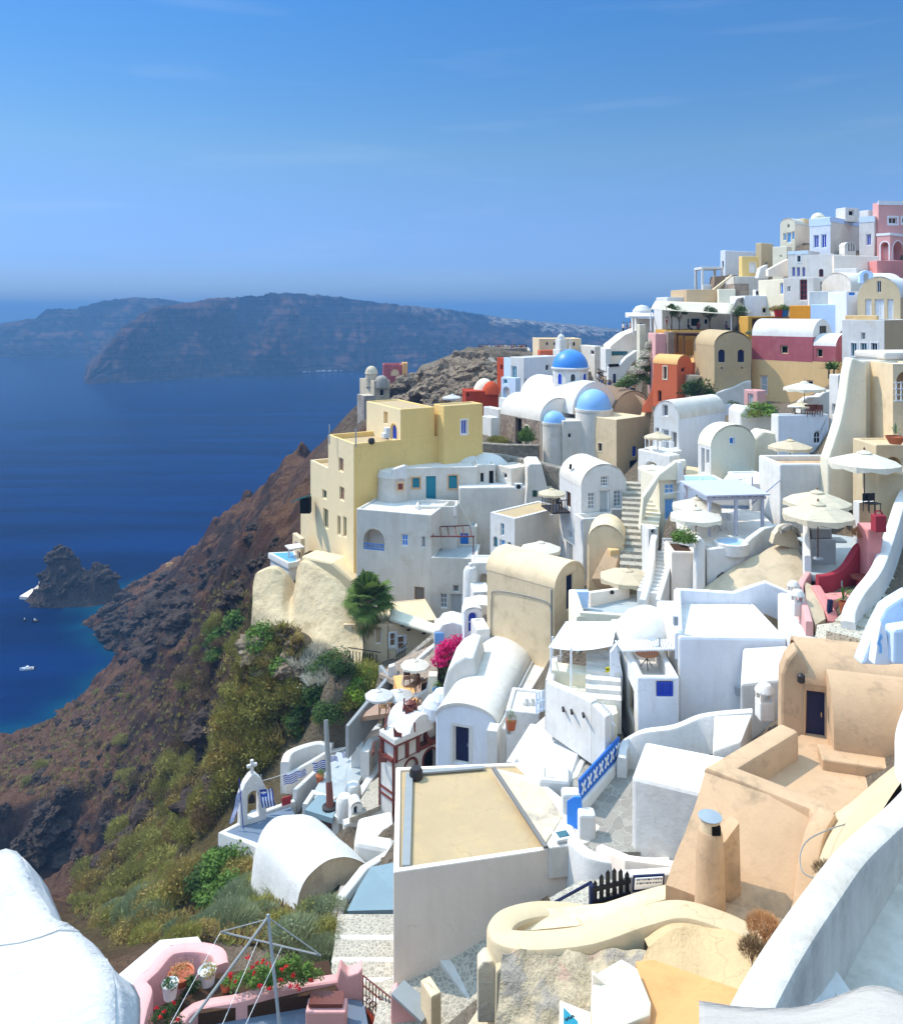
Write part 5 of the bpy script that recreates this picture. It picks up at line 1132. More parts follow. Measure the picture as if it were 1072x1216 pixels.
for z in (.1,.5): mb.box((a+b)/2+Vector((0,-.03,z)),(t.length,.06,.13),rz)
mb.build('crossbar','black_paint',e); mb=MB(); mb.box(a+Vector((-.05,0,.15)),(.12,.12,1.0),rz); mb.build('gate_post','blue_navy',e)
e=empty('notice',P(770,1060,25),'dark blue framed white tiled notice with rows of small dark lettering marks','notice')
mb=MB(); profile(mb,[(751,1060),(752,1041),(789,1039),(788,1056)],25.2,.06); mb.build('frame','blue_navy',e)
mb=MB(); profile(mb,[(753,1057),(754,1043.5),(787,1041.5),(786,1054)],25.13,.02); mb.build('panel','white_paint',e)
mb=MB()
for r_ in range(2):
    x=756.
    while x<785:
        w=random.uniform(1.,2.6); y=1045+r_*4.2-(x-756)*.06
        if x+w<786: profile(mb,[(x,y+1.6),(x,y+random.uniform(-.2,.4)),(x+w,y-.1),(x+w,y+random.uniform(.9,1.5))],25.1,.01)
        x+=w+random.uniform(.7,1.8)
mb.build('lettering','blue_navy',e)
mb=MB(); mb.path([P(653,1075,26.4),P(702,1048,25.3)],.05); mb.build('handrail','blue_navy',None,label='navy handrail running up the shaded wall to the black gate',cat='handrail')
wallthing('gate_wall','short white wall behind the framed notice and the black gate',[P(735,1037,25.8),P(800,1033,26)],.4,1.2,'white_warm')
# ruined lower walls
def rough(name,label,cat,quad,mat,amp,th=1.,n=14,lo=2.):
    a,b,c,d=quad; rows=[]
    for i in range(n):
        t=i/(n-1); rows.append([ (lambda p:p+Vector((mn.noise(p*1.3)*amp,mn.noise(p*1.7+Vector((5,1,2)))*amp,mn.noise(p*2.1+Vector((1,8,2)))*amp)))(a.lerp(b,j/(n-1)).lerp(d.lerp(c,j/(n-1)),t)) for j in range(n)])
    mb=MB(); mb.grid(rows); bk=Vector((0,th,-.1))
    mb.grid([rows[-1],[p+bk for p in rows[-1]]]); mb.grid([[r[0] for r in rows],[r[0]+bk for r in rows]]); mb.grid([[r[-1] for r in rows],[r[-1]+bk for r in rows]]); mb.grid([[p-Vector((0,0,lo)) for p in rows[0]],rows[0]])
    return mb.build(name,mat,None,label=label,cat=cat)
rough('ruined_wall','crumbling grey and pink patched wall under the rounded cream parapet','ruined wall',[P(588,1226,20.2),P(780,1205,19.6),P(768,1126,21.0),P(598,1130,21.2)],'ruin_mix',.2,.15,34)
mb=MB(); profile(mb,[(688,1196),(692,1183),(705,1172),(706,1192),(698,1197)],20.4,.1); mb.build('plaster_scrap','rose',None,label='pink plaster scrap left on the crumbling wall',cat='plaster')
h=H('ruin_pier','broken cream wall pier leaning at the end of the cobbled steps',cat='wall',wall='cream_deep'); h.mk(P(578,1210,21)); mb=MB()
profile(mb,[(567,1216),(567,1150),(574,1142),(585,1142),(590,1152),(590,1216)],21.6,.5); h.part(mb,'pier','old_stucco',.06)
mb=MB(); profile(mb,[(588,1216),(589,1155),(596,1148),(640,1190),(640,1230),(588,1230)],21.3,.6); h.part(mb,'inner_wall','cream_deep',.06)
slab('path',[Z(540,1240,-19.7),Z(900,1240,-19.3),Z(905,1130,-18.9),Z(800,1115,-18.9),Z(600,1150,-19.7)],.4,'old_stucco')
slab('terrace',[P(770,1230,17.8),P(905,1230,17.2),P(905,1185,18.6),P(838,1162,19.8),P(775,1140,20.6),P(755,1142,20.6)],.3,'terracotta_floor')
rockwall('stucco_bank','coarse ochre stucco bank below the tub parapet','bank',[[P(758,1146,20.6),P(800,1162,20.1),P(845,1178,19.6),P(905,1215,18)],[P(768,1124,20.9),P(800,1104,21.3),P(850,1104,21.4),P(915,1135,20.)]],'render_rough',.08,10,.4)
h=H('angular_parapet','angular cream chimney block with a small round hole and a blue sign board',cat='parapet',wall='cream'); h.mk(P(720,1216,19))
T=[P(704,1158,19.6),P(738,1138,20.3),P(757,1150,19.9),P(773,1190,18.6),P(772,1206,18.2),P(745,1216,17.8),P(702,1222,17.5)]
T2=[T[6],T[5],T[4],T[3],T[2],T[1],T[0]]
ar=sum(T2[i].x*T2[(i+1)%7].y-T2[(i+1)%7].x*T2[i].y for i in range(7)); T2=T2 if ar>0 else T2[::-1]
mb=MB(); mb.hexa([p-Vector((0,0,2.2)) for p in T2],T2); h.part(mb,'block','cream',.06)
mb=MB(); profile(mb,[(702,1222),(704,1158),(745,1190)],19.2,.15); h.part(mb,'grey_face','grey_wall')
mb=MB(); q=P(739,1155,19.82); mb.lathe(q+Vector((0,0,.02)),[(.15,-.06),(.15,.03),(.09,.03),(.09,-.04),(0,-.04)],16); h.part(mb,'round_hole','cream_deep')
e=empty('sign_board',P(680,1216,19),'cream box end with a teal blue sign panel bearing dark script','sign'); mb=MB()
T=[P(664,1187,19.4),P(702,1202,18.6),P(702,1235,17.6),P(664,1235,17.8)]; mb.hexa([p-Vector((0,0,1)) for p in T][::-1],T[::-1]); mb.build('box','cream',e,.04)
mb=MB(); T=[P(669,1199,18.75),P(686,1216,18.1),P(686,1230,17.6),P(669,1230,17.8)]; mb.face([p+Vector((0,0,.05)) for p in T][::-1]); mb.build('panel','teal',e)
mb=MB(); c=P(675,1214,18.25)+Vector((0,0,.08)); mb.path([c+Vector((.05*k-.1,-.06*(k%2)+.02*k,0)) for k in range(6)],.012); mb.build('lettering','black_paint',e)
# thick white wall bottom right and pools
mb=MB(); pts=[P(862,1262,10.9),P(900,1180,12.3),P(935,1120,13.4),P(975,1062,14.7),P(1010,1015,16),P(1042,985,17.2),P(1072,958,18.4),P(1110,915,20.5)]
mb.strip(spl(pts,6),.62,3.2); mb.build('thick_wall','limewash',None,label='thick smooth white wall sweeping diagonally up past the dry tufts',cat='wall')
wallthing('upper_wall','white curved wall hugging the right side of the tan courtyard',spl([P(1094,935,20.5),P(1082,915,22.5),P(1078,870,25),P(1090,830,28)],5),.7,2.5,'white')
zs=-13.0
slab('stair_terrace',[Z(870,1250,-12.35),Z(1130,1250,-12.35),Z(1130,950,-12.35),Z(1065,960,-12.35),Z(985,1070,-12.35)],.5,'limewash')
def blob(name,label,pix,z,th,mat,rim=None):
    pts=spl([Z(x,y,z) for x,y in pix],5,True); e=empty(name,pts[0],label,'pool'); ar=sum(pts[i].x*pts[(i+1)%len(pts)].y-pts[(i+1)%len(pts)].x*pts[i].y for i in range(len(pts)))
    if ar<0: pts=pts[::-1]
    mb=MB(); mb.prism([(p.x,p.y) for p in pts],z-th,z-.05); mb.build('floor',mat,e)
    mb=MB(); mb.strip(pts,.35,th+.3,0,True); mb.build('rim',rim or 'white',e)
blob('basin','upper pale grey-blue basin behind the thick white wall',[(1048,1100),(1058,1075),(1075,1050),(1110,1035),(1120,1120),(1075,1112)],-12.4,.6,'grey_blue_floor')
blob('basin','lower grey-blue basin partly in shade at the bottom right',[(1003,1150),(1010,1135),(1030,1136),(1062,1152),(1100,1175),(1100,1240),(1040,1215),(1006,1170)],-12.4,.6,'grey_blue_floor')
mb=MB(); q=P(965,1170,14.0); a=[P(946,1170,14.2),P(972,1151,14.8),P(992,1160,14.4),P(955,1185,13.6)]; mb.hexa([p-Vector((0,0,.8)) for p in a][::-1],a[::-1]); mb.build('step','grey_wall',None,.04,label='shaded grey step behind the thick white wall',cat='step')
mb=MB(); mb.strip([P(945,1195,13.2),P(990,1164,14.2),P(1005,1185,13.8)],.4,.9); mb.build('low_kerb','white',None,label='low white kerb wall beside the lower basin',cat='kerb')
# ============================================================ TAN ROOF HOUSE
h=H('tan_roof_house','house with broad flat tan roof, roof drain and blank shaded wall above cobbled steps',wall='grey_wall',roof='tan_roof')
zt=-20.23
A=Z(467,1036,zt); B=Z(690,1003,zt); C=Z(585,909,zt); D=Z(470,911,zt)
ext=(B-A).normalized(); B2=A+ext*((B-A).length*1.12)
h.poly([A.xy,B2.xy,(C+ext*1.2).xy,D.xy],zt,-24.4,roof='flat',par=.10,pth=.22,sink=3.5,ground=False,bevel=.05).done()
mb=MB(); p,q,r=Z(482,1028,zt+.03),Z(486,918,zt+.03),Z(575,911,zt+.03)
def rib(mb,a,b,w=.22,hh=.06,m=0):
    t=(b-a).normalized(); s=Vector((t.y,-t.x,0)).normalized()*w/2; L=[a-s,a+s,b+s,b-s]
    ar=sum(L[i].x*L[(i+1)%4].y-L[(i+1)%4].x*L[i].y for i in range(4)); L=L if ar>0 else L[::-1]
    mb.hexa([x-Vector((0,0,.06)) for x in L],[x+Vector((0,0,hh)) for x in L],m)
rib(mb,p,q,.3,.02); rib(mb,q+(r-q)*.03,r,.2,.02); h.part(mb,'roof_channel','trim_grey')
mb=MB(); q=Z(494,922,zt); mb.lathe(q+Vector((0,0,-.05)),[(.3,0),(.28,.3),(.22,.42),(0,.45)],12); h.part(mb,'roof_drain','iron')
# right sloping apron of that roof
a=[Z(584,911,zt+.16),Z(653,1007,zt+.16),Z(738,996,zt+.22),Z(695,970,zt+.3),Z(640,925,zt+.3)]
a=a if sum(a[i].x*a[(i+1)%5].y-a[(i+1)%5].x*a[i].y for i in range(5))>0 else a[::-1]
FOOT.append(([tuple(p) for p in h.cur['poly']],-28.3)); FOOT.append(([tuple(Z(x,y,zt).xy) for x,y in ((580,905),(660,1040),(745,1035),(715,985),(650,920))],zt-1.5))
mb=MB(); mb.hexa([p-Vector((0,0,1.2)) for p in a],a); h.part(mb,'roof_apron','white_warm',.05)
a=[Z(590,914,zt+.22),Z(648,1000,zt+.22),Z(668,970,zt+.28),Z(645,935,zt+.31)]; a=a if sum(a[i].x*a[(i+1)%4].y-a[(i+1)%4].x*a[i].y for i in range(4))>0 else a[::-1]
mb=MB(); mb.hexa([p-Vector((0,0,.3)) for p in a],a); h.part(mb,'grey_patch','old_stucco',.03)
mb=MB(); rib(mb,Z(586,912,zt+.2),Z(648,1006,zt+.22),.16,.03); h.part(mb,'roof_gutter','hatch')
mb=MB(); c=Z(668,994,zt+.25); mb.box(c+Vector((0,0,.03)),(.7,.55,.14),.3); h.part(mb,'skylight_frame','white',.04); mb=MB(); mb.box(c+Vector((0,0,.08)),(.42,.32,.08),.3); h.part(mb,'skylight_pane','glass_teal')
wallthing('lane_wall','grey-shaded wall running right from the tan roof house down to the black gate',[P(712,1004,29.5),P(745,1018,28.2),P(800,1025,27.6)],.35,3.,'grey_wall')
# cobbled steps left and below
S=[(P(438,1085,37.5),P(436,1062,40)),(P(432,1112,35.4),P(436,1087,37.4)),(P(428,1140,33.8),P(431,1114,35.3)),(P(425,1165,32.6),P(428,1142,33.7))]
mb=MB(); lastz=None; kb=MB()
for k,(yb,yt,d) in enumerate(((1216,1190,30.2),(1188,1166,31.4),(1164,1142,32.8),(1140,1116,34.2),(1113,1086,36),)):
    z=zof(yb,d); x0=385+k*3-(12 if k==0 else 0); a=Z(x0,yb,z); b=Z(470,yb,z); c=Z(470,yt,z); dd=Z(x0+4,yt,z)
    mb.hexa([Vector((p.x,p.y,z-1.6)) for p in (a,b,c,dd)],[a,b,c,dd]); 
    kb.hexa([Vector((p.x,p.y-.16,z-.25)) for p in (a,b,b,a)][:2]+[Vector((b.x,b.y+.1,z-.25)),Vector((a.x,a.y+.1,z-.25))],[Vector((a.x,a.y-.16,z+.012)),Vector((b.x,b.y-.16,z+.012)),Vector((b.x,b.y+.1,z+.012)),Vector((a.x,a.y+.1,z+.012))])
    CTRL.append((a.x,a.y,z-.6)); CTRL.append((b.x,b.y,z-.6)); FOOT.append(([tuple(p.xy) for p in (a,b,c,dd)],z-.5))
mb.build('steps','cobble',None,kind='structure'); kb.build('steps_edge','white_worn',None,kind='structure')
slab('path',[P(412,1082,38.2),P(490,1080,38.2),P(490,1020,42),P(440,1030,42),P(425,1055,40)],.4,'grey_blue_floor')
slab('path',[P(440,1230,26.9),P(600,1230,26.3),P(605,1100,29.6),P(520,1146,29.2),P(455,1165,29.3)],.4,'cobble')
mb=MB(); rib(mb,P(525,1142,29.3)+Vector((0,0,.05)),P(560,1190,27.8)+Vector((0,0,.05)),.35,.12); mb.build('steps_edge','white_worn',None,kind='structure')
mb=MB(); rib(mb,P(470,1162,29.35)+Vector((0,0,.05)),P(482,1195,28.1)+Vector((0,0,.05)),.3,.08); mb.build('steps_edge','white_worn',None,kind='structure')
mb=MB(); a=[P(497,1185,28.4),P(512,1173,28.9),P(530,1182,28.5),P(514,1192,28.1)]; a=a if sum(a[i].x*a[(i+1)%4].y-a[(i+1)%4].x*a[i].y for i in range(4))>0 else a[::-1]
mb.hexa([p-Vector((0,0,.1)) for p in a],[p+Vector((0,0,.06)) for p in a]); mb.build('manhole_cover','old_stucco',None,label='square concrete cover set in the cobbled landing',cat='cover')
h=H('stone_post','squat sandstone gate post beside the cobbled landing',cat='post',wall='tan'); h.block(512,1184,26.2,1225,30,R=524,L=499,par=.01,ground=False,bevel=.05,sink=.5).done()
wallthing('dark_stone_kerb','weathered stone kerb along the left of the grey path beside the dry bushes',[P(398,1090,38),P(404,1075,39),P(410,1052,41)],.6,1.4,'grey_crumble',cat='wall')
wallthing('path_kerb','white kerb wall between the peeling chapel end and the grey path',[P(402,1068,39.4),P(432,1030,42),P(465,1010,43.5)],.5,1.4,'white_worn',cat='wall')
# ============================================================ CHAPEL GROUP
h=H('white_chapel','long white vaulted chapel with stained peeling end wall above the dry bushes',cat='chapel',wall='old_stucco',roof='white')
h.mk(P(390,1080,42)); A=P(366,1064,41); B=P(440,1052,41+2.5); ax=Vector((-.66,.75,0)); rows=[]
for q in range(15):
    w=q/14; l=A+ax*(5.9*w); r=B+ax*(5.9*w); m_=(l+r)/2; hf=(r-l)/2; en=1-.5*max(0,(w-.72)/.28)**2; row=[]
    for k in range(25):
        t=math.pi*k/24; c_=math.cos(t); s_=math.sin(t); fl=(1+.35*(1-s_)**2)*(en+.1); p=m_+hf*(-c_*fl)+Vector((0,0,(1.75*s_**.8)*(1+.1*w)*en-2.0*(1-s_)**5)); p+=Vector((mn.noise(p*.7)*.1,mn.noise(p*.7+Vector((4,1,0)))*.1,mn.noise(p*.8+Vector((1,9,0)))*.14*s_)); row.append(p)
    rows.append(row)
rows.append([p+ax*.5-Vector((0,0,2.2)) for p in rows[-1]])
mb=MB(); mb.grid(rows); h.part(mb,'vault_roof','white')
mb=MB(); f0=[p+ax*.15 for p in rows[0]]; cc_=sum(f0,Vector())/25-Vector((0,0,.6))
for i in range(24): mb.face([f0[i],f0[i+1],cc_])
h.part(mb,'gable_wall','old_stucco'); FOOT.append(([tuple(p.xy) for p in (rows[0][2],rows[0][-3],rows[-2][-3],rows[-2][2])],A.z-1.)); CTRL.append((A.x-1,A.y,A.z-.7))
mb=MB(); a=P(420,1000,44); b=P(470,1010,43.5); c=P(466,965,47); d=P(425,975,47)
mb.hexa([p-Vector((0,0,2.2)) for p in (a,b,c,d)],[a,b,c+Vector((0,0,.2)),d+Vector((0,0,.2))]); h.part(mb,'flat_annex','white',.25)
slab('terrace',[P(266,990,49.5),P(318,1012,47),P(350,968,51.5),P(345,958,53),P(300,962,53.5)],.35,'slate_floor')
wallthing('terrace_parapet','white parapet around the slate blue terrace with the bell arch',[P(350,950,53.4),P(313,963,52.2),P(264,988,49.6),P(300,1001,48),P(316,1010,47)],.35,[1.5,1.5,3.5,3.2,2.6],'white')
h=H('bell_arch','white bell gable with open arch and cross on the slate terrace',cat='bell arch',wall='white'); h.mk(P(300,985,50.5))
f=MB(); O=P(285,990,50.3); u=Vector((math.cos(.55),math.sin(.55),0)); n=Vector((u.y,-u.x,0))
s_=50.3/950; out=[(0,0),(32*s_,0),(32*s_,2.3),(26*s_,3.),(20*s_,3.35),(16*s_,3.45),(12*s_,3.35),(6*s_,3.),(0,2.3)]; hole=[(9*s_,.7),(23*s_,.7)]+[(16*s_+7*s_*math.cos(math.pi*k/10),2.05+7*s_*math.sin(math.pi*k/10)) for k in range(11)]
loops=[[Vector((x,z,0)) for x,z in out],[Vector((x,z,0)) for x,z in hole]]; fl_=out+hole
for t in tessellate_polygon(loops):
    for off in (0,-.55):
        f.face([O+u*fl_[i][0]+Vector((0,0,fl_[i][1]))+n*off for i in t])
for lp in (out,hole):
    for i in range(len(lp)):
        a,b=lp[i],lp[(i+1)%len(lp)]; f.face([O+u*a[0]+Vector((0,0,a[1])),O+u*b[0]+Vector((0,0,b[1])),O+u*b[0]+Vector((0,0,b[1]))-n*.55,O+u*a[0]+Vector((0,0,a[1]))-n*.55])
h.part(f,'arch','white'); c=O+u*16*s_-n*.27+Vector((0,0,3.4))
mb=MB(); mb.box(c+Vector((0,0,.4)),(.2,.2,.95),.55); mb.box(c+Vector((0,0,.5)),(.66,.2,.2),.55); h.part(mb,'cross','white',.05)
mb=MB(); b_=O+u*16*s_-n*.27+Vector((0,0,1.9)); mb.lathe(b_,[(.24,-.3),(.2,-.1),(.12,.1),(0,.16)],12); h.part(mb,'bell','iron')
# white terraces around the flags
W=lambda lab,pts,th,b,n=4,mat='white': wallthing('terrace_wall',lab,spl([P(*p) for p in pts],n) if n else [P(*p) for p in pts],th,b,mat,ctrl=b*.75)
W('tall white curved retaining wall at the cliff side of the flag terrace',[(338,905,55),(345,892,56.5),(375,882,58.5),(395,884,58.5)],.6,3.2)
W('sloping white stair wall with a flag string from the bell arch to the flag pole',[(350,938,53.5),(378,912,56),(397,897,57.5)],.35,2.0)
W('inner white wall along the flag terrace behind the wooden pole',[(338,922,54.5),(372,902,57),(396,890,58.5),(440,885,60)],.3,1.6)
W('white stepped wall block above the flag terrace, outer one',[(424,888,55),(428,868,56.5),(462,858,58)],.8,2.5,0)
W('white stepped wall block above the flag terrace, inner one',[(433,893,54),(440,878,55.5),(463,870,57)],.6,2.0,0)
W('white wall with red-painted gate beside the ornate house',[(420,902,56.5),(440,892,57.5),(456,889,58)],.4,1.8,0)
slab('terrace',[P(368,948,52),P(412,952,51.5),P(442,900,56),P(400,893,57.5)],.35,'grey_floor')
W('sloping white parapet on the right side of the grey flag terrace',[(398,970,49.5),(420,950,51),(440,922,54),(456,900,56)],.55,1.6,4)
slab('terrace',[P(362,962,50.5),P(395,972,49.2),P(402,952,51),P(380,942,52.3)],.35,'grey_blue_floor')
W('low white kerb of the small lower terrace',[(362,955,51),(372,940,52.5),(398,948,51.6)],.35,.9,0)
W('rounded white wall stub beside the small blue door',[(408,976,47.6),(420,972,47.8),(440,962,48.4),(466,948,49)],.6,1.2,4)
h=H('white_buttress_posts','rounded white posts on the stair wall below the flag pole',cat='post'); h.mk(P(418,950,50)); mb=MB()
for px,py,d in ((409,948,49.8),(419,934,51)): q=P(px,py,d); mb.lathe(q,[(.55,-1.3),(.52,-.1),(.38,.15),(0,.25)],12)
h.part(mb,'post','white')
h=H('mini_shrine','tiny white shrine niche with navy door on the stair',cat='shrine',wall='white',roof='white'); h.block(417,960,47.5,972,20,R=430,LL=.8,roof='vault',axis='v',rise=.3,ground=False,sink=.6).win('R',420,957.5,424.5,971,fill='blue_navy',frame='white',arch=True,kind='door').done()
slab('path',[P(415,972,47),P(468,950,49),P(460,915,54),P(440,930,52)],.3,'cobble')
mb=MB(); q=P(340,951,52.6); mb.box(q,(.6,.1,.5),.5); mb.build('hatch','cloth_red',None,label='small red wooden hatch on the terrace corner',cat='hatch')
# ornate brown and white house
h=H('ornate_house','white ornate house with brown-red outlined arcade, little corner horns and a tiny roof pavilion',wall='white_worn',roof='tile_brown')
h.block(467,905,47.5,985,42,R=530,L=451,par=.04,bevel=.03)
fr=h.face('R'); f3=h.face('L'); zt=h.cur['zt']
h.win('R',481,902,494,925,fill='white_worn',frame='brown_wood',arch=True,kind='opening',depth=.12,trim='maroon_trim',tw=.14,fw=.02).win('R',503,890,518,916,fill='dark_void',frame='brown_wood',arch=True,kind='opening',depth=.4,trim='maroon_trim',tw=.14,fw=.02).done()
mb=MB()
def edge(a,b,w=.2): mb.tube(a,b,w/2,w/2,4)
P0=[Vector((*p,zt)) for p in h.cur['poly']]
for i in range(4): edge(P0[i]+Vector((0,0,.05)),P0[(i+1)%4]+Vector((0,0,.05)),.3)
for i in (0,1,3): edge(P0[i],P0[i]-Vector((0,0,4)),.2)
for dz in (1.9,2.3,4.0): edge(P0[3]-Vector((0,0,dz)),P0[0]-Vector((0,0,dz)),.18); edge(P0[0]-Vector((0,0,dz)),P0[0].lerp(P0[1],.35)-Vector((0,0,dz)),.18)
edge(P0[0].lerp(P0[1],.55)-Vector((0,0,1.6)),P0[1]-Vector((0,0,1.6)),.18); h.part(mb,'brown_trim','maroon_trim')
def horns(nm,c,r,z):
    for k in range(4):
        mb=MB(); a=rad(42+45+90*k); o=c+Vector((math.cos(a)*r,math.sin(a)*r,z)); t_=Vector((-math.sin(a),math.cos(a),0)); w_=Vector((math.cos(a),math.sin(a),0))*.05; q_=[o-t_*.26,o+t_*.2,o+t_*.22+Vector((0,0,.25)),o-t_*.05+Vector((0,0,.3)),o-t_*.3+Vector((0,0,.62))]
        mb.face([p+w_ for p in q_]); mb.face([p-w_ for p in q_][::-1])
        for i_ in range(5): mb.face([q_[i_]-w_,q_[(i_+1)%5]-w_,q_[(i_+1)%5]+w_,q_[i_]+w_])
        h.part(mb,nm,'maroon_trim')
def pavilion(c,w,dpt,ht):
    u=fr.t; v=Vector((-u.y,u.x,0))
    for x in (-1,0,1):
        for y in (-1,1): mb=MB(); mb.box(c+u*(x*w/2)+v*(y*dpt/2)+Vector((0,0,ht/2)),(.2,.2,ht),math.atan2(u.y,u.x)); h.part(mb,'pavilion_post','maroon_trim')
for px,py,d,w in ((475,893,48.4,1.7),(497,879,50.2,1.9)):
    c=P(px,py+10,d); c.z=zt+.05; pavilion(c,w,1.3,1.05)
    mb=MB(); u=fr.t; mb.box(c+Vector((0,0,1.25)),(w+.3,1.6,.4),math.atan2(u.y,u.x)); h.part(mb,'pavilion_roof','white_worn',.08)
    mb=MB(); mb.box(c+Vector((0,0,1.04)),(w+.36,1.66,.1),math.atan2(u.y,u.x)); h.part(mb,'pavilion_trim','maroon_trim')
    mb=MB(); mb.box(c+Vector((0,0,.5)),(w*.92,1.2,.98),math.atan2(u.y,u.x)); h.part(mb,'pavilion_core','white_worn')
    if px<480:
        horns('roof_horn',c,.9,1.4)
c=P(487,884,49.3); c.z=zt+.95; mb=MB(); u=fr.t; v=Vector((-u.y,u.x,0)); rr=[[c+v*y+u*(-.95*math.cos(math.pi*k/12))+Vector((0,0,1.15*math.sin(math.pi*k/12)+.2)) for k in range(13)] for y in (-1.1,1.1)]
mb.grid(rr); mb.face(rr[0]); mb.face(rr[1][::-1]); h.part(mb,'pavilion_vault','white')
mb=MB(); mb.lathe(c+Vector((0,0,1.25)),[(.3,0),(.4,.15),(.2,.3),(.3,.45),(.1,.6),(0,.6)],10); h.part(mb,'crown_ornament','maroon_trim'); horns('crown_horn',c,.4,1.2)
horns('corner_horn',P0[0].lerp(P0[3],.5)+v*.1,.75,.1)
horns('corner_horn',P0[1].lerp(P0[2],.3)-u*.8,.8,.1)
e=empty('gate',P(459,900,57),'small red picket gate beside the ornate house','gate'); mb=MB()
for k in range(3): mb.box(P(455+k*4,879+2*(k%2),56.8)+Vector((0,0,-.3)),(.16,.06,1.3))
for y in (878,884): mb.box(P(459,y,56.8),(.9,.07,.12))
mb.build('pickets','cloth_red',e)
# ============================================================ BLUE DOOR LANE (left of sand vault)
h=H('blue_gate_house','white arched gateway with a dark blue double gate beside the sand vault house',cat='gateway',wall='white_blue',roof='white'); h.mk(P(560,760,56))
h.block(551,728,55,765,8,R=573,LL=1,roof='vault',axis='v',rise=.35,ground=False,bevel=.12).win('R',555,727,567,752,fill='blue',frame='white_blue',arch=True,kind='door',bars=(1,2)).done()
mb=MB(); profile(mb,[(548,735),(552,722),(570,718),(580,719),(580,730),(560,734)],56.5,2); h.part(mb,'gate_roof','white',.2)
h=H('white_arch_wall','white round-topped pillar house with a walled-up tan arch and small bell',wall='white',roof='white')
h.block(560,668,62,720,0,R=600,LL=2,par=.1,bevel=.12).win('R',570,682,579,702,fill='old_stucco',frame='white',arch=True,kind='opening',depth=.3,fw=.02).done()
mb=MB(); c=P(558.5,678,61.5); mb.lathe((c.x,c.y,0),[(.6,zof(722,61.5)),(.55,c.z),(.4,c.z+.3),(.2,c.z+.35),(.15,c.z+.6),(0,c.z+.62)],14); h.part(mb,'round_pillar','white')
h=H('white_lane_blocks','white stepped blocks on the lane beside the sand vault',cat='terrace',wall='white',roof='white')
h.block(562,703,59,722,6,R=582,LL=2,par=.05,ground=False).done(); h.block(566,748,52.5,775,10,R=582,LL=2,par=.1,ground=False).done()
h=H('curved_white_house','white curved-gable wall with a pale blue window above the bougainvillea',wall='white',roof='white'); h.mk(P(530,770,56))
mb=MB(); profile(mb,[(515,775),(515,749),(521,748),(525,742),(537,739),(549,742),(556,744),(556,775)],56,2.2,0,0); h.part(mb,'wall','white',.1)
mb=MB(); profile(mb,[(516,764),(516,752),(527,752),(527,764)],55.9,.2); h.part(mb,'blue_panel','sky_paint')
h=H('cave_house','tan cave-like house with white framed windows and pock-marked wall behind the palm',wall='tan',roof='tan')
h.block(461,741,66,800,14,R=520,LL=5,par=.05,bevel=.15) 
h.win('R',463,752,469.5,768,fill='wood',trim='white_paint',tw=.14,bars=(1,2)).win('R',472,756,480.5,772,fill='wood',trim='white_paint',tw=.14,bars=(1,2)).done()
mb=MB()
for px,py in ((478,743),(473,737),(485,748),(497,745),(503,752),(490,741)): q=P(px,py,h.d_on('R',px)); mb.lathe(q+h.face('R').n*.01,[(.0,-.1),(.22,0),(.0,.1)],7)
h.part(mb,'pock_mark','dark_void')
mb=MB(); a=P(462,734,66.2); b=P(520,752,63.2); mb.hexa([a-Vector((0,0,.3)),b-Vector((0,0,.3)),b+Vector((.6,1.2,-.3)),a+Vector((0,1.6,-.3))],[a,b,b+Vector((.6,1.2,0)),a+Vector((0,1.6,.3))]); h.part(mb,'sloping_coping','cream',.1)
h.block(408,742,66,778,2,R=460,LL=4,par=.05).win('R',418,745,432,769,fill='blue_navy',kind='door',frame='tan').win('R',445,745,453,765,fill='tan_dark').done()
mb=MB()
for k in range(9): q=P(415+k*4,775+k*.6,63.5); mb.box(q+Vector((0,0,-.3)),(.07,.05,.9))
mb.tube(P(413,769,63.5),P(452,775,63.5),.04); h.part(mb,'terrace_railing','black_paint')
mb=MB()
for k in range(6): q=P(471+k*2,778-k*2.0,61.5); mb.box(q+Vector((0,0,-.3)),(.06,.05,.9))
mb.tube(P(469,774,61.5),P(484,764,61.5),.04); mb.tube(P(469,780,61.5),P(484,770,61.5),.03); h.part(mb,'stair_railing','black_paint')
wallthing('stone_wall','brown dry stone stair wall climbing from the palm to the white houses',[P(462,792,61),P(482,780,61),P(500,766,61),P(518,752,62)],.6,1.6,'stone_grey',cat='stone wall')
slab('terrace',[P(450,800,59),P(480,815,55),P(520,800,55),P(515,765,59),P(480,780,61)],.3,'stone_dark')
wallthing('ramp_wall','white-grey ramp wall sweeping from the stone stair to the parasol terrace',spl([P(480,795,58),P(500,778,58),P(512,768,58.5),P(520,762,59)],4),.4,1.5,'white')
wallthing('coped_wall','grey coped wall zigzagging down from the palm to the flag terraces',[P(452,790,60),P(462,802,58),P(412,862,54.5)],.3,2.2,'trim_grey')
mb=MB(); profile(mb,[(461,808),(461,793),(468,791),(476,818),(470,818)],57.5,.5); mb.build('fin_wall','white',None,label='white fin wall beside the terracotta steps',cat='wall')
mb=MB(); stairs(mb,P(486,832,53),P(476,802,57),1.1,8); mb.build('terracotta_stair','orange_roof',None,kind='thing',label='small terracotta stair between white fins below the cream parasol',cat='stair')
slab('terrace',[P(425,852,55.5),P(470,846,54),P(500,835,53),P(500,800,56),P(478,812,56),P(462,825,56)],.3,'tile_brown')
wallthing('terrace_wall','white terrace wall in front of the cream parasol',[P(490,828,53.5),P(508,818,54),P(512,800,55)],.3,1.3,'white')
h=H('cream_cabinet','cream box pillar between the parasol terrace and small vault',cat='pillar',wall='cream'); h.block(509,803,52.5,835,0,R=519,LL=.7,par=.02,ground=False).done()
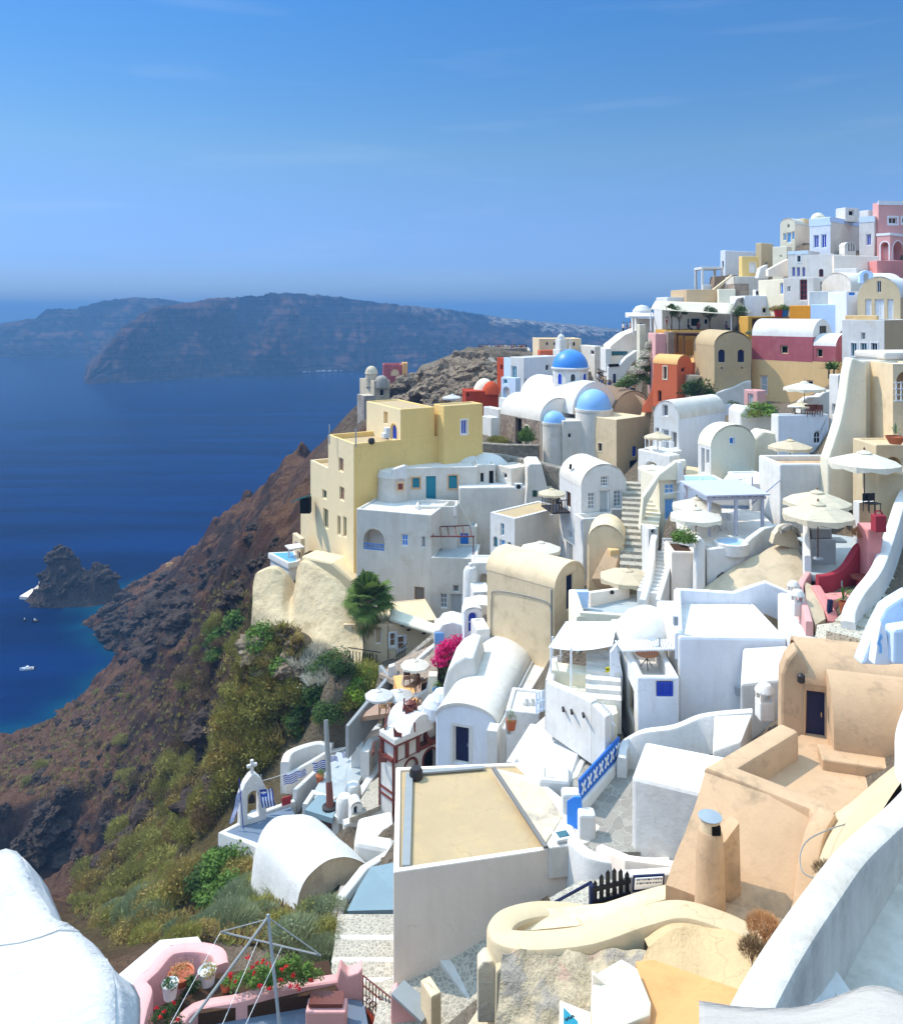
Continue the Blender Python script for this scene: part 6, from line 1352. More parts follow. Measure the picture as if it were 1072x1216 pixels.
h=H('draped_terrace','white draped furniture bundle on the terrace by the small vault',cat='furniture'); h.mk(P(520,838,49.5)); mb=MB()
for cx,cy,r in ((517,836,.9),(525,828,.8),(510,842,.6),(523,840,.7)):
    c=P(cx,cy,49.5); mb.lathe(c,[(r,-.6),(r*.95,0),(r*.6,.4),(0,.5)],10)
h.part(mb,'cover','cloth_white')
# ============================================================ PINK TERRACE
zt=-25.2
slab('pink_terrace_floor',[Z(205,1235,zt),Z(440,1235,zt),Z(432,1190,zt),Z(380,1180,zt),Z(290,1205,zt)],.3,'slate_floor')
h=H('pink_terrace_wall','rough pink terrace wall curving round the geranium bed',cat='terrace wall',wall='pink'); h.mk(P(260,1180,29))
mb=MB(); mb.strip(spl([P(160,1225,26.6),P(166,1200,27.6),P(172,1178,28.6),P(166,1166,29.4),P(182,1150,30),P(203,1128,30.8),P(235,1124,31),P(258,1130,30.6),P(263,1145,30)],5),.55,2.6); h.part(mb,'curved_wall','pink')
mb=MB(); mb.strip(spl([P(205,1222,27.2),P(232,1195,28.4),P(285,1184,28.6),P(330,1172,29),P(405,1160,29.6)],5),.45,2.2); h.part(mb,'front_wall','pink_deep')
mb=MB(); profile(mb,[(405,1216),(400,1168),(404,1150),(413,1160),(425,1156),(430,1150),(433,1216)],29.2,.5,0,8); h.part(mb,'gate_pillar','pink_deep',.06)
mb=MB(); mb.box(P(388,1196,28.2)+Vector((0,0,-.3)),(1.4,.6,.75)); h.part(mb,'side_bench','pink',.05); mb=MB(); mb.box(P(388,1187,28.3),(1.2,.55,.12)); h.part(mb,'slatted_seat','rust')
mb=MB(); a=[Z(215,1178,-24.4),Z(240,1192,-24.4),Z(400,1165,-24.4),Z(390,1130,-24.4),Z(260,1145,-24.4)]
mb.prism([(p.x,p.y) for p in a],-25.6,-24.75); h.part(mb,'flower_bed','soil')
mb=MB(); a=[P(180,1150,30.4),P(166,1164,29.8),P(150,1180,29),P(140,1160,30),P(190,1118,32.5),P(235,1114,32.5),P(240,1122,31.4),P(203,1124,31.3)]; 
t_=tessellate_polygon([[Vector((p.x,p.y,0)) for p in a]])
for t in t_: mb.face([a[i]+Vector((0,0,.05)) for i in t])
mb.grid([a+[a[0]],[p-Vector((0,0,1)) for p in a+[a[0]]]],0,False); mb.build('coping_path','white_warm',None,kind='structure')
h=H('pink_wall_end','pink wall end with grey coping at the photo bottom by the iron gate',cat='wall'); h.mk(P(480,1216,27)); mb=MB(); profile(mb,[(464,1230),(464,1184),(470,1180),(500,1215),(505,1230)],27.2,.5); h.part(mb,'wall','pink',.05)
mb=MB(); a,b=P(468,1182,27.2),P(505,1216,26.4); rib(mb,a+Vector((.1,.25,.03)),b+Vector((.1,.25,.03)),.7,.06); h.part(mb,'coping','trim_grey',.02)
e=empty('gate',P(447,1216,28.8),'rusty wrought iron gate with orange base panel between pink pillars','gate'); mb=MB(); a,b=P(431,1159,29),P(466,1187,28)
for k in range(10):
    p=a.lerp(b,k/9); mb.tube(p,p-Vector((0,0,1.7)),.022,.022,5)
for dz in (0,.35,1.1): mb.tube(a-Vector((0,0,dz)),b-Vector((0,0,dz)),.03,.03,5)
for k in range(7):
    p=a.lerp(b,(k+.7)/8)-Vector((0,0,.75)); mb.path([p+Vector((.1*math.cos(t),0,.12*math.sin(t))) for t in [2*math.pi*j/8 for j in range(9)]],.015)
mb.build('ironwork','rust',e); mb=MB(); c=a.lerp(b,.5)-Vector((0,0,1.45)); d_=(b-a); mb.box(c,(d_.xy.length*.95,.04,.55),math.atan2(d_.y,d_.x)); mb.build('base_panel','red_orange',e)
# rotary clothes dryer
e=empty('clothes_dryer',P(330,1225,24),'grey rotary clothes dryer with sagging lines over the pink terrace','clothes dryer')
mb=MB(); top=P(318,1090,25); mb.tube(P(334,1240,24.2),top+Vector((0,0,.1)),.05,.05,8); mb.build('mast','steel',e)
L1=P(262,1107,25.6); R1=P(381,1135,24.8); Bk=P(225,1216,22.6)
mb=MB(); mb.tube(top,Bk,.045,.045,8); mb.tube(top+Vector((0,0,-.05)),L1,.02,.02,6); mb.tube(L1,R1,.03,.03,6); mb.tube(top,R1,.02,.02,6); mb.build('arm','pipe_grey',e)
mb=MB()
for t,x,y in ((0,192,1216),(.38,256,1216),(.62,283,1216)): mb.tube(L1.lerp(R1,t),P(x,y+20,22.4),.008,.008,4)
mb.build('line','plastic_white',e)
# ============================================================ NEAR CANVAS
def drape(name,label,cat,rows,mat,amp,flap=None,freq=1.5):
    R_=[spl(r,6) for r in rows]; C=[spl([r[k] for r in R_],6) for k in range(len(R_[0]))]
    G=[[C[c][k]+Vector((0,0,mn.noise(C[c][k]*freq)*amp+mn.noise(C[c][k]*freq*3)*amp*.35)) for c in range(len(C))] for k in range(len(C[0]))]
    e=empty(name,G[0][0],label,cat); mb=MB(); mb.grid(G); o=mb.build('canopy',mat,e); s=o.modifiers.new('thick','SOLIDIFY'); s.thickness=.012
    return e,G
e,G=drape('parasol','big white canvas parasol corner filling the bottom left of the photo','parasol',
 [[P(-220,1000,8.8),P(-60,1004,8.3),P(20,1012,7.9)],[P(-230,1080,7.4),P(-60,1085,7.0),P(58,1084,6.9)],[P(-230,1180,6.4),P(-40,1165,6.2),P(128,1140,6.0)],[P(-230,1330,5.3),P(-30,1300,5.2),P(138,1260,5.2)]],'canvas_white',.09,None,2.2)
edge_=[g[-1] for g in G]; 
mb=MB(); rows=[edge_]
for s_ in range(1,5): rows.append([p+Vector((.035*s_+.016*math.sin(i*1.3+s_),.03*s_,-.07*s_+.012*math.sin(i*.9))) for i,p in enumerate(edge_)])
mb.grid(rows); o=mb.build('valance','canvas_white',e); s=o.modifiers.new('thick','SOLIDIFY'); s.thickness=.012
mb=MB()
pp=[g[len(G[0])//2] for g in G]; mb.path([p+Vector((0,0,.012)) for p in [G[len(G)//2][i] for i in range(0,len(G[0]))]],.008); mb.build('seam','trim_grey',e)
mb=MB(); q=P(-150,1250,6.6); mb.tube(q-Vector((0,0,4)),q,.04,.04,10); mb.build('pole','steel',e)
e,G=drape('parasol','pale sand canvas parasol edge along the bottom right corner','parasol',
 [[P(830,1190,8.6),P(880,1196,8.4),P(960,1196,8.2),P(1036,1173,8.2),P(1100,1192,8)],[P(830,1260,7.4),P(880,1262,7.3),P(960,1262,7.2),P(1036,1258,7.2),P(1100,1262,7)],[P(830,1400,6),P(880,1400,6),P(960,1400,6),P(1036,1400,6),P(1100,1400,6)]],'awning_grey',.02)
mb=MB(); q=P(960,1300,7.4); mb.tube(q-Vector((0,0,4)),q,.04,.04,10); mb.build('pole','steel',e)
# ============================================================ CASTLE HILL
h=H('old_church','grey weathered domed church ruin on the tip of the castle hill',cat='church',wall='old_stucco',roof='old_stucco')
h.block(444,452,176,490,30,R=463,L=427,par=.1).win('R',451,462,456,470,fill='dark_void').win('L',435,458,437,462,fill='dark_void').done()
c=P(441,451,179); mb=MB(); mb.lathe(c,[(1.35,-1.5),(1.35,1.3),(1.5,1.4),(1.45,1.5),(1.3,2.2),(.9,2.8),(.4,3.1),(0,3.15)],16); h.part(mb,'dome','old_stucco')
mb=MB(); mb.lathe(P(453,455,177),[(1.6,-1.),(1.5,.6),(1.1,1.3),(.5,1.7),(0,1.75)],14); h.part(mb,'side_dome','grey_crumble')
h.block(432,470,170,505,25,R=446,L=424,par=.05,wall='grey_crumble').done()
h=H('red_ruin_house','faded red-brown flat house with an arched panel and rooftop planters on the castle hill',wall='pink_deep',roof='tan')
h.block(455,433,183,456,6,R=477,LL=6,par=.4,wall='maroon').win('R',464,438,474,446,fill='tan',arch=True,frame='tan').done()
h.block(478,431,182,456,6,R=484,LL=4,par=.2,wall='orange_roof').win('R',480,444,482,451,fill='dark_void').done()
wallthing('lookout_wall','dark stone parapet of the crowded castle lookout',spl([P(556,418,184),P(572,412,186),P(600,413,186),P(625,412.5,187)],4),1.2,4.,'stone_dark',cat='stone wall')
wallthing('castle_ramp','pale stone ramp wall descending from the crowded lookout',[P(582,424,170),P(590,432,160),P(586,450,150)],1.,3.,'stone_grey',cat='stone wall')
zL=zof(416.5,190)
slab('lookout_floor',[Z(564,417,zL-.2),Z(630,416,zL-.2),Z(628,412.5,zL-.2),Z(570,413,zL-.2)],.5,'pebble')
slab('street',[P(703,474,103),P(778,476,103),P(790,458,110),P(728,440,132),P(704,444,126)],.4,'paving')
# ============================================================ TERRAIN
TC=[]
for px,py in ((-140,930),(-80,905),(0,880),(60,862),(105,830),(140,797),(151,782),(128,758),(112,742),(130,722),(160,700)): TC.append(Z(px,py,SEA-.3))
TC+= [P(*q) for q in ((213,660,335),(195,670,332),(180,690,322),(240,648,290),(265,625,270),(290,600,250),(330,572,225),(360,548,205),(390,530,195),(405,508,188),(420,485,182),(437,468,178),
 (470,452,180),(500,434,185),(540,424,188),(570,417,190),(620,417,190),(650,424,185),(480,472,160),(540,452,165),(560,470,135),(500,470,145),(450,494,160),(430,500,165),(415,520,160),(520,440,175),(590,440,150),
 (300,650,150),(340,620,125),(350,600,140),(250,690,200),(200,720,250),(280,690,130),(290,720,100),(180,760,230),(165,790,222),(200,790,180),(240,760,140),(270,740,110),(300,770,85),(320,790,75),(260,800,105),(220,830,135),
 (150,850,190),(200,870,150),(120,890,178),(60,890,190),(0,905,185),(250,860,105),(280,850,85),(320,830,70),(370,840,62),(300,890,72),(260,910,85),(330,870,64),(235,938,86),(215,955,93),
 (0,955,157),(60,948,154),(120,950,146),(180,962,126),(150,915,155),(0,1022,152),(60,1032,150),(125,1036,142),(190,1022,121),(0,1080,138),(-100,955,160),(-100,1040,152),(215,930,100),(255,930,88),(222,968,97),(258,960,85),
 (250,960,78),(200,1000,85),(240,1010,68),(150,1040,90),(100,1095,84),(200,1060,62),(270,1000,58),(290,1045,46),(340,1075,42),(250,1085,46),(180,1100,48),(130,1110,55),(370,1095,39),(300,1115,37),(230,1122,35),(390,1125,36),(260,1110,39),
 (-100,1100,60),(0,1216,26),(100,1216,27),(-200,1300,22),(-300,1000,70),(405,800,62),(420,835,60.5),(395,865,62),(400,780,62),(390,810,60),(365,800,64),(437,795,64))]
TC+=[Vector((P(a,b,d).x,d,z)) for a,b,d,z in ((650,1200,20.5,-20),(780,1150,21,-19.5),(850,1100,22,-19.3),(720,1250,17,-20),(560,1200,24,-21))]
for px,py,d in ((1300,900,25),(1400,700,32),(1200,620,40),(1300,470,60),(1250,360,90),(1150,300,118),(1000,318,128),(880,352,132),(800,398,132),(740,418,140),(690,440,145),(650,440,150),(1000,380,160),(800,420,170),(1200,380,170),(700,470,170)): TC.append(P(px,py,d))
TC+=[P(1160,772,31),P(1250,630,43),P(1130,850,28),Vector((0,0,-20)),Vector((-15,2,-20)),Vector((15,2,-17)),Vector((-60,10,-40)),Vector((-110,40,-95)),Vector((60,10,-5))]
for px,py,d in ((213,660,335),(240,648,290),(265,625,270),(290,600,250),(330,572,225),(360,548,205),(390,530,195),(420,485,182),(470,452,180),(540,424,188),(620,417,195),(700,440,190)):
    q=P(px,py,d); TC.append(Vector((q.x-4,q.y+22,q.z-26))); TC.append(Vector((q.x-10,q.y+70,max(-128,q.z-85))))
for px,py in ((-140,930),(0,880),(60,862),(105,830),(140,797),(151,782),(128,758),(112,742),(130,722)):
    q=Z(px,py,SEA); TC.append(Vector((q.x-10,q.y+7,-121))); TC.append(Vector((q.x-40,q.y+25,-131)))
TC+=[Vector((x,410,-130)) for x in (-150,-100,-50,0,60,130)]+[Vector((-150,y,-130)) for y in (250,320)]
cp=np.array([tuple(p) for p in TC]+CTRL)
key=np.round(cp[:,:2]/.8).astype(int); _,idx=np.unique(key,axis=0,return_index=True); cp=cp[np.sort(idx)]
D=np.linalg.norm(cp[:,None,:2]-cp[None,:,:2],axis=2); n_=len(cp)
A_=np.zeros((n_+3,n_+3)); A_[:n_,:n_]=-D+np.eye(n_)*-.25; A_[:n_,n_]=1; A_[:n_,n_+1:]=cp[:,:2]; A_[n_,:n_]=1; A_[n_+1:,:n_]=cp[:,:2].T
w_=np.linalg.solve(A_,np.concatenate([cp[:,2],[0,0,0]]))
def rbf(xy):
    out=np.zeros(len(xy))
    for i in range(0,len(xy),20000):
        q=xy[i:i+20000]; d=np.sqrt(((q[:,None,:]-cp[None,:,:2])**2).sum(2)); out[i:i+20000]=-d@w_[:n_]+w_[n_]+q@w_[n_+1:]
    return out
STEP=.6; X0,X1,Y0,Y1=-150.,135.,2.,415.
gx=np.arange(X0,X1,STEP); gy=np.arange(Y0,Y1,STEP); GX,GY=np.meshgrid(gx,gy); xy=np.stack([GX.ravel(),GY.ravel()],1)
H_=rbf(xy).reshape(GX.shape)
def vnoise(x,y,seed):
    r=np.random.default_rng(seed).random((256,256)); xi=np.floor(x).astype(int); yi=np.floor(y).astype(int); fx=x-xi; fy=y-yi; fx=fx*fx*(3-2*fx); fy=fy*fy*(3-2*fy)
    a=r[yi%256,xi%256]; b=r[yi%256,(xi+1)%256]; c=r[(yi+1)%256,xi%256]; d=r[(yi+1)%256,(xi+1)%256]
    return (a*(1-fx)+b*fx)*(1-fy)+(c*(1-fx)+d*fx)*fy
def fbm(x,y,s,seed,o=5,ridge=False):
    t=np.zeros_like(x); a=1.; f=1/s; tot=0
    for k in range(o):
        v=vnoise(x*f+17.3*k,y*f+5.1*k,seed+k); v=(1-abs(2*v-1)) if ridge else v
        t+=a*v; tot+=a; a*=.52; f*=2.03
    return t/tot
ctr=np.array(CTRL); dmin=np.full(GX.shape,1e9)
sub=ctr[::2]
for p in sub: 
    np.minimum(dmin,(GX-p[0])**2+(GY-p[1])**2,out=dmin)
dmin=np.sqrt(dmin); wild=np.clip((dmin-4)/22,0,1)
gyy,gxx=np.gradient(H_,STEP); slope=np.sqrt(gxx**2+gyy**2)
rocky=np.clip((slope-.55)/.9,0,1)
castle=np.clip(1-np.hypot((GX+2)/30,(GY-172)/28),0,1)
shore=np.clip(1-abs(H_-SEA)/14,0,1)
H_+=wild*((fbm(GX,GY,26,3,5,True)-.55)*(4+11*rocky+3*castle)+(fbm(GX,GY,7,11,4,True)-.55)*(1.8+5*rocky+4*shore+4*castle)+(fbm(GX,GY,2.2,23,3,True)-.55)*(.6+1.5*rocky+1.6*shore+1.2*castle))
H_+=(1-wild)*(fbm(GX,GY,3,31,3)-.5)*.25
from mathutils.geometry import intersect_point_tri_2d
def inside(poly,x,y):
    c=np.zeros(x.shape,bool); n=len(poly)
    for i in range(n):
        x0,y0=poly[i]; x1,y1=poly[(i+1)%n]
        with np.errstate(divide='ignore',invalid='ignore'): c^=((y0>y)!=(y1>y))&(x<(x1-x0)*(y-y0)/(y1-y0+1e-12)+x0)
    return c
for poly,zb in FOOT:
    px_=[p[0] for p in poly]; py_=[p[1] for p in poly]; cx_,cy_=sum(px_)/len(px_),sum(py_)/len(py_)
    big=[(cx_+(x-cx_)*(1+.8/max(.5,math.hypot(x-cx_,y-cy_))),cy_+(y-cy_)*(1+.8/max(.5,math.hypot(x-cx_,y-cy_)))) for x,y in poly]
    i0,i1=int((min(px_)-1-X0)/STEP),int((max(px_)+1-X0)/STEP)+2; j0,j1=int((min(py_)-1-Y0)/STEP),int((max(py_)+1-Y0)/STEP)+2
    i0,j0=max(0,i0),max(0,j0)
    s_=(slice(j0,j1),slice(i0,i1))
    if GX[s_].size==0: continue
    m=inside(big,GX[s_],GY[s_]); Hs=H_[s_]; Hs[m]=np.minimum(Hs[m],zb)
def ground(x,y):
    i=(x-X0)/STEP; j=(y-Y0)/STEP
    if not(0<=i<len(gx)-1 and 0<=j<len(gy)-1): return None
    a,b=int(i),int(j); fx,fy=i-a,j-b
    return float((H_[b,a]*(1-fx)+H_[b,a+1]*fx)*(1-fy)+(H_[b+1,a]*(1-fx)+H_[b+1,a+1]*fx)*fy)
def hit(px,py,d0=12,d1=400):
    d=d0
    while d<d1:
        p=P(px,py,d); g=ground(p.x,p.y)
        if g is not None and g>=p.z: return Vector((p.x,p.y,g))
        d+=max(.25,d*.004)
    return None
nx,ny=len(gx),len(gy); me=bpy.data.meshes.new('hillside')
vs=np.stack([GX.ravel(),GY.ravel(),H_.ravel()],1)
ii=np.arange(nx*ny).reshape(ny,nx); q=np.stack([ii[:-1,:-1],ii[:-1,1:],ii[1:,1:],ii[1:,:-1]],-1).reshape(-1,4)
zq=vs[q][:,:,2].max(1); q=q[zq>SEA-9]
me.vertices.add(len(vs)); me.vertices.foreach_set('co',vs.ravel().astype('f4')); me.loops.add(len(q)*4); me.loops.foreach_set('vertex_index',q.ravel().astype('i4'))
me.polygons.add(len(q)); me.polygons.foreach_set('loop_start',np.arange(0,len(q)*4,4,dtype='i4')); me.polygons.foreach_set('loop_total',np.full(len(q),4,'i4')); me.polygons.foreach_set('use_smooth',np.ones(len(q),bool))
at=me.attributes.new('kindmix','FLOAT_COLOR','POINT'); 
green=np.clip(1-np.hypot((GX+22)/20,(GY-62)/34),0,1)
cl=np.stack([np.clip(castle*2.2,0,1),np.clip(green*1.8,0,1),(1-wild)*np.clip((GX+15)/8,0,1),np.ones_like(wild)],-1).reshape(-1,4); at.data.foreach_set('color',cl.ravel().astype('f4'))
me.update(); me.validate()
t=NT('ground_rock'); ca=t.n('ShaderNodeAttribute'); ca.attribute_name='kindmix'; sp=t.n('ShaderNodeSeparateColor'); t.l(ca.outputs['Color'],sp.inputs[0])
g=t.n('ShaderNodeNewGeometry'); sx=t.n('ShaderNodeSeparateXYZ'); t.l(g.outputs['Normal'],sx.inputs[0])
n1=t.noise(.09,8,.65); n2=t.noise(.9,6,.7); n3=t.noise(4,4,.7)
soil=t.mix(t.ramp(n1,[(.35,0),(.62,1)]),lin('553828'),lin('805a42')); soil=t.mix(t.ramp(n2,[(.4,0),(.72,1)]),soil,lin('937054'))
soil=t.mix(t.ramp(n3,[(.35,.5),(.6,0)]),soil,lin('3c2d25'))
rock=t.mix(t.ramp(n2,[(.3,0),(.7,1)]),lin('241c1a'),lin('5c4c42'))
rock=t.mix(t.ramp(n1,[(.45,0),(.6,.55)]),rock,lin('6a4636'))
c=t.mix(t.ramp(sx.outputs['Z'],[(.52,1),(.8,0)]),soil,rock)
grey=t.mix(t.ramp(n2,[(.35,0),(.65,1)]),lin('665646'),lin('9c8a70')); grey=t.mix(t.ramp(n3,[(.4,.6),(.6,0)]),grey,lin('4c443a'))
c=t.mix(sp.outputs[0],c,grey); gr=t.mix(n2,lin('55512f'),lin('7d7047')); c=t.mix(t.math('MULTIPLY',sp.outputs[1],t.ramp(n1,[(.3,.3),(.6,.9)])),c,gr)
c=t.mix(t.math('MULTIPLY',sp.outputs[2],.8),c,t.mix(n2,lin('8d7d68'),lin('b0a38e')))
t.bump(t.math('ADD',t.math('MULTIPLY',n2,1.),t.math('MULTIPLY',n3,.6)),1.,1.3); t.col(c,.95,.1)
me.materials.append(MATS['ground_rock'])
o=bpy.data.objects.new('hillside',me); COL.objects.link(o); o['kind']='structure'
# loose boulders
def rockmesh(seed,mat='ground_rock2'):
    bm=bmesh.new(); bmesh.ops.create_icosphere(bm,subdivisions=4,radius=1)
    for v in bm.verts:
        p=v.co*1.3+Vector((seed*7.1,seed*3.3,1)); k=.7+.55*mn.noise(p)+.35*abs(mn.noise(p*2.3))+.18*abs(mn.noise(p*5.5)); v.co*=k
    for v in bm.verts: v.co.z*=.75
    me=bpy.data.meshes.new('boulder'); bm.to_mesh(me); bm.free(); me.materials.append(MATS['boulder']); return me
t=NT('boulder'); n2=t.noise(1.5,6,.7); t.bump(n2,1.,.3); t.col(t.mix(t.ramp(n2,[(.3,0),(.7,1)]),lin('251e1c'),lin('5b4c42')),.95,.1)
t=NT('boulder_pale'); n2=t.noise(1.5,6,.7); t.bump(n2,1.,.3); t.col(t.mix(t.ramp(n2,[(.3,0),(.7,1)]),lin('605040'),lin('a5917a')),.95,.1)
RM=[rockmesh(k) for k in range(5)]
RP=[]
for m in RM[:2]: m2=m.copy(); m2.materials.clear(); m2.materials.append(MATS['boulder_pale']); RP.append(m2)
rnd=random.Random(3)
def rocks(poly,n,s0,s1,ms,label,group):
    xs=[p[0] for p in poly]; ys=[p[1] for p in poly]; k=0; tries=0
    while k<n and tries<n*30:
        tries+=1; x,y=rnd.uniform(min(xs),max(xs)),rnd.uniform(min(ys),max(ys))
        if not inside(poly,np.array([x]),np.array([y]))[0]: continue
        p=hit(x,y)
        if p is None or p.z<SEA-1.2: continue
        o=bpy.data.objects.new('boulder',rnd.choice(ms)); COL.objects.link(o); s=rnd.uniform(s0,s1)*(1 if rnd.random()<.8 else 1.7)
        o.location=p-Vector((0,0,s*.2)); o.scale=(s,s*rnd.uniform(.7,1.2),s*rnd.uniform(.7,1.1)); o.rotation_euler=(rnd.uniform(-.4,.4),rnd.uniform(-.4,.4),rnd.uniform(0,6.3)); tag(o,label,'rock',group); k+=1
rocks([(105,740),(150,700),(200,670),(215,690),(200,760),(150,790)],60,.8,2.6,RM,'dark volcanic boulder in the shore cliff opposite the islet','dark boulders of the shore cliff')
rocks([(60,862),(140,797),(155,790),(165,810),(100,880)],22,.4,1.2,RM,'dark boulder along the waterline of the bay','boulders along the bay waterline')
rocks([(0,890),(120,880),(250,860),(240,920),(120,950),(0,940)],40,.5,1.6,RM,'dark boulder on the brown spur above the bay','boulders on the brown spur')
rocks([(180,700),(260,650),(330,590),(340,640),(280,720),(220,790)],45,.5,1.4,RM,'dark boulder on the brown slope below the yellow mansion','boulders on the brown slope')
rocks([(310,760),(345,735),(365,800),(330,830),(300,800)],12,.4,1.1,RP,'pale boulder below the cream rock wall','pale boulders below the rock wall')
rocks([(440,480),(480,455),(560,422),(600,432),(590,450),(560,470),(480,480)],60,1.2,3.4,RP,'grey crag boulder on the castle hill','grey boulders on the castle hill')
rocks([(110,745),(160,700),(215,690),(240,720),(200,775),(140,775)],26,2.6,5.5,RM,'dark crag of the shore cliff opposite the islet','dark crags of the shore cliff')
rocks([(225,820),(285,800),(275,880),(235,900)],6,1.,2.,RM,'dark crag in the gully under the green slope','dark crags in the gully')
rocks([(208,930),(264,925),(256,968),(214,970)],7,.8,1.6,RM,'black crag beside the hollow below the spur','black crags beside the hollow')
rocks([(0,955),(140,950),(200,970),(190,1010),(120,1030),(0,1020)],22,1.2,2.6,RM,'dark crag in the shaded spur face','dark crags in the spur face')
# ============================================================ ISLET
N=230; cx_,cy_=P(92,706,318).x,318; me=bpy.data.meshes.new('islet'); mb=MB(); rows=[]
ux=np.linspace(-26,26,N); uy=np.linspace(-16,18,170); UX,UY=np.meshgrid(ux,uy)
def gz(x,y,s,sy=None): return np.exp(-(((UX-x)/s)**2+((UY-y)/(sy or s))**2))
hh=15*gz(-7,3,6,7)+8*gz(-11,2,5,6)+7*gz(2,3,6,7)+6.5*gz(8,2,5,6)+5*gz(14,1,6,4)+2.5*gz(-17,-1,4,3)+4*gz(-5,-5,7,4)+3*gz(6,-4,7,4)-1.5
hh+= (fbm(UX+50,UY+50,9,5,5,True)-.5)*6*np.clip(hh/5,0.1,1)+(fbm(UX+50,UY+50,3.2,9,4,True)-.5)*3*np.clip(hh/4,.1,1)+(fbm(UX+50,UY+50,1.1,19,3,True)-.5)*2.2*np.clip(hh/3,.1,1)
for j in range(170): rows.append([Vector((cx_+UX[j,i],cy_+UY[j,i],SEA-.3+hh[j,i])) for i in range(N)])
mb.grid(rows); mb.build('islet','boulder',None,kind='structure')
for k in range(70):
    i,j=rnd.randrange(18,212),rnd.randrange(14,130)
    if hh[j,i]<.4: continue
    o=bpy.data.objects.new('boulder',rnd.choice(RM)); COL.objects.link(o); s=rnd.uniform(1.3,3.2)*(1.2 if hh[j,i]>6 else .8); o.location=(cx_+UX[j,i],cy_+UY[j,i],SEA+hh[j,i]-s*.25); o.scale=(s,s*rnd.uniform(.7,1.2),s*rnd.uniform(.8,1.5)); o.rotation_euler=(rnd.uniform(-.3,.3),rnd.uniform(-.3,.3),rnd.uniform(0,6.3)); tag(o,'dark crag of the small islet in the bay','rock','dark crags of the islet')
e=empty('jetty',P(40,706,318),'pale concrete landing platform with steps on the dark islet','jetty'); mb=MB(); fz=SEA+1.2
a=[Z(23,708,fz),Z(52,711,fz),Z(62,702,fz),Z(38,699,fz)]; mb.hexa([p-Vector((0,0,3)) for p in a],a); mb.build('platform','grey_wall',e,.05)
mb=MB(); stairs(mb,Z(50,703,fz),P(48,691,322)+Vector((0,0,0)),2.0,10); stairs(mb,Z(42,700,fz),P(52,692,322),1.5,6); mb.build('steps','grey_wall',e)
# ============================================================ FAR ISLAND
def cliff(name,prof,shore_y,back,mat,label,seed,step=2.2):
    xs=np.arange(prof[0][0],prof[-1][0]+.1,step); tops=np.interp(xs,[p[0] for p in prof],[p[1] for p in prof]); mb=MB(); rows=[]
    M=34
    cols=[]
    for x,ty in zip(xs,tops):
        ty+=1.6*mn.noise(Vector((x*.11,seed,0)))+.9*mn.noise(Vector((x*.4,seed,3)))
        sy=np.interp(x,[p[0] for p in shore_y],[p[1] for p in shore_y]); d0=-SEA*F/(sy-CY); x0=(x-CX)/F*d0
        bk=np.interp(x,[p[0] for p in back],[p[1] for p in back]); dt=d0+bk; zt=-(ty-CY)/F*dt; X=(x-CX)/F
        col=[]
        for k in range(M):
            f=k/(M-1); z=SEA+(zt-SEA)*f
            g_=f+.05*mn.noise(Vector((x*.03,f*2,seed))); prof_f=(g_/.62*.8 if g_<.62 else .8+(g_-.62)*.53)+.03*math.floor(g_*7)-.03*g_*7
            dd=d0+bk*min(1,max(0,prof_f))
            a=(mn.noise(Vector((x*.022,f*1.5,seed)))*120-abs(mn.noise(Vector((x*.05+f*1.5,f*3,seed+3))))*120+mn.noise(Vector((x*.16+f*4,f*9,seed+5)))*45+mn.noise(Vector((x*.5,f*16,seed+7)))*9)*math.sin(math.pi*min(1,f*1.02))**.5*(bk/170)
            col.append(Vector((X*(dd+a),dd+a,z+(mn.noise(Vector((x*.3,f*2,9)))*2.5 if k==M-1 else 0))))
        last=col[-1]; col.append(Vector((last.x*1.25,last.y*1.25,last.z*1.0-4))); col.append(Vector((last.x*1.6,last.y*1.6,SEA-2)))
        cols.append(col)
    mb.grid([[c[k] for c in cols] for k in range(len(cols[0]))]); o=mb.build(name,mat,None,kind='structure'); o['label']=label; return o
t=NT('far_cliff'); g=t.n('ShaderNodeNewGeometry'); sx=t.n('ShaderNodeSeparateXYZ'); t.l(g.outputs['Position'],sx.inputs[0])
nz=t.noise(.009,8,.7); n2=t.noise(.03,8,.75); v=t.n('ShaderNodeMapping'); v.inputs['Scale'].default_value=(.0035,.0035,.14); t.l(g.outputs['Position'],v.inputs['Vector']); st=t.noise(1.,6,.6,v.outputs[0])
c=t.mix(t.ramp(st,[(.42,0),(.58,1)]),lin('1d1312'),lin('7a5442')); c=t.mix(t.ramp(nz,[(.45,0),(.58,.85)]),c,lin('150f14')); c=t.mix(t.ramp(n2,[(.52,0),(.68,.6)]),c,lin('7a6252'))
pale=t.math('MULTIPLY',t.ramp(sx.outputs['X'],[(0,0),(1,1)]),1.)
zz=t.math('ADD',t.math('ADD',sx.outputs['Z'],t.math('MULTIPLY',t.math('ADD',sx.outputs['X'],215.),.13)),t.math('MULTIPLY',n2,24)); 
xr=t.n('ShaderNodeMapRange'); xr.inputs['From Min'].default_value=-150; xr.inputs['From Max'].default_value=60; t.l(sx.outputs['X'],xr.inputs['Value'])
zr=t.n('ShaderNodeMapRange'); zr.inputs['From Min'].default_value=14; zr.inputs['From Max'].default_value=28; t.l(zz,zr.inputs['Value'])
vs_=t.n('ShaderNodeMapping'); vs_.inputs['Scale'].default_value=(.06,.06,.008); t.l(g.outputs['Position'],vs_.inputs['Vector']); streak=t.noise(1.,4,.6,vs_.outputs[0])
k=t.math('MULTIPLY',t.math('MULTIPLY',xr.outputs[0],zr.outputs[0]),t.ramp(streak,[(.42,0),(.6,1)])); c=t.mix(k,c,lin('d8cbb8'))
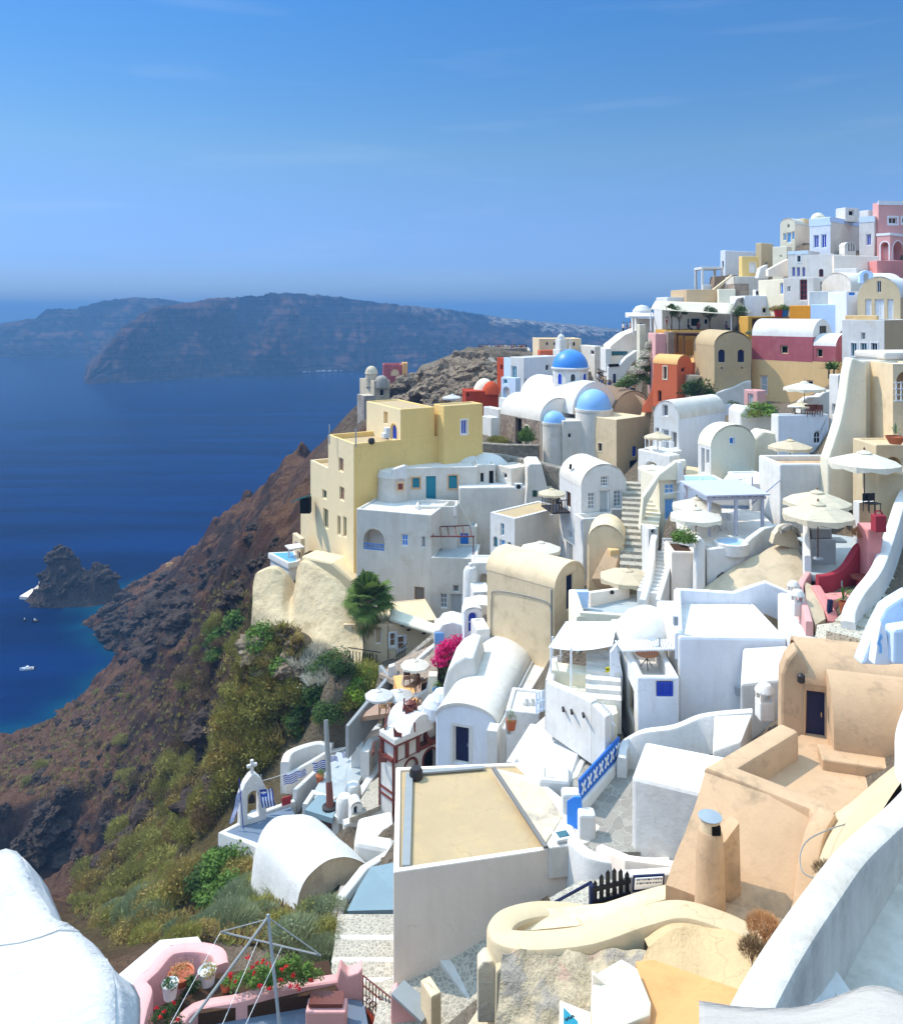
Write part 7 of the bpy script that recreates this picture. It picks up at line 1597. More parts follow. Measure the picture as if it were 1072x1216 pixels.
t.bump(n2,1.,40.); t.col(c,.95,.05)
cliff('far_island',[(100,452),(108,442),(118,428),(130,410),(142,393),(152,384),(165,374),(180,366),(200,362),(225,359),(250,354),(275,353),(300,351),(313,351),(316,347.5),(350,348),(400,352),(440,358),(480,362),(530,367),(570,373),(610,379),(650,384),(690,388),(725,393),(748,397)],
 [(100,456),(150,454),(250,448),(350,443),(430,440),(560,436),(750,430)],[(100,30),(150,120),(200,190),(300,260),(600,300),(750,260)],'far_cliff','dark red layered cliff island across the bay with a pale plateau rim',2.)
cliff('far_headland',[(-60,392),(-20,388),(0,386),(25,381),(42,378),(55,367),(75,366),(88,367),(110,360),(135,355),(165,353),(195,355),(215,358),(245,366),(280,380)],
 [(-60,424),(300,424)],[(-60,200),(300,260)],'far_cliff','hazier headland behind the far island',8.)
vm=MB(); vm.box((0,0,1.2),(6,5,2.4)); vm.box((1,0,2.8),(3,4,1.2)); vme=None
vo=vm.build('village_house','white',None,label='tiny white house in the village row on the far plateau rim',cat='house',group='village houses on the far plateau rim',loc=(0,0,0))
spots=[(316+k*3.4+rnd.uniform(-1,1),) for k in range(18)]
for i,(px,) in enumerate(spots):
    sy=np.interp(px,[250,350,430],[448,443,440]); d0=-SEA*F/(sy-CY); dt=d0+262; ty=np.interp(px,[313,316,350,400],[349,348,348.5,352.3]); q=P(px,ty,dt)
    o=vo if i==0 else vo.copy()
    if i: COL.objects.link(o)
    o.location=q+Vector((0,0,-1.6)); s=rnd.uniform(.5,1.); o.scale=(s,s,s); ORG[o.name]=q
po=vo.copy(); 
for i in range(9):
    o=vo.copy(); COL.objects.link(o); px=360+i*8+rnd.uniform(-2,2); sy=np.interp(px,[250,350,430],[448,443,440])-1.2; d0=-SEA*F/(sy-CY); o.location=P(px,sy,d0-40); o.location.z=SEA+2; s=rnd.uniform(.5,1.1); o.scale=(s*1.3,s,s)
    o['label']='pale harbour building at the foot of the far cliff'; o['group']='harbour buildings under the far cliff'
# ============================================================ SEA
xs=np.unique(np.concatenate([np.linspace(-40000,-900,14),np.arange(-900,-160,40),np.arange(-160,60,2.),np.arange(60,700,40),np.linspace(700,40000,14)])); ys=np.unique(np.concatenate([np.linspace(-600,140,10),np.arange(140,420,2.),np.arange(420,1600,30),np.geomspace(1600,45000,20)]))
SX,SY=np.meshgrid(xs,ys); shal=np.zeros(SX.shape)
i_=np.clip(((SX-X0)/STEP).astype(int),0,nx-1); j_=np.clip(((SY-Y0)/STEP).astype(int),0,ny-1); inn=(SX>X0)&(SX<X1)&(SY>Y0)&(SY<Y1)
dep=np.where(inn,H_[j_,i_],-140); dsh=np.full(SX.shape,1e9)
mm=(H_>SEA-1); sxy=np.stack([GX[mm],GY[mm]],1)[::23]; sel=inn
pts=np.stack([SX[sel],SY[sel]],1); dd=np.full(len(pts),1e9)
for i in range(0,len(pts),3000): dd[i:i+3000]=np.sqrt(((pts[i:i+3000,None]-sxy[None])**2).sum(2)).min(1)
isl=np.stack([cx_+UX[hh>-.2],cy_+UY[hh>-.2]],1)[::9]; di=np.full(len(pts),1e9)
for i in range(0,len(pts),3000): di[i:i+3000]=np.sqrt(((pts[i:i+3000,None]-isl[None])**2).sum(2)).min(1)
nzs=fbm(pts[:,0]+300,pts[:,1],14,77,4); shal[sel]=np.clip(np.exp(-(np.maximum(dd-1,0)/ (6*(.3+nzs)))**1.2)*.6+.3*np.exp(-np.maximum(di-1,0)/(4*(.4+nzs))),0,1)
me=bpy.data.meshes.new('sea'); ii=np.arange(SX.size).reshape(SX.shape); q=np.stack([ii[:-1,:-1],ii[:-1,1:],ii[1:,1:],ii[1:,:-1]],-1).reshape(-1,4)
me.from_pydata(np.stack([SX.ravel(),SY.ravel(),np.full(SX.size,SEA)],1).tolist(),[],q.tolist())
at=me.attributes.new('shallow','FLOAT','POINT'); at.data.foreach_set('value',shal.ravel().astype('f4'))
t=NT('sea_water'); a=t.n('ShaderNodeAttribute'); a.attribute_name='shallow'
n1=t.noise(.004,5,.6); st_=t.noise(1.,5,.6,t.pos((.004,.03,1))); deep=t.mix(t.ramp(st_,[(.4,0),(.65,1)]),lin('00163a'),lin('032452')); c=t.mix(t.ramp(a.outputs['Fac'],[(.0,0),(.45,.45),(1,1)]),deep,lin('06485a'))
w1=t.noise(.35,6,.65,t.pos((1,.55,1))); w2=t.noise(.03,4,.6); t.bump(t.math('ADD',t.math('MULTIPLY',w1,.9),w2),.35,.9); t.col(c,.14,.02); t.b.inputs['IOR'].default_value=1.2
me.materials.append(MATS['sea_water']); o=bpy.data.objects.new('sea',me); COL.objects.link(o); o['kind']='structure'
# ============================================================ PLANTS
def foliage(name,c1,c2,tr=.25):
    t=NT(name); oi=t.n('ShaderNodeObjectInfo'); n=t.noise(1.1,3); n2=t.noise(9,2)
    c=t.mix(n,lin(c1),lin(c2)); c=t.mix(t.ramp(n2,[(.3,.35),(.7,0)]),c,sc3(lin(c1),.6)); c=t.mix(t.math('MULTIPLY',oi.outputs['Random'],.5),c,sc3(lin(c2),1.25)); t.col(c,.8,.2)
    tl=t.n('ShaderNodeBsdfTranslucent'); t.l(c,tl.inputs[0]); ms=t.n('ShaderNodeMixShader'); ms.inputs[0].default_value=tr
    t.l(t.b.outputs[0],ms.inputs[1]); t.l(tl.outputs[0],ms.inputs[2]); t.l(ms.outputs[0],t.t.nodes['Material Output'].inputs['Surface'])
foliage('leaf_dark','2c3f1e','4f6632'); foliage('leaf_green','3c5a24','6f8a3c'); foliage('leaf_olive','7a7836','a49c52'); foliage('leaf_ochre','87743a','ad9858')
foliage('leaf_grey','6a7350','99a077'); foliage('leaf_brown','5c4a34','8a7150'); foliage('leaf_dry','a5714a','c79a68'); foliage('leaf_silver','b4ae9a','d6d1c0'); foliage('leaf_bright','5f8426','93b23c')
foliage('flower_pink','c01a5e','e0307a'); foliage('flower_red','c81a24','e83038'); foliage('flower_white','e4e2da','f2f0ea'); foliage('palm_leaf','3d5526','71883f'); foliage('palm_dead','75643f','9c8a5c')
R2=random.Random(11)
def leafcloud(n,shape,size,asp=.55,up=.3,lumps=9,seed=0,m=0,mb=None):
    rr=random.Random(seed); mb=mb or MB(); L=[]
    for k in range(lumps):
        a=rr.uniform(0,6.28); e=math.asin(rr.uniform(.0,1)); r=rr.uniform(.35,.62)
        L.append((Vector((math.cos(a)*math.cos(e)*shape[0]*.62,math.sin(a)*math.cos(e)*shape[1]*.62,math.sin(e)*shape[2]*.62)),r))
    for i in range(n):
        c,r=rr.choice(L); d=Vector((rr.gauss(0,1),rr.gauss(0,1),rr.gauss(0,1)+.25)).normalized(); q=rr.random()**.35*r
        p=c+Vector((d.x*q*shape[0],d.y*q*shape[1],d.z*q*shape[2]))
        if p.z<0: p.z=-p.z*.3
        nrm=(d+Vector((rr.gauss(0,.6),rr.gauss(0,.6),rr.gauss(0,.6)+up))).normalized(); t=nrm.orthogonal().normalized(); t=(Matrix.Rotation(rr.uniform(0,6.28),3,nrm)@t); b=nrm.cross(t); s=size*rr.uniform(.6,1.35)
        mb.face([p-t*s*.5,p+b*s*asp*.5,p+t*s*.5,p-b*s*asp*.5],m)
    return mb
def broom(n,r,h,size,seed,m=0,mb=None,spread=.8):
    rr=random.Random(seed); mb=mb or MB()
    for i in range(n):
        a=rr.uniform(0,6.28); q=rr.random()**.5; e=rr.random(); base=Vector((math.cos(a)*r*q*.75,math.sin(a)*r*q*.75,0)); hh=h*(1-.6*q*q)*rr.uniform(.3,1.); 
        p=base+Vector((0,0,hh*.55)); d=Vector((math.cos(a)*q*spread+rr.gauss(0,.35),math.sin(a)*q*spread+rr.gauss(0,.35),1)).normalized(); L=size*rr.uniform(.6,1.4); w=Vector((-math.sin(a+rr.gauss(0,1)),math.cos(a+rr.gauss(0,1)),rr.gauss(0,.3)))*size*.06
        p=p+d*(hh*.3); mb.face([p-w,p+w,p+d*L+w*.3,p+d*L-w*.3],m)
    return mb
def twigs(n,r,h,seed,mb,m=0,rad_=.012):
    rr=random.Random(seed)
    for i in range(n):
        a=rr.uniform(0,6.28); p=Vector((0,0,-.2)); q=Vector((math.cos(a)*r*rr.uniform(.2,.9),math.sin(a)*r*rr.uniform(.2,.9),h*rr.uniform(.5,1))); mb.tube(p,q*.6,rad_*2,rad_,4,m,False); mb.tube(q*.6,q+Vector((rr.gauss(0,.1),rr.gauss(0,.1),0)),rad_,rad_*.4,4,m,False)
def bushmesh(kind,seed):
    if kind in('leaf_dark','leaf_green','leaf_bright'): mb=leafcloud(1500,(1,1,.95),.16,seed=seed,lumps=11)
    elif kind in('leaf_olive','leaf_ochre','leaf_brown'):
        mb=leafcloud(900,(1,1,.85),.15,.3,seed=seed,lumps=12); broom(900,1.05,1.0,.26,seed,0,mb)
    else:
        mb=broom(2200,1.05,.95,.24,seed); leafcloud(500,(1,1,.8),.11,.4,seed=seed,mb=mb)
    b=MB(); twigs(14,.8,.8,seed,b)
    return mb,b
BUSH={}
def bush(kind,p,s,label,group=None,name='bush',sz=None):
    v=(kind,R2.randrange(3))
    if v not in BUSH:
        mb,b=bushmesh(kind,R2.randrange(999)); e=empty(name,(0,0,0),label,'bush',group); f=mb.build('foliage',kind,e); st=b.build('stem','bark',e); BUSH[v]=e; o=e
    else: o=copy_tree(BUSH[v])
    o.name=name; o['label']=label
    if group: o['group']=group
    elif 'group' in o: del o['group']
    o.location=p; o.rotation_euler=(R2.uniform(-.15,.15),R2.uniform(-.15,.15),R2.uniform(0,6.28)); k=s*R2.uniform(.85,1.2); o.scale=(k*R2.uniform(.85,1.2),k*R2.uniform(.85,1.2),(sz or k)*R2.uniform(.8,1.15)); return o
def scatter(poly,n,s0,s1,kinds,label,group,name='bush'):
    xs=[p[0] for p in poly]; ys=[p[1] for p in poly]; k=0; tr=0
    while k<n and tr<n*40:
        tr+=1; x,y=R2.uniform(min(xs),max(xs)),R2.uniform(min(ys),max(ys))
        if not inside(poly,np.array([x]),np.array([y]))[0]: continue
        p=hit(x,y)
        if p is None: continue
        kd=R2.choice(kinds); nm={'leaf_dark':'dark green','leaf_green':'green','leaf_olive':'olive green','leaf_ochre':'yellow-ochre','leaf_brown':'brown dry','leaf_grey':'grey-green','leaf_dry':'rusty dry','leaf_bright':'bright green','leaf_silver':'silvery'}[kd]
        bush(kd,p-Vector((0,0,.1)),R2.uniform(s0,s1),f'{nm} {label}',f'{nm} {group}',name); k+=1
OL=['leaf_olive','leaf_olive','leaf_ochre','leaf_brown']
scatter([(285,800),(335,790),(360,830),(345,870),(290,910),(262,940),(265,880)],42,1.0,2.0,['leaf_olive','leaf_ochre','leaf_ochre','leaf_olive'],'shrub on the slope above the bell arch','shrubs on the slope above the bell arch')
scatter([(240,740),(290,705),(300,770),(280,810),(230,820),(235,780)],14,1.2,2.2,['leaf_olive','leaf_green','leaf_brown'],'shrub in the gully left of the cream rock wall','shrubs in the gully by the cream rock wall')
scatter([(300,790),(310,760),(335,780),(345,800),(330,820)],8,.9,1.6,['leaf_olive','leaf_green'],'shrub at the foot of the cream rock wall','shrubs at the foot of the cream rock wall')
scatter([(340,850),(385,810),(440,790),(455,812),(420,850),(380,880),(345,885),(320,880)],20,.7,1.35,['leaf_dark','leaf_green','leaf_olive'],'leafy shrub between the palm and the flag terraces','leafy shrubs below the palm')
scatter([(415,815),(437,795),(455,812),(440,830),(418,840)],9,.8,1.3,['leaf_bright'],'creeper mound at the foot of the palm','creeper mounds at the foot of the palm')
scatter([(362,790),(395,770),(415,800),(385,830),(365,820)],12,.9,1.5,['leaf_brown','leaf_dark','leaf_silver'],'thicket shrub behind the palm beside the rock ledge','thicket shrubs beside the rock ledge')
scatter([(195,930),(260,905),(330,870),(322,905),(285,930),(270,965),(235,990),(205,1000)],32,1.0,1.9,OL,'shrub on the steep slope left of the bell arch','shrubs on the slope left of the bell arch')
scatter([(95,1040),(160,975),(215,945),(235,990),(200,1050),(130,1085),(90,1085)],36,1.2,2.2,OL+['leaf_olive'],'shrub on the long slope above the white parasol','shrubs on the long slope above the white parasol')
scatter([(160,900),(215,870),(235,905),(200,950),(150,950)],9,1.2,2.2,['leaf_olive','leaf_brown'],'shrub on the rim of the dark gully','shrubs on the rim of the dark gully')
scatter([(205,820),(235,780),(250,830),(215,860)],6,1.2,2.2,['leaf_brown','leaf_olive'],'shrub low on the brown slope','shrubs low on the brown slope')
scatter([(0,890),(150,870),(150,940),(0,930)],7,.8,1.6,['leaf_brown','leaf_olive'],'scrub on the brown spur','scrub on the brown spur')
scatter([(65,850),(140,800),(170,820),(100,880)],6,.6,1.3,['leaf_brown','leaf_olive'],'scrub above the bay shore','scrub above the bay shore')
scatter([(110,1085),(180,1050),(240,1040),(235,1085),(175,1110),(130,1105)],16,1.0,1.7,['leaf_ochre','leaf_olive','leaf_grey'],'shrub behind the pink terrace path','shrubs behind the pink terrace path')
scatter([(215,1040),(265,1010),(285,1035),(270,1075),(225,1070)],12,.9,1.5,['leaf_dark','leaf_green'],'leafy bush below the slate blue terrace','leafy bushes below the slate terrace')
scatter([(240,1090),(300,1055),(380,1060),(395,1095),(390,1130),(330,1125),(260,1120)],24,.8,1.35,['leaf_grey','leaf_grey','leaf_olive'],'broom bush above the geranium bed','broom bushes above the geranium bed')
scatter([(280,1045),(320,1030),(360,1050),(350,1075),(300,1075)],12,.7,1.2,['leaf_dry','leaf_ochre','leaf_olive'],'dry bush against the white chapel','dry bushes against the white chapel')
scatter([(375,1105),(395,1085),(402,1110),(392,1150),(378,1150)],6,.6,1.,['leaf_grey','leaf_brown'],'bush beside the cobbled steps','bushes beside the cobbled steps')
scatter([(575,525),(600,515),(612,530),(580,540)],4,.7,1.1,['leaf_olive'],'bush on the stone terrace under the church','bushes on the stone terrace')
scatter([(80,1060),(150,1075),(185,1120),(165,1140),(105,1105)],14,.7,1.3,OL,'shrub between the white parasol and the pink wall','shrubs beside the white parasol')
scatter([(170,1105),(235,1095),(255,1112),(200,1122),(175,1125)],9,.5,.9,['leaf_grey','leaf_ochre','leaf_olive'],'shrub along the pale path behind the pink wall','shrubs along the pale path')
scatter([(640,428),(560,420),(500,440),(470,470),(560,450)],8,.8,1.6,['leaf_olive','leaf_brown'],'scrub on the castle hill','scrub on the castle hill')
bush('leaf_green',P(625,523,89),.9,'slim green shrub in front of the church stone wall windows',sz=1.9)
bush('leaf_dark',P(830,470,82),2.1,'big dark green tree-like bush below the orange wing',name='bushy_tree',sz=2.4)
bush('leaf_dark',P(870,484,78),.7,'dark potted bush by the whitewashed base wall'); bush('leaf_green',P(904,492,66),1.1,'succulent bush hanging over the rough white retaining wall',sz=1.0)
bush('leaf_olive',P(896,494,66),.8,'olive succulent clump at the end of the rough retaining wall'); bush('leaf_green',P(812,643,44.2),.8,'leafy fig bush behind the pale plastered flank')
bush('leaf_dark',P(521,660,75),.6,'dark potted plant beside the blue terrace door')
bush('leaf_dry',P(908,1110,20.6),.45,'upper rusty dry tuft leaning on the thick white wall',sz=.6); bush('leaf_brown',P(893,1138,19.8),.35,'lower dark dry tuft leaning on the thick white wall',sz=.5); bush('leaf_brown',P(983,1038,21.3),.35,'dark withered plant at the loop of the grey cable',sz=.4)
bush('leaf_green',P(553,1190,28.2),.35,'small green weed at the edge of the cobbled landing',name='weed'); bush('leaf_dry',P(1028,637,38),.6,'dry trailing plant spilling over the wine red wall',sz=.5)
bush('leaf_grey',P(893,398,88),.8,'grey-green shrub at the end of the cafe terrace'); 
for px,kd,lb in ((921,'leaf_ochre','yellow-green potted plant beside the blue and red pots'),(930,'leaf_green','green plant growing in the blue pot')): bush(kd,P(px,369,90),.7,lb)
for px,mt,lb in ((924,'pot_red','red round plant pot on the roof ledge'),(931,'pot_blue','bright blue plant pot on the roof ledge')):
    mb=MB(); mb.lathe(P(px,376,89.5),[(.35,0),(.5,.7),(.55,.75),(.45,.75)],14); mb.build('plant_pot',mt,None,label=lb,cat='plant pot')
wallthing('maroon_ledge','dark maroon roof ledge carrying the plant pots',[P(915,377,89.5),P(936,379,89.5)],.8,1.2,'maroon_trim',cat='ledge')
sm=MB(); gp=[([(285,800),(345,735),(365,800),(360,870),(300,910),(250,960),(200,1010),(120,1095),(85,1090),(160,960),(220,880)],1500,.5),([(0,890),(60,855),(150,800),(250,700),(300,690),(290,780),(230,880),(150,960),(0,940)],1100,.45),([(140,1110),(240,1085),(400,1080),(400,1140),(250,1120)],420,.3)]
rr=random.Random(21)
for poly,n,s_ in gp:
    xs=[p[0] for p in poly]; ys=[p[1] for p in poly]; k=0
    for _ in range(n*4):
        if k>=n: break
        x,y=rr.uniform(min(xs),max(xs)),rr.uniform(min(ys),max(ys))
        if not inside(poly,np.array([x]),np.array([y]))[0]: continue
        p=hit(x,y)
        if p is None or p.z<SEA+1.5: continue
        k+=1; m=rr.choice((0,0,1,1,2))
        for b in range(16):
            a=rr.uniform(0,6.28); d=Vector((math.cos(a)*.7,math.sin(a)*.7,rr.uniform(.4,1.2))).normalized(); L_=s_*rr.uniform(.7,1.7); w=Vector((-math.sin(a),math.cos(a),0))*.05*(1+s_); o_=p+Vector((rr.gauss(0,.25),rr.gauss(0,.25),-.05)); sm.face([o_-w,o_+w,o_+d*L_+w*.4,o_+d*L_-w*.4],m)
sm.build('scrub_ground_cover',['leaf_ochre','leaf_brown','leaf_olive'],None,kind='stuff',label='low dry scrub and grass covering the cliff slopes')
# trees
def tree(p,h,r,kind,label,seed,trunk='bark',lean=0.):
    e=empty('tree',p,label,'tree'); mb=MB(); top=p+Vector((lean,0,h-r*.7)); mb.tube(p-Vector((0,0,.3)),p.lerp(top,.5)+Vector((.05,0,0)),.1*h/3,.07*h/3,7)
    rr=random.Random(seed)
    for k in range(6): a=rr.uniform(0,6.28); mb.tube(p.lerp(top,.45+.05*k),top+Vector((math.cos(a)*r*.6,math.sin(a)*r*.6,rr.uniform(-.1,.5)*r)),.05*h/3,.015,6)
    mb.build('trunk',trunk,e); f=MB(); leafcloud(1300,(r,r,r*.9),.17,.5,seed=seed,mb=f); f.v=[(v[0]+top.x,v[1]+top.y,top.z-r*.1+(v[2] if (i//4)%3 else -v[2]*.6)) for i,v in enumerate(f.v)]; f.build('crown',kind,e)
for px,d,lb in ((806,95,'small dark olive tree by the round cafe window'),(842,95,'small olive tree in the middle of the cafe terrace'),(878,94,'small olive tree under the triangular cafe tent'),(797,96,'slim olive tree beside the cafe corner post')):
    tree(P(px,393,d),2.9 if px!=797 else 3.2,1.0 if px!=797 else .6,'leaf_dark',lb,int(px))
def rosette(p,n,L,w,kind,label,name='yucca',cat='plant',stem=.6,up=.6,seed=1):
    e=empty(name,p,label,cat); rr=random.Random(seed); mb=MB()
    for i in range(n):
        a=rr.uniform(0,6.28); el=rr.uniform(-.2,1.4)*up+.2; d=Vector((math.cos(a)*math.cos(el),math.sin(a)*math.cos(el),math.sin(el))); s=Vector((-math.sin(a),math.cos(a),0))*w; b=p+Vector((0,0,stem)); l=L*rr.uniform(.7,1.1); m_=b+d*l*.5+Vector((0,0,.06)); t=b+d*l-Vector((0,0,l*.12))
        mb.face([b-s*.4,b+s*.4,m_+s,m_-s]); mb.face([m_-s,m_+s,t])
    mb.build('leaves',kind,e)
    if stem>.1: mb=MB(); mb.tube(p-Vector((0,0,.2)),p+Vector((0,0,stem)),.1,.08,8); mb.build('stem','bark',e)
    return e
rosette(P(990,452,73),70,1.3,.07,'leaf_green','spiky yucca palm at the corner of the maroon and yellow house',stem=1.0)
rosette(P(984,447,74),50,1.2,.07,'leaf_dark','smaller dark yucca beside the yucca palm',stem=.6,seed=4)
e=rosette(P(1063,516,45),16,.75,.05,'leaf_grey','agave plant in a terracotta bowl on the yellow garden wall',name='agave',stem=.05,up=.9); mb=MB(); mb.lathe(P(1063,527,45),[(.3,0),(.5,.35),(.56,.42),(.5,.42)],16); mb.build('plant_bowl','terracotta',e)
e=rosette(P(1001,713,35.2),14,.7,.05,'leaf_green','spear-leaved plant in a cone pot on the rose terrace front',name='pot_plant',stem=.05,up=1.1,seed=5); mb=MB(); mb.lathe(P(1001,728,35),[(.05,-.3),(.16,.3),(.2,.5),(.16,.5)],12); mb.build('pot','terracotta',e)
# palm
p=P(437,790,66.5); e=empty('palm_tree',p,'tall fan palm with skirt of dry fronds in front of the white loggia house','palm tree'); top=P(437,712,66.5)
mb=MB()
for k in range(12):
    a=p.lerp(top,k/12); b=p.lerp(top,(k+1)/12); mb.tube(a,b,.36-.008*k,.33-.008*k,10,0,False)
mb.build('trunk','bark',e)
rr=random.Random(5)
def fan(mb,o,d,L,R,n=18,droop=.3):
    d=d.normalized(); e_=o+d*L; mb.tube(o,e_,.022,.012,4,0,False); s=d.cross(Vector((0,0,1)));s=s.normalized() if s.length>.05 else Vector((1,0,0)); u=s.cross(d).normalized()
    for k in range(n):
        a=-1.9+3.8*k/(n-1); q=(d*math.cos(a)+s*math.sin(a)+u*.25*math.cos(a*.8)).normalized(); l=R*(.75+.25*math.cos(a*.6))*rr.uniform(.85,1.1); w=(q.cross(u)).normalized()*.07; m_=e_+q*l*.6; t=e_+q*l-Vector((0,0,droop*l)); mb.face([e_,m_-w,t,m_+w])
g=MB(); dd_=MB()
for i in range(95):
    a=rr.uniform(0,6.28); el=rr.uniform(-.7,1.4); d=Vector((math.cos(a)*math.cos(el),math.sin(a)*math.cos(el),math.sin(el))); fan(g,top+Vector((0,0,rr.uniform(-.2,.3))),d,rr.uniform(.9,1.55),rr.uniform(.95,1.25))
for i in range(60):
    a=rr.uniform(0,6.28); el=rr.uniform(-1.45,-.55); d=Vector((math.cos(a)*math.cos(el),math.sin(a)*math.cos(el),math.sin(el))); fan(dd_ if rr.random()<.6 else g,top-Vector((0,0,rr.uniform(.1,1.3))),d,rr.uniform(.6,1.0),rr.uniform(.6,.9),14,.6)
g.build('crown','palm_leaf',e); dd_.build('dry_skirt','palm_dead',e)
mb=MB(); leafcloud(1200,(1.2,1.2,1.6),.22,.5,seed=77,mb=mb); mb.v=[(v[0]+p.x,v[1]+p.y,v[2]+p.z) for v in mb.v]; mb.build('ivy','leaf_olive',e)
# bougainvillea
p=P(535,800,54); e=empty('bougainvillea',p,'magenta bougainvillea in full bloom below the curved white gable','flowering shrub')
f=MB(); g=MB()
for cx,cy,r,s_ in ((527,775,1.0,1),(540,764,1.0,2),(548,768,.8,3),(520,783,.8,4),(533,770,1.,5)):
    c=P(cx,cy,54); m_=leafcloud(520,(r,r*.8,r*.8),.15,.8,seed=s_); f.v+=[(v[0]+c.x,v[1]+c.y,v[2]+c.z-.3) for v in m_.v]; b=len(f.v)-len(m_.v); f.f+=[tuple(i+b for i in q) for q in m_.f]; f.m+=m_.m; f.s+=m_.s
for cx,cy,r,s_ in ((540,786,1.2,6),(552,782,1.1,7),(532,792,.9,8),(530,780,1.,9)):
    c=P(cx,cy,54.6); m_=leafcloud(420,(r,r*.8,r*.9),.16,.5,seed=s_); g.v+=[(v[0]+c.x,v[1]+c.y,v[2]+c.z-.5) for v in m_.v]; b=len(g.v)-len(m_.v); g.f+=[tuple(i+b for i in q) for q in m_.f]; g.m+=m_.m; g.s+=m_.s
f.build('blossom','flower_pink',e); g.build('foliage','leaf_dark',e); mb=MB()
for k in range(5): mb.tube(p-Vector((0,0,1)),P(522+k*7,778,54.3),.05,.02,5)
mb.build('stem','bark',e)
# creeper with white flowers
def cloudobj(name,label,cat,blobs,d,kinds,n=400,size=.17):
    p=P(blobs[0][0],blobs[0][1],d); e=empty(name,p,label,cat)
    for kind,part in kinds:
        f=MB()
        for i,b in enumerate(blobs):
            if b[3]!=part: continue
            c=P(b[0],b[1],d+(b[4] if len(b)>4 else 0)); m_=leafcloud(n,(b[2],b[2]*.7,b[2]),size,.6,seed=i*7+len(part)); o=len(f.v); f.v+=[(v[0]+c.x,v[1]+c.y,v[2]+c.z-b[2]*.4) for v in m_.v]; f.f+=[tuple(q+o for q in t) for t in m_.f]; f.m+=m_.m; f.s+=m_.s
        if f.f: f.build(part,kind,e)
    return e
cloudobj('creeper','white-flowering creeper tumbling down the corner beside the crowded street','creeper',
 [(740,455,1.1,'foliage'),(746,448,1.2,'foliage'),(752,452,1.2,'foliage'),(757,443,1.2,'foliage'),(764,446,1.2,'foliage'),(760,436,1.2,'foliage'),(768,436,1.1,'foliage'),(770,425,1.1,'foliage'),(766,428,1.,'foliage'),(773,415,.9,'foliage'),(774,407,.9,'foliage'),(770,452,1.,'foliage'),
  (753,440,.9,'blossom',-.8),(763,430,.9,'blossom',-.8),(768,420,.9,'blossom',-.8),(773,409,.8,'blossom',-.8),(778,403,.8,'blossom',-.6),(786,402,.8,'blossom',-.5),(760,440,.7,'blossom',-.9)],95,[('leaf_green','foliage'),('leaf_silver','blossom')],420,.2)
# geraniums and pots on the pink terrace
cloudobj('geranium','red geraniums spilling over the pink terrace front wall','flower',[(290,1165,.55,'foliage'),(310,1160,.55,'foliage'),(330,1160,.55,'foliage'),(350,1158,.55,'foliage'),(370,1152,.5,'foliage'),(318,1145,.5,'foliage'),(345,1143,.5,'foliage')],28.8,[('leaf_green','foliage')],520,.1)
e=[o for o in bpy.data.objects if o.name.startswith('geranium')][0]
mb=MB(); rr=random.Random(9)
for px,py in ((294,1138),(305,1145),(300,1150),(312,1143),(322,1148),(302,1157),(275,1162),(280,1167),(272,1158),(335,1153),(348,1160),(333,1165),(352,1172),(355,1176),(369,1166),(345,1172),(317,1146),(308,1172),(320,1175),(340,1148)):
    c=P(px,py,28.1); m_=leafcloud(26,(.09,.09,.09),.06,.9,seed=px); o=len(mb.v); mb.v+=[(v[0]+c.x,v[1]+c.y,v[2]+c.z) for v in m_.v]; mb.f+=[tuple(q+o for q in t) for t in m_.f]; mb.m+=m_.m; mb.s+=m_.s
mb.build('blossom','flower_red',e)
cloudobj('geranium','small clump of red geraniums at the foot of the pink curved wall','flower',[(190,1208,.4,'foliage'),(205,1212,.4,'foliage'),(198,1200,.35,'foliage')],27.4,[('leaf_dark','foliage')],350,.07)
e=bpy.data.objects['geranium.001'] if 'geranium.001' in bpy.data.objects else e
mb=MB()
for px,py in ((186,1198),(195,1203),(206,1192),(211,1212),(190,1210)):
    c=P(px,py,27.0); m_=leafcloud(22,(.08,.08,.08),.06,.9,seed=px); o=len(mb.v); mb.v+=[(v[0]+c.x,v[1]+c.y,v[2]+c.z) for v in m_.v]; mb.f+=[tuple(q+o for q in t) for t in m_.f]; mb.m+=m_.m; mb.s+=m_.s
mb.build('blossom','flower_red',e)
cloudobj('leafy_plant','dark trailing plants crowding between the pots inside the pink terrace wall','plant',[(225,1180,.4,'foliage'),(238,1190,.42,'foliage'),(256,1192,.4,'foliage'),(212,1196,.38,'foliage'),(230,1165,.35,'foliage')],29.,[('leaf_dark','foliage')],420,.09)
for px,py,d,r,hh_,mt,kd,lb in ((246,1172,29.4,.32,.6,'plastic_white','leaf_ochre','tall white bucket planter with yellowing plant behind the pink wall'),(202,1185,28.6,.28,.5,'plastic_white','leaf_dark','small white planter tucked beside the pink curved wall'),(215,1166,29.4,.45,.3,'terracotta','leaf_dry','wide terracotta bowl with dry plants in the pink bed'),(268,1176,29.0,.2,.3,'terracotta','leaf_green','little terracotta pot at the end of the geranium row')):
    e=empty('flower_pot',P(px,py,d),lb,'plant pot'); mb=MB(); q=P(px,py,d); mb.lathe(q,[(r*.75,0),(r,hh_),(r*1.05,hh_+.03),(r*.92,hh_),(r*.9,hh_-.06),(0,hh_-.06)],18); mb.build('pot',mt,e)
    m_=leafcloud(300,(r*1.2,r*1.2,r*.9),.07,.6,seed=px); m_.v=[(v[0]+q.x,v[1]+q.y,v[2]+q.z+hh_-.05) for v in m_.v]; m_.build('foliage',kd,e)
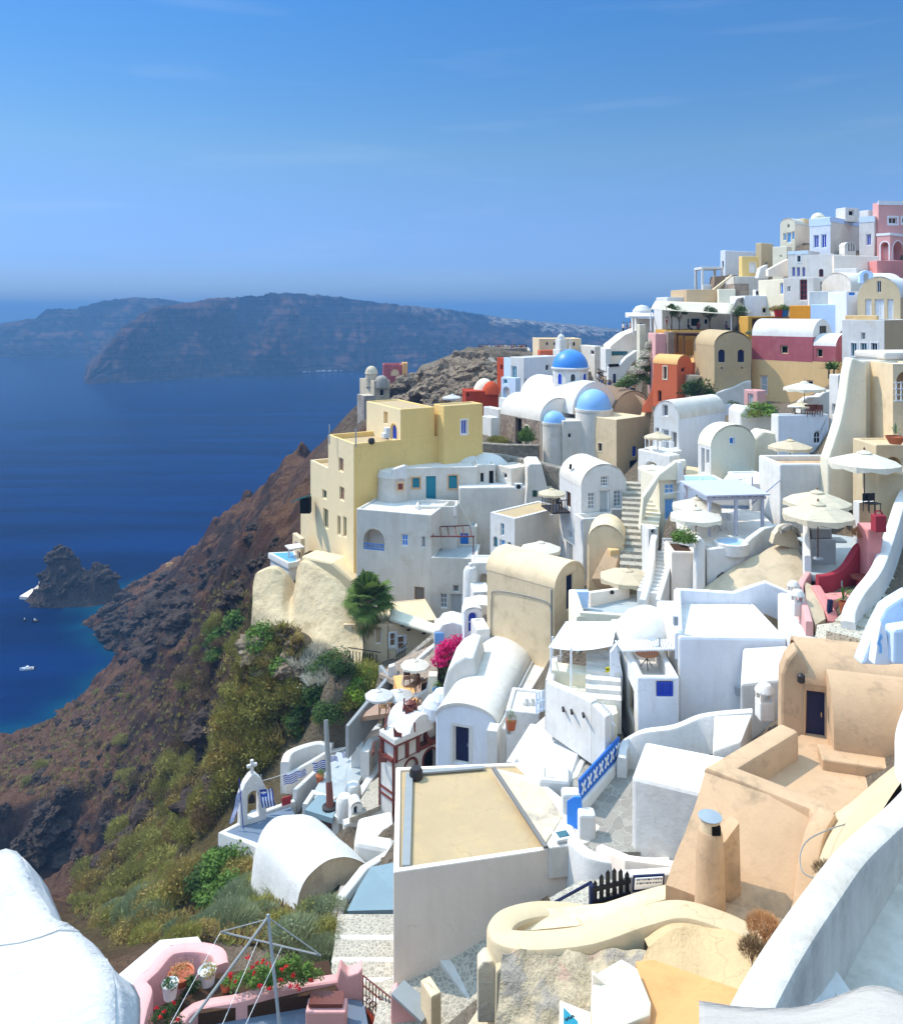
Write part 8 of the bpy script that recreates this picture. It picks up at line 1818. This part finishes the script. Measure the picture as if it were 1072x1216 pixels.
for px,py,d,mt,lb in ((380,930,54,'terracotta','terracotta pot with plant at the inner terrace corner by the flag pole'),(607,866,41,'terracotta','small brown terracotta pot on the flat white roof edge'),(519,828,51,'pot_blue','blue flower pot on the white ledge below the bougainvillea')):
    e=empty('flower_pot',P(px,py,d),lb,'plant pot'); q=P(px,py,d); mb=MB(); mb.lathe(q,[(.2,0),(.28,.5),(.3,.52),(.25,.52),(0,.46)],14); mb.build('pot',mt,e); m_=leafcloud(200,(.4,.4,.5),.09,.5,seed=px); m_.v=[(v[0]+q.x,v[1]+q.y,v[2]+q.z+.5) for v in m_.v]; m_.build('foliage','leaf_green',e)
# ============================================================ PARASOLS
UM={}
def umbrella(px,py,d,r,mat,label,h=2.3,flat=.32,wood='wood',val=.14,finial='wood',group='parasols on the terraces'):
    top=P(px,py,d); key=(mat,wood,round(flat,2),round(val,2),round(h/r,1),finial)
    if key not in UM:
        e=empty('parasol',(0,0,0),label,'parasol',group); N=8; mb=MB(); hh=h/r
        rings=[(0,0.),(.15,-.045*flat*4),(.4,-.36*flat),(.7,-.67*flat),(1.,-flat)]
        rows=[]
        for q,z in rings: rows.append([Vector((q*math.cos(2*math.pi*k/(N*4)),q*math.sin(2*math.pi*k/(N*4)),hh+z))*1. if (k%4==0 or q<.2) else Vector((q*(.965-.02*(k%4==2))*math.cos(2*math.pi*k/(N*4)),q*(.965-.02*(k%4==2))*math.sin(2*math.pi*k/(N*4)),hh+z-.012*q)) for k in range(N*4+1)])
        lastr=rows[-1]; rows.append([p+Vector((p.x*.01,p.y*.01,-val*(1+.25*math.cos(k*math.pi/2)))) for k,p in enumerate(lastr)])
        mb.grid(rows,0,False); o=mb.build('canopy',mat,e)
        vb=MB(); vb.lathe((0,0,hh),[(.02,.05),(.2,-.03),(.21,-.05)],16); vb.build('vent_cap',mat,o)
        pm=MB(); pm.tube((0,0,0),(0,0,hh+.06),.026/r*1.2,.024/r*1.2,8); pm.build('pole',wood,e)
        rb=MB()
        for k in range(N): a=2*math.pi*k/N; rb.tube((0,0,hh-.06),(.98*math.cos(a),.98*math.sin(a),hh-flat-.02),.009,.009,4)
        rb.build('rib',wood,e); b=MB(); b.lathe((0,0,0),[(.16,0),(.16,.03),(.04,.06)],14); b.build('base','steel',e)
        if finial: fm=MB(); fm.lathe((0,0,hh+.05),[(.03,0),(.035,.04),(0,.09)],8); fm.build('finial',finial,e)
        UM[key]=e; o=e
    else: o=copy_tree(UM[key])
    o['label']=label; o['group']=group; o.scale=(r,r,r); o.location=top-Vector((0,0,h)); o.rotation_euler=(0,0,R2.uniform(0,.7)); return o
umbrella(642,643,57,1.45,'canvas','cream parasol in front of the roof-tan cube house beside the sand vault')
umbrella(655,580,60.5,1.05,'canvas_tan','small sand parasol over the brown iron balcony',h=2.0)
umbrella(781,513,65,1.1,'canvas_tan','small sand parasol on the balcony of the vaulted window house',h=2.0)
umbrella(955,453,65,1.6,'canvas','off-white parasol on the restaurant roof terrace under the yellow house')
umbrella(938,522,56,1.45,'canvas_tan','sand parasol in front of the restaurant block with round-topped window',h=2.4)
umbrella(1026,536,44,1.85,'canvas','large cream parasol with red-brown finial by the yellow garden wall',h=2.9,finial='rust',wood='brown_wood')
umbrella(970,583,41.5,1.65,'canvas_sand','sand parasol with scalloped edge on the stone bar terrace, rear one of two',h=2.7,wood='brown_wood')
umbrella(971,597,38.5,1.65,'canvas_sand','sand parasol with scalloped edge on the stone bar terrace, front one of two',h=2.7,wood='brown_wood')
umbrella(827,591,49,1.5,'canvas','cream parasol left of the lavender pergola, rear one of two')
umbrella(826,603,46.5,1.5,'canvas','cream parasol left of the lavender pergola, front one of two')
umbrella(493,784,54,.98,'canvas','cream octagonal parasol beside the terracotta stair')
umbrella(450,820,53,.95,'canvas_white','white parasol at the cliff edge of the terracotta terrace, left one of the pair')
umbrella(474,820,53.6,.95,'canvas_white','white parasol at the cliff edge of the terracotta terrace, right one of the pair')
umbrella(745,676,50,1.75,'canvas_tan','wide low sand parasol at the foot of the cobbled lane',h=1.9,flat=.25)
umbrella(537,468,126,1.6,'canvas_white','tiny white parasol far back below the castle hill')
umbrella(951,477,63.5,1.0,'canvas_tan','small tilted sand parasol over the restaurant tables',h=1.9)
umbrella(775,552,60,1.1,'canvas','cream parasol on the lane under the arch terrace',h=1.9,flat=.2)
# sails
def sail(label,a,b,c,dd=None,sag=.25,mat='sail',n=12):
    e=empty('shade_sail',a,label,'shade sail','shade sails'); q=[a,b,c,dd or c]; mb=MB(); rows=[]
    for i in range(n+1):
        t=i/n; rows.append([q[0].lerp(q[1],j/n).lerp(q[3].lerp(q[2],j/n),t)-Vector((0,0,sag*math.sin(math.pi*t)*math.sin(math.pi*j/n)*1.)) for j in range(n+1)])
    mb.grid(rows); o=mb.build('cloth',mat,e); s=o.modifiers.new('thick','SOLIDIFY'); s.thickness=.02; return e
e=sail('long triangular white sail stretched above the lavender pergola',P(787,587,50),P(893,566,52),P(860,574,54),sag=.1,mat='cloth_white')
mb=MB(); mb.tube(P(893,566,52),P(893,600,52),.05); mb.build('mast','lavender',e); mb=MB(); mb.tube(P(893,598,48),P(926,570,50),.05); mb.build('tension_beam','lavender',e)
e=sail('long cream sail hung over the cafe terrace from corner posts',P(772,367,93.5),P(868,373,93.5),P(872,360,99),P(778,357,99),sag=.35); mb=MB()
for px,d in ((772.5,94),(868,94)): q=P(px,367 if px<800 else 373,d); mb.tube(Vector((q.x,q.y,zof(393,d))),q,.09,.08)
mb.build('post','white_paint',e); mb=MB(); mb.tube(P(773,362,94),P(780,392,93),.03); mb.tube(P(790,362,94),P(797,393,93.5),.03); mb.build('guy_rope','rust',e)
e=sail('small cream tent sail with pointed corner at the right end of the cafe',P(869,370,93.5),P(893,371.5,95),P(880,355,97),sag=.35); mb=MB(); q=P(880,355,97); mb.tube(Vector((q.x,q.y,zof(392,97))),q,.06); mb.build('post','white_paint',e)
e=empty('curved_canopy',P(873,392,96),'white curved cloth canopy standing like a wave at the cafe corner','canopy'); mb=MB(); rows=[]
for i in range(13): t=i/12; x=869+8*t*t; y=392-38*math.sin(t*1.5); rows.append([P(x,y,95),P(x+10,y-2,97.5)])
mb.grid(rows); o=mb.build('cloth','canvas_white',e); s=o.modifiers.new('thick','SOLIDIFY'); s.thickness=.05
# ============================================================ FURNITURE
def chair(p,rz,mat,label,group,name='chair'):
    key=('c',mat)
    if key not in UM:
        e=empty(name,(0,0,0),label,'chair',group); mb=MB(); mb.box((0,0,.45),(.45,.45,.05)); mb.build('seat',mat,e); mb=MB(); mb.box((0,.21,.72),(.45,.04,.4)); mb.build('backrest',mat,e)
        for x in (-.2,.2):
            for y in (-.2,.2): mb=MB(); mb.tube((x,y,0),(x,y,.45 if y<0 else .9),.025,.02,6); mb.build('leg',mat,e)
        UM[key]=e; o=e
    else: o=copy_tree(UM[key])
    o.location=p; o.rotation_euler=(0,0,rz); o['label']=label; o['group']=group; return o
def table(p,r,mat,label,h=.74,legm='iron',rnd=True,group=None):
    e=empty('table',p,label,'table',group); mb=MB()
    if rnd: mb.lathe(p+Vector((0,0,h)),[(0,-.04),(r,-.04),(r,0),(0,0)],20,0,sm=False)
    else: mb.box(p+Vector((0,0,h)),(r*2,r*1.6,.05))
    mb.build('tabletop',mat,e)
    for k in range(3): a=2.1*k+.4; mb=MB(); mb.tube(p+Vector((math.cos(a)*r*.6,math.sin(a)*r*.6,0)),p+Vector((-math.cos(a)*r*.35,-math.sin(a)*r*.35,h-.04)),.02,.02,6); mb.build('leg',legm,e)
    return e
table(Z(768,793,-16.72)+Vector((0,0,-.02)),.55,'table_brown','round brown-topped bistro table on the lower white roof terrace')
zr=zof(493,62)-.16
for k,px in enumerate((960,964.5,969,973.5)): chair(Vector(((px-CX)/F*62.5,62.5+.2*(k%2),zr)),(k%2)*3.14,'rust','dark red folding chair in the row on the restaurant roof','chairs on the restaurant roof')
table(Vector((P(967,490,63.6).x,63.6,zr)),.5,'brown_wood','dark table behind the red folding chairs on the restaurant roof')
table(Vector((P(943,490,63.).x,63.,zr)),.5,'white_paint','pale table under the small tilted parasol')
e=empty('spool_table',P(1022,692,36.6),'dark red cable spool table on the wine red terrace','table'); q=Vector((P(1022,690,36.8).x,36.8,zof(702,37.2))); mb=MB(); mb.lathe(q,[(.45,0),(.45,.07),(.2,.07),(.2,.75)],18); mb.build('drum','wine',e); mb=MB(); mb.lathe(q,[(.2,.75),(.45,.75),(.45,.83),(0,.83)],18); mb.build('tabletop','maroon_trim',e)
for px,lb in ((1032,'dark slatted bench seat by the yellow wall, left one'),(1038,'dark slatted bench seat by the yellow wall, right one')): chair(P(px,594,41.5)-Vector((0,0,.6)),.3,'black_paint',lb,'dark seats by the yellow wall')
for k,(px,py,d) in enumerate(((483,806,54),(500,808,54.2),(493,812,53.4))): chair(P(px,py+7,d)-Vector((0,0,.0)),k*2.1,'brown_wood','brown chair under the cream octagonal parasol','chairs under the octagonal parasol')
table(P(492,816,54.2),.4,'wood','small wooden table under the cream octagonal parasol')
table(P(462,845,54.2),.45,'wood','wooden table under the pair of white parasols')
for k,(px,d) in enumerate(((455,54),(468,54.6))): chair(P(px,847,d),k*3,'wood','wooden chair under the pair of white parasols','chairs under the white pair of parasols')
for k,(px,d) in enumerate(((654,57.5),(660,58))): chair(P(px,665,d),k*2.,'blue_bright','blue chair under the cream parasol by the cube house','blue chairs by the cube house')
for k,(px,d) in enumerate(((860,46.6),(868,46.8))): chair(Vector((P(px,632,d+2).x,d+2,zP)),k*2.,'white_paint','white chair under the lavender pergola','white chairs under the pergola')
table(Vector((P(852,630,48).x,48,zP)),.45,'cream','round cream table under the lavender pergola',legm='steel')
mb=MB(); 
e=empty('laundry_rack',P(866,492,74),'white laundry sheet hanging beside the grey arch wall','laundry'); mb=MB(); profile(mb,[(858,493),(859,480),(868,479),(868,493)],74,.04); mb.build('sheet','cloth_white',e)
# ============================================================ FLAG POLE, FLAGS, BOATS
e=empty('flag_pole',P(393,975,50),'tall weathered wooden pole with brown lower sleeve on the flag terrace','pole'); a,b=P(393,980,50),P(387,855,52); m_=a.lerp(b,.4)
mb=MB(); mb.tube(m_,b,.17,.15,10); mb.build('shaft','pipe_grey',e); mb=MB(); mb.tube(a,m_,.27,.2,10); mb.build('sleeve','rust',e); mb=MB(); mb.lathe(a.lerp(m_,.42),[(.3,-.12),(.5,-.08),(.5,.05),(.28,.1)],12); mb.build('collar','iron',e)
def flag(p,u,v,label,w=1.0,hh_=.7,mats=('flag_blue','white_paint'),seed=0,name='flag'):
    e=empty(name,p,label,'flag','flags on the string of the bell arch terrace' ); u=u.normalized(); v=v.normalized(); n=u.cross(v); mb=MB(); NX=9
    for j in range(9):
        rows=[]
        for jj in (j/9,(j+1)/9): rows.append([p+u*(w*i/NX)+v*(hh_*jj)+n*.08*math.sin(i*.9+seed) for i in range(NX+1)])
        mb.grid(rows,j%2)
    mb.build('cloth',list(mats),e); mb=MB(); mb.grid([[p+u*(w*.4*i/4)+v*(hh_*.55*jj)+n*(.08*math.sin(i*.8+seed)+.012) for i in range(5)] for jj in (0,1)]); mb.build('canton',mats[0],e)
    m2=MB(); c=p+u*w*.2+v*hh_*.275+n*(.03+.08*math.sin(1.6+seed)); 
    for s1,s2 in ((.17,.04),(.04,.17)): m2.face([c-u*s1-v*s2,c+u*s1-v*s2,c+u*s1+v*s2,c-u*s1+v*s2])
    m2.build('cross','white_paint',e); return e
dn=Vector((.15,0,-1)); rt=Vector((1,.3,.15))
for i,(px,py,d,w,lb) in enumerate(((336,922,53.6,1.15,'large blue and white striped flag on the string nearest the yellow flag'),(352,917,54.3,.8,'blue and white striped flag, second on the string from the bell arch'),(371,907,55.3,1.15,'blue and white striped flag hanging over the sloping stair wall'),(391,898,55.5,.7,'blue and white striped flag just behind the wooden pole'),(406,893,56,.8,'blue and white striped flag right of the wooden pole'),(417,885,57,.7,'small crumpled blue and white flag above the grey terrace'))):
    flag(P(px,py,d),rt if i!=3 else Vector((1,.2,-.1)),dn,lb,w*.78,w*.53,seed=i)
flag(P(308,938,50.6),Vector((.15,0,-1)),Vector((1,.2,0)),'blue and white striped flag hanging straight down beside the bell arch',1.2,.8,seed=3)
flag(P(431,878,57.5),Vector((.1,0,-1)),Vector((1,.2,0)),'blue and white striped flag hanging by the red picket gate',1.3,.75,seed=5)
flag(P(459,868,58),Vector((1,.2,.4)),dn,'small dark blue flag by the stepped white wall blocks',.9,.5,seed=2)
e=flag(P(288,938,49.8),Vector((-.25,0,-1)),Vector((-.6,.2,-.5)),'blue flag wrapped round its pole in front of the bell arch',2.0,.5,seed=4); mb=MB(); mb.tube(P(284,925,49.7),P(289,985,49.7),.03); mb.build('pole','flag_blue',e)
e=empty('yellow_flag',P(311,945,52),'plain yellow flag with pointed fold behind the bell arch','flag'); mb=MB(); p=P(310,922,52)
mb.grid([[p+Vector((.9*i/6*t,0.05*math.sin(i),-.2*i/6-1.5*t-.25*t*math.sin(i*.9))) for i in range(7)] for t in (0.02,.3,.6,.85,1.)]); mb.build('cloth','gold_flag',e); mb=MB(); mb.tube(p+Vector((0,0,.1)),p-Vector((0,0,2.6)),.03); mb.build('pole','steel',e)
pts=[P(*q) for q in ((302,930,50.6),(336,920,53.5),(371,905,55.2),(388,895,54),(406,890,56),(431,876,57.5),(459,866,58))]
mb=MB(); mb.path(spl(pts,4),.015); mb.build('flag_string','plastic_white',None,label='string of flags running from the bell arch past the wooden pole',cat='string')
def boat(px,py,L,label,rz,mat='boat_white'):
    q=Z(px,py,SEA); e=empty('motor_boat',q,label,'boat'); R=Matrix.Rotation(rz,3,'Z'); mb=MB(); rows=[]; W=L*.17
    for i in range(13):
        t=i/12; w=W*(1-max(0,(t-.45)/.55)**2.2)*(.85+.15*min(1,t*4)); sh=.12*L*.5*t*t
        rows.append([q+R@Vector((L*(t-.5),y*w,z)) for y,z in ((-1,.55+sh),(-.8,.0),(0,-.3),(.8,.0),(1,.55+sh),(.82,.5+sh),(.7,.15),(0,.1),(-.7,.15),(-.82,.5+sh),(-1,.55+sh))])
    mb.grid(rows,0,False); mb.face(rows[0][:5]); mb.build('hull',mat,e)
    mb=MB(); mb.box(q+R@Vector((-.02*L,0,.75)),(L*.16,W*1.1,.7),rz); mb.build('console','white_paint',e); mb=MB(); mb.box(q+R@Vector((-.53*L,0,.5)),(.35,.4,.9),rz); mb.build('outboard','black_paint',e); mb=MB(); mb.box(q+R@Vector((-.25*L,0,.45)),(.5,W*1.5,.1),rz); mb.build('bench','wood',e)
boat(32,795.5,4.4,'white motor boat moored alone in the bay',3.3); boat(41,738.5,2.6,'dark small dinghy in front of the islet, right one',3.0,'iron'); boat(29,737.5,1.5,'tiny dark dinghy in front of the islet, left one',2.8,'iron')
# rock hut on the shore ridge
h=H('stone_hut','tiny orange-walled hut on the dark shore ridge',wall='orange_roof',roof='boulder'); h.block(196.5,669,328,676,-25,R=201.5,LL=2,par=.1).done()
# ============================================================ PEOPLE
def body(joints,edges,radii,matf,name):
    me=bpy.data.meshes.new(name); me.from_pydata(joints,edges,[]); o=bpy.data.objects.new(name,me); COL.objects.link(o); m=o.modifiers.new('s','SKIN'); sv=me.skin_vertices[0].data
    for i,r in enumerate(radii): sv[i].radius=(r if isinstance(r,tuple) else (r,r))
    sv[0].use_root=True; m.use_smooth_shade=True; o.modifiers.new('u','SUBSURF').levels=1
    dg=bpy.context.evaluated_depsgraph_get(); dg.update(); r=bpy.data.meshes.new_from_object(o.evaluated_get(dg)); bpy.data.objects.remove(o); r.name=name
    for k in ('skin','pants0','shirt0'): r.materials.append(MATS[k])
    for p in r.polygons: p.material_index=matf(p.center)
    return r
for n,c in dict(pants0='2b3040',shirt0='7a2a2a',shirt1='d8d8d8',shirt2='22242c',shirt3='3a5a8c',shirt4='7d5a80',shirt5='c0a878',pants1='8a7c66',pants2='1c1c20',pants3='6b7b92').items(): paint(n,c,.85,.15)
def stand(seed,walk=False):
    rr=random.Random(seed); s=.14 if walk else .0; a=rr.uniform(.12,.3)
    J=[(0,0,.95),(0,0,1.15),(0,0,1.38),(0,0,1.5),(0,-.01,1.6),(0,-.015,1.72),(-.1,0,.9),(-.11,-s,.5),(-.11,s*.6,.07),(-.11,s*.6-.16,.03),(.1,0,.9),(.11,s,.5),(.11,-s*.6+.1,.07),(.11,-s*.6-.06,.03),(-.19,0,1.4),(-.26,.02,1.12),(-.25,-a,.9),(-.25,-a-.09,.83),(.19,0,1.4),(.26,.02,1.12),(.25,-.08,.88),(.25,-.12,.8)]
    E=[(0,1),(1,2),(2,3),(3,4),(4,5),(0,6),(6,7),(7,8),(8,9),(0,10),(10,11),(11,12),(12,13),(2,14),(14,15),(15,16),(16,17),(2,18),(18,19),(19,20),(20,21)]
    Rr=[(.15,.11),(.14,.1),(.15,.1),.055,.085,.07,.09,.06,.042,.035,.09,.06,.042,.035,.065,.045,.035,.03,.065,.045,.035,.03]
    return body(J,E,Rr,lambda c:1 if c.z<.93 and abs(c.x)<.23 and c.z>.1 else (2 if .93<=c.z<1.46 and not(abs(c.x)>.2 and c.z<1.2) else 0),'person')
def sit(seed):
    J=[(0,0,.5),(0,.03,.72),(0,.0,.95),(0,-.01,1.06),(0,-.03,1.16),(0,-.04,1.28),(-.1,-.05,.5),(-.12,-.45,.5),(-.12,-.47,.08),(-.12,-.62,.04),(.1,-.05,.5),(.12,-.45,.5),(.12,-.43,.08),(.12,-.58,.04),(-.19,0,.97),(-.24,-.08,.72),(-.15,-.3,.64),(-.1,-.38,.64),(.19,0,.97),(.24,-.08,.72),(.15,-.3,.64),(.1,-.38,.64)]
    E=[(0,1),(1,2),(2,3),(3,4),(4,5),(0,6),(6,7),(7,8),(8,9),(0,10),(10,11),(11,12),(12,13),(2,14),(14,15),(15,16),(16,17),(2,18),(18,19),(19,20),(20,21)]
    Rr=[(.15,.12),(.14,.1),(.15,.1),.055,.085,.07,.09,.065,.045,.035,.09,.065,.045,.035,.065,.045,.035,.03,.065,.045,.035,.03]
    return body(J,E,Rr,lambda c:1 if (c.z<.58 and c.z>.1) else (2 if c.z<1.02 and c.y>-.25 and c.z>.45 else 0),'person')
PM=[stand(1),stand(2,True),sit(3)]
hb=MB(); hb.lathe((0,0,0),[(.098,-.07),(.105,0),(.09,.07),(.05,.11),(0,.12)],12); hm=None
SH={'shirt0':'dark red','shirt1':'white','shirt2':'black','shirt3':'blue','shirt4':'purple','shirt5':'sand'}
HAIR=None
def person(p,kind,sh,pa,rz,label,group):
    global HAIR
    o=bpy.data.objects.new('person',PM[kind]); COL.objects.link(o)
    for i,mn_ in ((1,pa),(2,sh)): o.material_slots[i].link='OBJECT'; o.material_slots[i].material=MATS[mn_]
    o.location=p; o.rotation_euler=(0,0,rz); s=R2.uniform(.93,1.05); o.scale=(s,s,s); tag(o,label,'person',group)
    if HAIR is None: HAIR=hb.build('hair','hair',o); hh=HAIR; hh.data=HAIR.data
    else: hh=HAIR.copy(); COL.objects.link(hh); hh.parent=o
    hh.location=(0,.015,1.70) if kind<2 else (0,-.02,1.26); return o
sl=list(SH); pl_=['pants0','pants1','pants2','pants3']
def street_z(px,d): 
    # plane of the street slab
    q=[P(703,474,103),P(778,476,103),P(704,444,126)]; n=(q[1]-q[0]).cross(q[2]-q[0]); x=(px-CX)/F*d; return q[0].z-(n.x*(x-q[0].x)+n.y*(d-q[0].y))/n.z
k=0
for i in range(34):
    if i<18: px,d=R2.uniform(742,772),R2.uniform(103.5,107.5); where='in the crowd under the white-flowering creeper'
    else: px,d=R2.uniform(706,726),R2.uniform(104.5,120); where='in the street crowd beside the blue dome'
    s=R2.choice(sl); person(Vector(((px-CX)/F*d,d,street_z(px,d))),R2.choice((0,1)),s,R2.choice(pl_),R2.uniform(0,6.28),f'person in a {SH[s]} top {where}',f'people in {SH[s]} tops {where}')
for i in range(46):
    px=R2.uniform(568,626); d=R2.uniform(187.5,192); s=R2.choice(sl); person(Vector(((px-CX)/F*d,d,zL-.2)),R2.choice((0,1)),s,R2.choice(pl_),R2.uniform(0,6.28),f'person in a {SH[s]} top on the castle lookout',f'people in {SH[s]} tops on the castle lookout')
for i,(px,d) in enumerate(((740,117.5),(744,117.3),(748,117.2),(752,117.1))): person(Vector(((px-CX)/F*d,d,zof(396.5,d))),0,sl[(i*2+1)%6],'pants2',R2.uniform(0,6.28),f'person in a {SH[sl[(i*2+1)%6]]} top leaning at the ridge end wall',f'people at the ridge end wall')
person(BALC+Vector((.1,-.1,-.05)),2,'shirt2','pants2',2.4,'person in black seated on the brown iron balcony',None); person(BALC+Vector((.9,.5,-.05)),2,'shirt1','pants1',4.0,'person in white seated on the brown iron balcony',None)
for px,d,s,lb in ((825,88.9,'shirt3','person in blue seated under the dark brown pergola'),(831,89.3,'shirt2','person in black seated under the dark brown pergola'),(817,95,'shirt2','person in black seated on the cafe terrace near the dark window'),(829,95,'shirt0','person in dark red seated on the cafe terrace near the dark window'),(862,95.2,'shirt4','person in purple seated at the right of the cafe terrace')):
    person(P(px,419.5 if d<90 else 394.5,d)+Vector((0,0,.0)),2,s,'pants0',R2.uniform(0,6.28),lb,None)
person(P(791.5,394,93),0,'shirt0','pants1',1.,'person in dark red standing at the cafe corner above the rose tower',None)
# ============================================================ WORLD, SUN, HAZE, CAMERA
EL=52.; SD=Vector((-.93,.37,0)).normalized()*math.cos(rad(EL))+Vector((0,0,math.sin(rad(EL))))
w=bpy.data.worlds.new('World'); SC.world=w; w.use_nodes=True; nt=w.node_tree; bg=nt.nodes['Background']; sk=nt.nodes.new('ShaderNodeTexSky'); sk.sky_type='NISHITA'; sk.sun_disc=False
sk.sun_elevation=rad(EL); sk.sun_rotation=math.atan2(SD.x,SD.y); sk.altitude=100; sk.air_density=1.; sk.dust_density=0.; sk.ozone_density=5.
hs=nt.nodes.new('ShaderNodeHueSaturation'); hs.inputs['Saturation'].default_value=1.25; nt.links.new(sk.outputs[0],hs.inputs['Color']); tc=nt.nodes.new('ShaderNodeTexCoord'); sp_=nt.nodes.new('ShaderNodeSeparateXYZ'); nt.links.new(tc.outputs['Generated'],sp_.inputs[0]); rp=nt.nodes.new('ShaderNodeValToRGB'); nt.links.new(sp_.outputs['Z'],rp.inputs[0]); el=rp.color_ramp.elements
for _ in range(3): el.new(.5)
for e_,(p_,c_) in zip(el,((0,(.033,.041,.07)),(.06,(.039,.047,.077)),(.19,(.093,.075,.069)),(.38,(.089,.085,.087)),(.6,(2.6,.79,.39)))): e_.position=p_; e_.color=c_+(1,)  # out-of-view overhead sky brightened and warmed as added fill for shaded walls
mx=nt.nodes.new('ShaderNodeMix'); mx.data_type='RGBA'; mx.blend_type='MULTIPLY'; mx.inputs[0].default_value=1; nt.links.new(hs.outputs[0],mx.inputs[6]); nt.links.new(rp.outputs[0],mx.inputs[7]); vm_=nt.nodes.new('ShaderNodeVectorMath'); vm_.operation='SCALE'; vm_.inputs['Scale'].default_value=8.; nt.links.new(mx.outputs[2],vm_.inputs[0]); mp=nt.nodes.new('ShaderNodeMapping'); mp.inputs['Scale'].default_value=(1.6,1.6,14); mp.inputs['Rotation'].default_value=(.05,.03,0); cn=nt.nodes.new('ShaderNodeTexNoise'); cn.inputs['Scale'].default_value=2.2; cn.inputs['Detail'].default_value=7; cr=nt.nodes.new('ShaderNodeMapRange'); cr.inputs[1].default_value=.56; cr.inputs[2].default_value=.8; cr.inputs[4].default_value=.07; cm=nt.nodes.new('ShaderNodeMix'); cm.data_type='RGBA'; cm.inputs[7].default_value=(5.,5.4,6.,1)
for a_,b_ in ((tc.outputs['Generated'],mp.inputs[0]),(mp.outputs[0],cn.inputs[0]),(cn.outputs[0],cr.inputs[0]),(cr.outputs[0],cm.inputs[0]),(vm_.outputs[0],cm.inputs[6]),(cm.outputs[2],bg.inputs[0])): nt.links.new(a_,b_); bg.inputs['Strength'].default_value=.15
L=bpy.data.lights.new('sun','SUN'); L.energy=2.85; L.angle=rad(.53); L.color=(1,.91,.8); so=bpy.data.objects.new('sun',L); COL.objects.link(so); so.rotation_euler=SD.to_track_quat('Z','Y').to_euler(); so.location=(-50,40,60)
t=NT('haze_air'); nt2=t.t; nt2.nodes.remove(t.b); pv=nt2.nodes.new('ShaderNodeVolumePrincipled'); pv.inputs['Color'].default_value=(.185,.38,.66,1); pv.inputs['Density'].default_value=.00042; pv.inputs['Anisotropy'].default_value=0.
nt2.links.new(pv.outputs[0],nt2.nodes['Material Output'].inputs['Volume'])
mb=MB(); mb.box((0,22000,(-140+60)/2),(82000,47000,200)); o=mb.build('haze','haze_air',None,kind='stuff',loc=(0,0,0))
cam=bpy.data.cameras.new('camera'); co=bpy.data.objects.new('camera',cam); COL.objects.link(co); co.location=(0,0,0); co.rotation_euler=(rad(90),0,0)
cam.sensor_fit='HORIZONTAL'; cam.sensor_width=36; cam.lens=F/1072*36; cam.shift_y=-(608-CY)/1072; cam.clip_start=.5; cam.clip_end=80000; SC.camera=co
SC.view_settings.view_transform='Standard'; SC.view_settings.look='None'; SC.view_settings.exposure=.6; SC.view_settings.gamma=1.
SC.render.engine='CYCLES'; cy=SC.cycles; cy.use_denoising=True; cy.max_bounces=6; cy.diffuse_bounces=4; cy.glossy_bounces=2; cy.transmission_bounces=3; cy.transparent_max_bounces=6; cy.volume_bounces=0; cy.sample_clamp_indirect=8; cy.use_adaptive_sampling=True; cy.adaptive_threshold=.02
